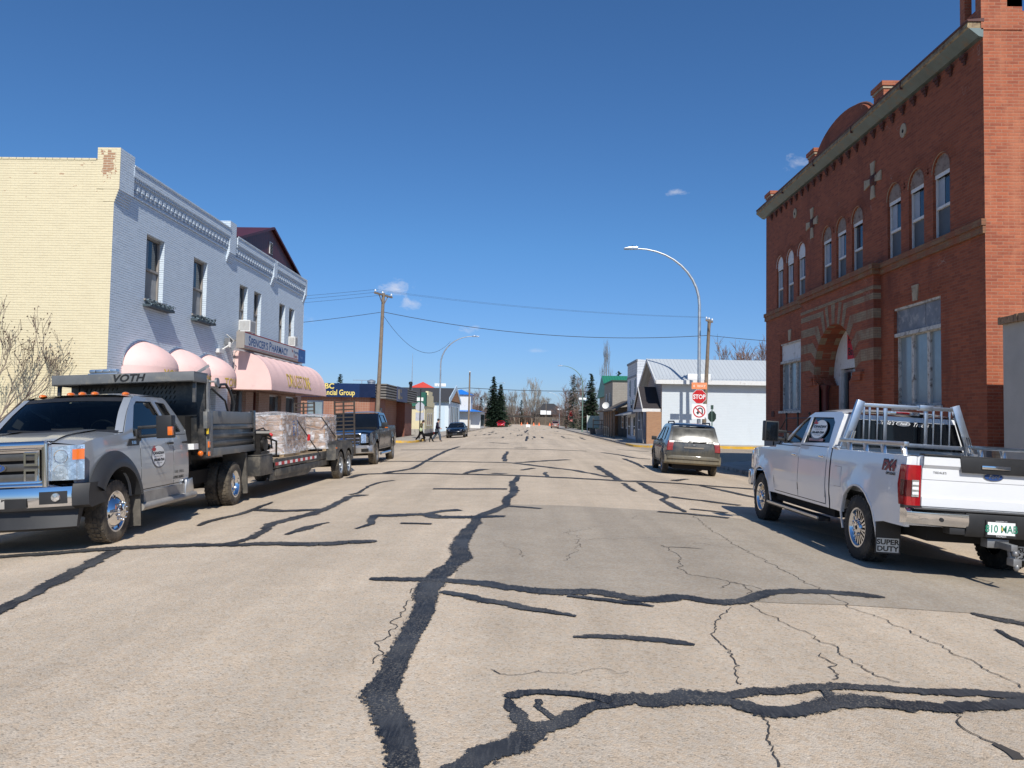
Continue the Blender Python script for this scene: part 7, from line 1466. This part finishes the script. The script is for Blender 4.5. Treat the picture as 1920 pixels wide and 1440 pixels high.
def upole(x,y,h,lab,lean,arm=(.45,1.1),ins=True):
    t=thing('utility_pole',(x,y,-.2),lab,'utility pole','wooden utility poles'); b=MB(); lx,ly=lean
    b.tube([(0,0,0),(lx*.5,ly*.5,h*.5),(lx,ly,h)],[.17,.145,.115],10); b.build('pole',MAT['wood'],t)
    ax,ay=arm; b=MB(); b.bar((lx-ax,ly-ay,h-.15),(lx+ax,ly+ay,h-.15),.11,.13); b.bar((lx+ax*.5,ly+ay*.5,h-.2),(lx,ly,h-.95),.05); b.bar((lx-ax*.5,ly-ay*.5,h-.2),(lx,ly,h-.95),.05); o=b.build('crossarm',MAT['wood'],t)
    for q in (-.92,-.1,.92): b=MB(); b.lathe([(.02,0),(.02,.06),(.07,.07),(.06,.16),(.03,.2),(0,.21)],10,(lx+ax*q,ly+ay*q,h-.09)); b.build('insulator',MAT['white_wood'],o)
    return t
upole(-11.0,57,11.15,'tall leaning wooden pole with crossarm beside the brick bank branch',(.28,0))
upole(13.75,59.6,9.75,'wooden pole with a single raised arm right behind the tall lamp',(.15,-1.2),(.35,.5))
upole(-8.75,120,9.2,'plain wooden pole beyond the white and pale blue building',(.05,0),(.02,.4))
def wire(name,lab,p,q,sag,r=.014,n=24):
    p,q=Vector(p),Vector(q); b=MB(); b.tube([p.lerp(q,i/n)-Vector((0,0,sag*4*(i/n)*(1-i/n))) for i in range(n+1)],r*.75,4); return tag(b.build(name,MAT['wire']),lab,'wire')
wire('overhead_wire','dark cable sagging across the street from the leaning pole to the right corner pole',(-10.8,57,9.55),(13.85,58.8,8.35),.85,.028)
wire('overhead_wire','cable running from the right corner pole behind the brick bank',(13.85,58.8,8.35),(42,60,8.0),.5,.026)
wire('overhead_wire','cable drooping from the leaning pole to the left street lamp',(-10.75,57,9.35),(-8.3,83.9,10.1),2.0,.024)
wire('overhead_wire','cable from the leaning pole to the left behind the pharmacy',(-10.9,57,9.5),(-45,61,8.2),.9,.024)
for i,(dx,dy) in enumerate(((-.4,-1.0),(-.04,-.1),(.4,1.0))):
    wire('overhead_wire',('highest thin line','middle thin line','lowest thin line')[i]+' leaving the pole crossarm leftward behind the pharmacy',(-10.7+dx,57+dy,11.05),(-50+dx,62+dy,10.6-.25*i),.8,.013)
    if i<2: wire('overhead_wire',('upper','lower')[i]+' thin line crossing the sky between the two corner poles',(-10.7+dx,57+dy,11.05),(13.9+dx*.8,58.4+dy*.4,9.65),.35,.008)
wire('overhead_wire','thick far cable crossing the street in front of the spruces',(-8.7,120,8.4-1.9),(19,122,6.75),.35,.06)
wire('overhead_wire','thick far cable running left from the plain pole',(-8.7,120,6.5),(-40,118,6.0),.4,.06)
# stop sign group at the right corner
t=thing('stop_sign',(13.22,58.62,-.1),'red stop sign with orange 4 WAY plate above and no U turn plate below','road sign')
b=MB(); b.tube([(0,.08,0),(0,.08,5.2)],.045,8); b.build('post',MAT['galv'],t)
def octo(r,z): return [(r*cos(radians(22.5+45*k)),z+r*sin(radians(22.5+45*k))) for k in range(8)]
z0=3.75; b=MB(); b.prism(octo(.57,z0),'y',-.01,.01,0); b.prism(octo(.545,z0),'y',-.013,-.0101,1); b.text('STOP',.47,lambda u,v,d:(u,-.016,z0-.165+v),'CENTER',.012,sx=.82,c=0); b.build('octagon',[MAT['white_ink'],MAT['red']],t,flat=True,fixn=False)
b=MB(); b.box(-.58,.58,-.012,.008,4.32,4.82,0); b.text('4  WAY',.26,lambda u,v,d:(u,-.015,4.47+v),'CENTER',.008,sx=1.1,c=1); b.build('orange_plate',[P('faded_orange_plate',(.80,.27,.11),.5),P('faded_white_letters',(.8,.62,.5),.6)],t,flat=True,fixn=False)
zc=2.63; b=MB(); b.box(-.57,.57,-.012,.008,zc-.57,zc+.57,0); 
def annul(b,r0,r1,y,c,a0=0,a1=360,cx=0,cz=zc,n=40):
    V=[(cx+r*cos(radians(lerp(a0,a1,k/n))),y,cz+r*sin(radians(lerp(a0,a1,k/n)))) for k in range(n+1) for r in (r0,r1)]; b.add(V,[(2*k,2*k+1,2*k+3,2*k+2) for k in range(n)],c)
annul(b,.385,.47,-.018,1); annul(b,.12,.215,-.0145,2,0,180,.07,zc+.08,16); b.box(.19,.285,-.0145,-.0122,zc-.19,zc+.08,2); b.box(-.145,-.05,-.0145,-.0122,zc-.08,zc+.08,2); b.add([(-.25,-.0145,zc-.06),(.05,-.0145,zc-.06),(-.10,-.0145,zc-.26)],[(0,1,2)],2)
b.bar((-.29,-.0165,zc+.29),(.29,-.0165,zc-.29),.002,.08,1,up=(1,0,1)); annul(b,.555,.57,-.0135,2) if False else None
b.build('no_u_turn_plate',[MAT['white_ink'],MAT['red'],MAT['black_ink']],t,flat=True,fixn=False)
t=thing('stop_sign',(13.95,57.6,-.1),'dark green backed stop sign turned edge on, right of the corner lamp','road sign')
b=MB(); b.tube([(0,0,0),(0,0,3.1)],.045,6); b.build('post',MAT['green_pole'],t); b=MB(); b.prism(octo(.42,2.25),'x',-.02,.02); o=b.build('octagon',P('dark_green_back',(.035,.07,.05),.6),t); o.rotation_euler=(0,0,radians(32)); b=MB(); b.box(-.02,.02,-.12,.12,2.8,3.1); o=b.build('small_plate',bpy.data.materials['dark_green_back'],t); o.rotation_euler=(0,0,radians(32))
t=thing('stop_sign',(-9.05,66.2,-.12),'back of a stop sign on a black post, left of the walking woman','road sign')
b=MB(); b.tube([(.02,-.08,0),(.06,-.08,4.3)],.05,6); b.build('post',MAT['black'],t); gb_=P('sign_back_grey',(.55,.57,.62),.45,.3,.06)
b=MB(); b.prism(octo(.41,2.75),'y',-.01,.01); b.build('octagon',gb_,t); b=MB(); b.box(-.36,.36,-.01,.01,1.55,2.25); b.build('square_plate',gb_,t); b=MB(); b.box(-.28,.28,-.01,.01,3.25,3.55); b.build('top_plate',MAT['plaswhite'],t)
t=thing('stop_sign',(10.4,172,-.1),'far red stop sign with small red plate on a green post, right pavement','road sign')
b=MB(); b.tube([(0,.06,0),(0,.06,3.9)],.06,6); b.build('post',MAT['green_pole'],t); b=MB(); b.prism(octo(.48,3.2),'y',-.01,.01); b.build('octagon',MAT['red'],t); b=MB(); b.box(-.45,.45,-.01,.01,3.75,4.05); b.box(-.3,.3,-.01,.01,1.6,2.1); b.box(-.75,-.5,-.01,.01,2.0,3.0); b.build('plates',P('pale_red_plate',(.6,.2,.17),.6),t,flat=True)
t=thing('sensor_mast',(19.6,78,6.2),'thin mast with a small camera standing behind the grey metal roof','mast')
b=MB(); b.tube([(0,0,0),(0,0,3.2),(-.25,0,3.55)],.04,5); b.box(-.4,-.2,-.08,.08,3.5,3.62); b.ell((.15,0,1.1),(.16,.1,.14),8,6); b.box(.2,.42,-.05,.05,1.02,1.14); b.build('mast',MAT['steel'],t)
# far end of the street: barricade, cones, boards
t=thing('barricade',(.7,156,0),'small white barricade board standing in the middle of the road','barricade'); b=MB(); b.box(-.42,.42,-.02,.02,.25,.75); b.build('board',MAT['plaswhite'],t); b=MB()
for x in (-.34,.34): b.bar((x,-.25,0),(x,0,.6),.04); b.bar((x,.25,0),(x,0,.6),.04)
b.build('stand',MAT['steel'],t,flat=True)
cone=None
for i,(px,Y) in enumerate(((956,232),(979,236),(990,240),(1002,238),(1012,244),(1032,240))):
    x=(px-985)/1442*Y
    if cone is None:
        cone=thing('traffic_cone',(x,Y,-.05),'orange traffic cone in the row closing the far end of the street','traffic cone','traffic cones across the far end'); b=MB(); b.lathe([(.32,.05),(.07,.95),(0,.95)],12); b.box(-.38,.38,-.38,.38,0,.05); b.build('cone',MAT['orange'],cone)
    else: c_=dup(cone); c_.location=(x,Y,-.05)
t=thing('far_house',(9.3,300,0),'dark roofed house glimpsed between bare trees at the street end','building'); b=MB(); b.box(-6,6,-5,5,-.4,4); b.build('wall',P('dark_house_wall',(.13,.11,.09),.9),t); b=MB(); b.add([(-6.8,-6,3.9),(6.8,-6,3.9),(6.8,6,3.9),(-6.8,6,3.9),(-2,0,8.2),(2,0,8.2)],[(0,1,5,4),(1,2,5),(2,3,4,5),(3,0,4)]); b.build('roof',P('slate_roof',(.04,.04,.044),.9),t,flat=True)
t=thing('billboard',(7.2,262,0),'two white boards on a dark post near the street end','sign'); b=MB(); b.tube([(0,0,-.3),(0,0,9.5)],.09,6); b.build('post',MAT['wood'],t); b=MB(); b.box(-1.9,.0,-.12,-.08,3.6,5.0); b.box(.2,1.7,-.12,-.08,3.6,4.9); b.build('board',MAT['plaswhite'],t,flat=True)
t=thing('park_shelter',(-4.5,285,0),'low dark picnic shelter under the bare trees at the street end','shelter'); b=MB(); b.prism([(-8,2.6),(8,2.6),(7,3.3),(-7,3.3)],'y',-3,3); b.build('roof',P('shelter_roof',(.05,.045,.04),.9),t,flat=True)
for x in (-7,-2.5,2.5,7): b=MB(); b.box(x-.12,x+.12,-2.8,-2.6,-.3,2.6); b.build('post',MAT['wood'],t)
t=thing('picnic_table',(-9.6,166,0),'brown plank bench and white board by the left lamp','bench'); b=MB(); b.box(-1.2,1.2,-.4,.4,.5,.6); b.box(-1.1,-.9,-.3,.3,0,.5); b.box(.9,1.1,-.3,.3,0,.5); b.build('seat',MAT['wood'],t,flat=True); b=MB(); b.box(-.5,.6,.5,.55,.7,1.6); b.build('board',MAT['plaswhite'],t)
# ---------------------------------------------------------------- trees
def mb_branch(b,p,d,L,r,depth,rn,up=.25,spread=.6,nseg=3,leaf=None,kids=(2,4),minr=.008):
    pts=[p]; rs=[r]; q=Vector(p); dd=Vector(d).normalized()
    for i in range(nseg):
        dd=(dd+Vector((rn.gauss(0,.12),rn.gauss(0,.12),rn.gauss(0,.08)+up*.18))).normalized(); q=q+dd*(L/nseg); pts.append(q.copy()); rs.append(max(minr,lerp(r,r*.55,(i+1)/nseg)))
    b.tube(pts,rs,5 if r>.06 else 3,cap=False)
    if leaf and depth<=1:
        for _ in range(leaf[1]):
            c=pts[-1]+Vector((rn.gauss(0,.05),rn.gauss(0,.05),rn.gauss(0,.05))); a=Vector((rn.gauss(0,1),rn.gauss(0,1),rn.gauss(0,1))).normalized()*leaf[0]; e=a.cross(Vector((rn.random(),rn.random(),1))).normalized()*leaf[0]*.6; b.add([c-a,c+e,c+a,c-e],[(0,1,2,3)],1)
    if depth<=0: return
    for k in range(rn.randint(*kids)):
        t=rn.uniform(.35,1.0); i=min(nseg-1,int(t*nseg)); st=pts[i].lerp(pts[i+1],t*nseg-i)
        ax=Vector((rn.gauss(0,1),rn.gauss(0,1),rn.gauss(0,.35))).normalized(); nd=(dd+ax*spread*rn.uniform(.6,1.3)+Vector((0,0,up*.6))).normalized()
        mb_branch(b,st,nd,L*rn.uniform(.52,.78),max(minr,r*rn.uniform(.42,.6)),depth-1,rn,up,spread,nseg,leaf,kids,minr)
BARK=P('bare_bark',(.20,.165,.135),.9,0,.25,1); BARK2=P('pale_bark',(.27,.24,.20),.9,0,.2,1); BARK3=P('reddish_twigs',(.20,.125,.10),.9,0,.25,1)
def bare(seed,h,m,stems=1,up=.5,spread=.55,depth=5,minr=.022,r=.16,kids=(3,5)):
    rn=random.Random(seed); tr_=MB(); b=MB()
    for s in range(stems):
        a=rn.uniform(0,6.28); d=Vector((cos(a)*(.05 if stems==1 else .3),sin(a)*(.05 if stems==1 else .3),1)); p0=Vector((0,0,-.3)); tr_.tube([p0,p0+d*h*.16,p0+d*h*.30],[r,r*.85,r*.7],7)
        mb_branch(b,p0+d*h*.28,d,h*.42,r*.68,depth,rn,up,spread,3,None,kids,minr)
        for k in range(3): ax=Vector((rn.gauss(0,1),rn.gauss(0,1),.8)); mb_branch(b,p0+d*h*rn.uniform(.16,.3),ax,h*.30,r*.4,depth-1,rn,up,spread,3,None,kids,minr)
    root=thing('bare_tree',(0,0,0),'x','tree'); tr_.build('trunk',m,root); b.build('crown',m,root,flat=True,fixn=False); return root
protoA=bare(3,11,BARK,1,minr=.012,kids=(3,4)); protoB=bare(8,13.5,BARK2,3,.75,.5,5,.012,.2,(2,4)); protoC=bare(21,7.5,BARK3,3,.35,.7,4,.012,.11,(3,4))
def spruce(seed,h,R_,dens=1.0,col=(.020,.042,.020),lab='',loc=(0,0)):
    rn=random.Random(seed); t=thing('spruce_tree',(loc[0],loc[1],-.2),lab,'tree'); b=MB(); b.tube([(0,0,0),(0,0,h)],[h*.016,.02],7); b.build('trunk',BARK,t); c=MB(); z=h*.04
    while z<h*.99:
        f=1-z/h; L=R_*(f**.8)*rn.uniform(.8,1.1)+.12; nb=max(4,int(11*dens*(.35+f)))
        for k in range(nb):
            a=rn.uniform(0,6.28); l=L*rn.uniform(.65,1.12); dz=-.22*l+rn.uniform(-.1,.1); n=max(2,int(l/.28))
            for i in range(n):
                u=(i+.6)/n; x,y=cos(a)*l*u,sin(a)*l*u; zz=z+dz*u**1.2+.10*l*max(0,u-.7)
                for s in range(3 if dens>=.8 else 2):
                    w=rn.uniform(.16,.30)*(1.15-.5*u); aa=a+rn.gauss(0,.7); dx,dy=cos(aa),sin(aa); ce=Vector((x+rn.gauss(0,.1),y+rn.gauss(0,.1),zz+rn.gauss(0,.07)))
                    c.add([ce+Vector((dx*w*1.5,dy*w*1.5,-.12*w)),ce+Vector((-dy*w*.5,dx*w*.5,rn.uniform(-.08,.12))),ce-Vector((dx*w*.8,dy*w*.8,-.1*w)),ce+Vector((dy*w*.5,-dx*w*.5,rn.uniform(-.15,.05)))],[(0,1,2,3)])
        z+=h*.016/ max(.55,dens)
    mt=P('spruce_needles_%d'%seed,col,.85,0,.45,1.2); c.build('crown',mt,t,flat=True,fixn=False); return t
def at(px,Y): return ((px-985)/1442*Y,Y)
spruce(1,12.3,2.7,1.1,lab='tallest dark spruce on the left behind the green lamp',loc=at(926,186)); spruce(2,10.4,2.6,1.1,lab='second dark spruce just right of the tallest one',loc=at(939,184))
spruce(3,12.4,2.9,.45,(.028,.042,.024),lab='sparse spruce with gaps between its boughs, behind the green lamp on the right',loc=at(1076,172)); spruce(4,11.0,2.7,.9,(.02,.038,.016),lab='dark spruce beside the green roofed house',loc=at(1108,148))
spruce(5,9.5,1.9,.5,(.03,.04,.02),lab='small spruce in front of the pale bare trees at the street end',loc=at(978,290)); spruce(6,9.0,2.0,.6,(.03,.035,.02),lab='small brownish spruce left of the big spruces',loc=at(903,240)); spruce(7,11.8,2.2,.7,lab='spruce tip showing above the green roof',loc=at(1160,150)); spruce(8,10,2,.7,lab='small spruce tip above the navy sign band',loc=at(636,145))
used={}
def plant(pr,px,Y,lab,s=1.0,grp=None,cat='tree'):
    r=pr if pr not in used else dup(pr); used[pr]=1; x,y=at(px,Y); r.location=(x,y,-.3); r.rotation_euler=(0,0,RN.uniform(0,6.28)); r.scale=(s,s,s*RN.uniform(.93,1.07)); r['label']=lab
    if grp: r['group']=grp
    return r
plant(protoB,997,292,'tall pale bare tree with many stems in the middle of the street end',1.1); plant(protoB,1012,300,'pale bare tree right of the tallest one at the street end',.95); plant(protoB,968,298,'pale bare tree left of the small spruce at the street end',.9)
plant(protoA,1086,176,'bare tree rising behind the sparse spruce on the right',1.0); plant(protoB,1134,165,'thin bare poplar rising behind the green roof',1.18).scale=(.38,.38,1.2); plant(protoC,1402,104,'reddish bare crown showing above the grey metal roof',1.5); plant(protoC,1378,106,'second reddish bare crown above the metal roof, left of the other',1.42)
plant(protoC,895,205,'reddish bare tree beside the blue roofed tower',1.15); plant(protoC,1098,150,'reddish bare bushy tree behind the far stop sign',1.0); plant(protoC,1062,185,'reddish bare tree left of the sparse spruce',1.2)
G_='bare trees closing the far end of the street'; L_='bare brown tree in the thicket closing the far end of the street'
rr=random.Random(5)
for i in range(64):
    px=rr.uniform(868,1120); Y=rr.uniform(262,345)
    if 955<px<1040 and Y<285: Y+=45
    plant((protoA,protoC,protoC)[i%3],px,Y,L_,rr.uniform(.65,1.05),G_)
for i in range(40):
    s=rr.choice((-1,1)); Y=rr.uniform(150,300); x=s*Y*rr.uniform(.36,.75); r=dup(rr.choice((protoA,protoC,protoB))); r.location=(x,Y,-.3); r.rotation_euler=(0,0,rr.uniform(0,6)); r.scale=(rr.uniform(.7,1),)*3; r['label']='bare tree on the back lots behind the street buildings'; r['group']='bare trees on the back lots'
b=MB(); rr=random.Random(9)
for i in range(1500):
    x=rr.uniform(-46,50); y=rr.uniform(262,330)
    if abs(x)<9 and y<275: continue
    h=rr.uniform(1.2,4.2); d=Vector((rr.gauss(0,.35),rr.gauss(0,.35),1)); p=Vector((x,y,-.4)); q=p+d*h*.6; b.tube([p,q,q+(d+Vector((rr.gauss(0,.4),rr.gauss(0,.4),0)))*h*.4],[.05,.035,.02],3,cap=False)
    for k in range(3): e=p.lerp(q,rr.uniform(.3,1)); b.tube([e,e+Vector((rr.gauss(0,.6),rr.gauss(0,.6),rr.uniform(.4,1.2)))],[.03,.015],3,cap=False)
tag(b.build('brushwood',P('brown_brush',(.15,.11,.08),.95,0,.3,.5),flat=True,fixn=False),'brown leafless brushwood under the bare trees at the street end','brushwood',kind='stuff')
b=MB(); rr=random.Random(4)
for i in range(900):
    x=rr.uniform(-60,60); y=rr.uniform(335,360); h=rr.uniform(1.5,6); b.add([(x-rr.uniform(.5,1.5),y,-.4),(x+rr.uniform(.5,1.5),y+rr.uniform(-1,1),-.4),(x+rr.gauss(0,.8),y+rr.gauss(0,1),h)],[(0,1,2)])
tag(b.build('far_woodland',P('far_brown_wood',(.12,.10,.075),.95,0,.4,.3),flat=True,fixn=False),'far brown woodland edge beyond the street end','woodland',kind='stuff')
# bush in front of the yellow wall
rn=random.Random(14); bt=thing('bare_bush',(-14.35,19.3,-.15),'bare twiggy bush with dried clusters in front of the cream yellow wall','bush'); tk=MB(); b=MB()
for s in range(7):
    a=rn.uniform(0,6.28); d=Vector((cos(a)*.45+.12,sin(a)*.25-.05,1)); p0=Vector((cos(a)*.2,sin(a)*.15,0)); p1=p0+d*.7; tk.tube([p0,p1],[.055,.04],6); mb_branch(b,p1,d,1.85,.032,4,rn,.36,.62,4,(.038,1),(2,4),.005)
tk.build('stems',P('bush_stem',(.15,.115,.09),.9,0,.2,3),bt); b.build('twigs',[P('bush_twigs',(.17,.13,.105),.9,0,.25,3),P('dried_clusters',(.15,.095,.07),.9,0,.35,8)],bt,flat=True,fixn=False)
# ---------------------------------------------------------------- people and dog
def skin(name,V,E,mats,par,lv=2,root=0):
    me=bpy.data.meshes.new('s'); me.from_pydata([v[0] for v in V],E,[]); o=bpy.data.objects.new('s',me); COL.objects.link(o)
    m=o.modifiers.new('s','SKIN'); m.use_smooth_shade=True; m.branch_smoothing=.5
    for i,v in enumerate(V):
        k=me.skin_vertices[0].data[i]; r=v[1]; k.radius=(r,r) if not isinstance(r,tuple) else r; k.use_root=(i==root)
    s=o.modifiers.new('u','SUBSURF'); s.levels=lv; s.render_levels=lv
    dg=bpy.context.evaluated_depsgraph_get(); nm=bpy.data.meshes.new_from_object(o.evaluated_get(dg)); bpy.data.objects.remove(o); nm.name=name
    nm.materials.clear(); nm.materials.append(mats); nm.shade_smooth(); r=bpy.data.objects.new(name,nm); COL.objects.link(r)
    if par is not None: r.parent=par
    return r
SKIN_=P('skin',(.52,.30,.21),.6,0,.06)
def person(loc,lab,sc,jacket,trous,hairm,cap,bow,stride,armL,armR,rz=0):
    t=thing('person',loc,lab,'person',rz=rz); t.scale=(sc,)*3
    P_={'pel':((0,0,.94),.115),'sp':((.01,0,1.16),.105),'ch':((.02+bow*.3,0,1.36),.115),'nk':((.05+bow*.8,0,1.51),.052),'hd':((.085+bow*1.4,0,1.61-bow*.25),.083),'top':((.10+bow*1.7,0,1.72-bow*.4),.07),'nose':((.185+bow*1.6,0,1.60-bow*.35),.018)}
    E=[('pel','sp'),('sp','ch'),('ch','nk'),('nk','hd'),('hd','top'),('hd','nose')]
    for s,st,(e,h) in ((1,stride,armL),(-1,-stride,armR)):
        n='LR'[s<0]
        P_['hip'+n]=((0,.09*s,.90),.088); P_['kn'+n]=((.02+st*.55+.05,.10*s,.50),.058); P_['an'+n]=((st*1.0+(-.10 if st<0 else .0),.10*s,.09+(.05 if st<0 else 0)),.04); P_['toe'+n]=((st*1.0+.15+(-.10 if st<0 else 0),.105*s,.035),.034)
        P_['sh'+n]=((.02+bow*.4,.18*s,1.42),.062); P_['el'+n]=(tuple(e),.044); P_['wr'+n]=(tuple(h),.028)
        hv=(Vector(h)-Vector(e)).normalized(); P_['pm'+n]=(tuple(Vector(h)+hv*.07),.034)
        E+=[('pel','hip'+n),('hip'+n,'kn'+n),('kn'+n,'an'+n),('an'+n,'toe'+n),('ch','sh'+n),('sh'+n,'el'+n),('el'+n,'wr'+n),('wr'+n,'pm'+n)]
        pm=Vector(P_['pm'+n][0]); side=hv.cross(Vector((0,s,.2))).normalized()
        for f,(q,l) in enumerate(((-.028,.055),(-.010,.068),(.010,.070),(.028,.058))): P_['f%d%s'%(f,n)]=(tuple(pm+side*q+hv*l+Vector((0,-s*.015,0))),.009); E.append(('pm'+n,'f%d%s'%(f,n)))
        P_['th'+n]=(tuple(Vector(h)+side*.05+hv*.05),.010); E.append(('wr'+n,'th'+n))
    ks=list(P_); skin('body',[P_[k] for k in ks],[(ks.index(a),ks.index(b)) for a,b in E],SKIN_,t,2,ks.index('pel')).name='body'
    def sub(names,ex,edges): 
        V=[]; 
        for k in names: r=P_[k][1]; V.append((P_[k][0],r*1.12+ex))
        return V,[(names.index(a),names.index(b)) for a,b in edges]
    V,E2=sub(['pel','sp','ch','nk','shL','elL','wrL','shR','elR','wrR'],.032,[('pel','sp'),('sp','ch'),('ch','nk'),('ch','shL'),('shL','elL'),('elL','wrL'),('ch','shR'),('shR','elR'),('elR','wrR')]); V[3]=(V[3][0],.06); skin('jacket',V,E2,jacket,t)
    V,E2=sub(['pel','hipL','knL','anL','hipR','knR','anR'],.026,[('pel','hipL'),('hipL','knL'),('knL','anL'),('pel','hipR'),('hipR','knR'),('knR','anR')]); V[0]=(V[0][0],.135); skin('trousers',V,E2,trous,t)
    for n in 'LR': 
        V,E2=sub(['an'+n,'toe'+n],.012,[('an'+n,'toe'+n)]); skin('shoe',V,E2,MAT['black'],t,1)
    hd=Vector(P_['hd'][0]); tp=Vector(P_['top'][0]); b=MB(); b.ell(hd.lerp(tp,.55)+Vector((-.03,0,.02)),(.105,.098,.105),12,8); 
    if not cap: b.ell(hd+Vector((-.09,0,-.02)),(.05,.07,.11),8,6)
    else: b.box(tp.x+.02,tp.x+.17,-.06,.06,tp.z-.02,tp.z-.005)
    b.build('cap' if cap else 'hair',hairm,t)
    b=MB()
    for s in (-1,1): b.ell(hd+Vector((.078,s*.032,.025)),(.009,.013,.008),6,4)
    b.build('eye',MAT['black'],t)
    return t
CAMO=NT('camouflage'); _c=CAMO.coord(); CAMO.set(CAMO.b,'Base Color',CAMO.mix(CAMO.ramp(CAMO.noise(_c,9,2),[(.44,0),(.5,1)]),(.05,.045,.02),CAMO.mix(CAMO.ramp(CAMO.noise(_c,14,2),[(.5,0),(.56,1)]),(.16,.13,.06),(.03,.025,.012)))); CAMO.set(CAMO.b,'Roughness',.9)
wy=61.9; person((-8.35,wy,wz(-8.4,wy)-.1),'woman in a camouflage jacket and black leggings walking with bowed head',.99,CAMO.m,P('black_leggings',(.008,.007,.008),.9,spec=.2),P('dark_hair',(.02,.014,.01),.6),False,.085,.30,((-.06,.27,1.16),(.04,.27,.94)),((.0,-.27,1.15),(-.02,-.24,.92)))
b=MB(); b.ell((-8.30,61.55,.72),(.12,.07,.15),10,8); b.tube([(-8.36,61.55,.84),(-8.32,61.6,.93),(-8.26,61.55,.84)],.012,5); tag(b.build('shopping_bag',P('pale_green_bag',(.45,.52,.30),.7)),'pale green bag carried by the woman in camouflage','bag')
person((-6.98,61.3,zg(-7,61.3)),'man in a dark navy top, blue jeans and dark cap walking with a dog',1.04,P('navy_top',(.012,.009,.024),.9,spec=.2),P('blue_jeans',(.05,.07,.10),.85,0,.2,8),P('dark_cap',(.015,.015,.018),.8),True,.02,.27,((-.02,.27,1.14),(.2,.24,1.06)),((.05,-.26,1.14),(.27,-.22,1.04)))
_k=1.0
d=thing('dog',(-7.62,61.05,zg(-7.6,61)),'black labrador like dog on a lead walking between the man and woman','dog')
D={'hip':((-.36,0,.52),.115),'mid':((-.08,0,.52),.12),'che':((.2,0,.52),.15),'nk':((.38,0,.64),.085),'hd':((.52,0,.72),.082),'mz':((.66,0,.68),.042),'ns':((.72,0,.675),.03),'t1':((-.48,0,.58),.035),'t2':((-.64,0,.52),.028),'t3':((-.78,0,.50),.014)}
De=[('hip','mid'),('mid','che'),('che','nk'),('nk','hd'),('hd','mz'),('mz','ns'),('hip','t1'),('t1','t2'),('t2','t3')]
for s,f,h in ((1,.12,-.10),(-1,-.10,.12)):
    n='LR'[s<0]; D.update({'er'+n:((.49,.075*s,.72),.03),'eb'+n:((.50,.098*s,.64),.022),'sh'+n:((.2,.085*s,.42),.065),'el'+n:((.17+f*.3,.09*s,.30),.04),'pw'+n:((.20+f,.09*s,.14),.028),'pf'+n:((.24+f*1.2,.09*s,.03),.03),'th'+n:((-.36,.085*s,.42),.08),'kn'+n:((-.27+h*.4,.09*s,.31),.05),'hk'+n:((-.45+h,.09*s,.20),.03),'hf'+n:((-.40+h*1.1,.09*s,.03),.03)})
    De+=[('hd','er'+n),('er'+n,'eb'+n),('che','sh'+n),('sh'+n,'el'+n),('el'+n,'pw'+n),('pw'+n,'pf'+n),('hip','th'+n),('th'+n,'kn'+n),('kn'+n,'hk'+n),('hk'+n,'hf'+n)]
d.scale=(1.08,1.25,1.12)
ks=list(D); skin('body',[(D[k][0],D[k][1]*(1.25 if k[:2] in('th','kn','hk','hf','el','pw','pf','sh') else 1.1)) for k in ks],[(ks.index(a),ks.index(b_)) for a,b_ in De],P('black_fur',(.006,.006,.0065),.85,0,.3,20,spec=.15),d,2,1)
b=MB(); b.lathe([(.088,-.02),(.092,0),(.088,.02)],16,(.40,0,.655),'x'); o=b.build('collar',MAT['red'],d)
b=MB(); b.tube([(-7.2,61.05,.62),(-6.95,61.06,.72),(-6.72,61.07,.92)],.008,4); tag(b.build('dog_lead',MAT['black']),'dark lead between the man\'s hand and the black dog','lead')
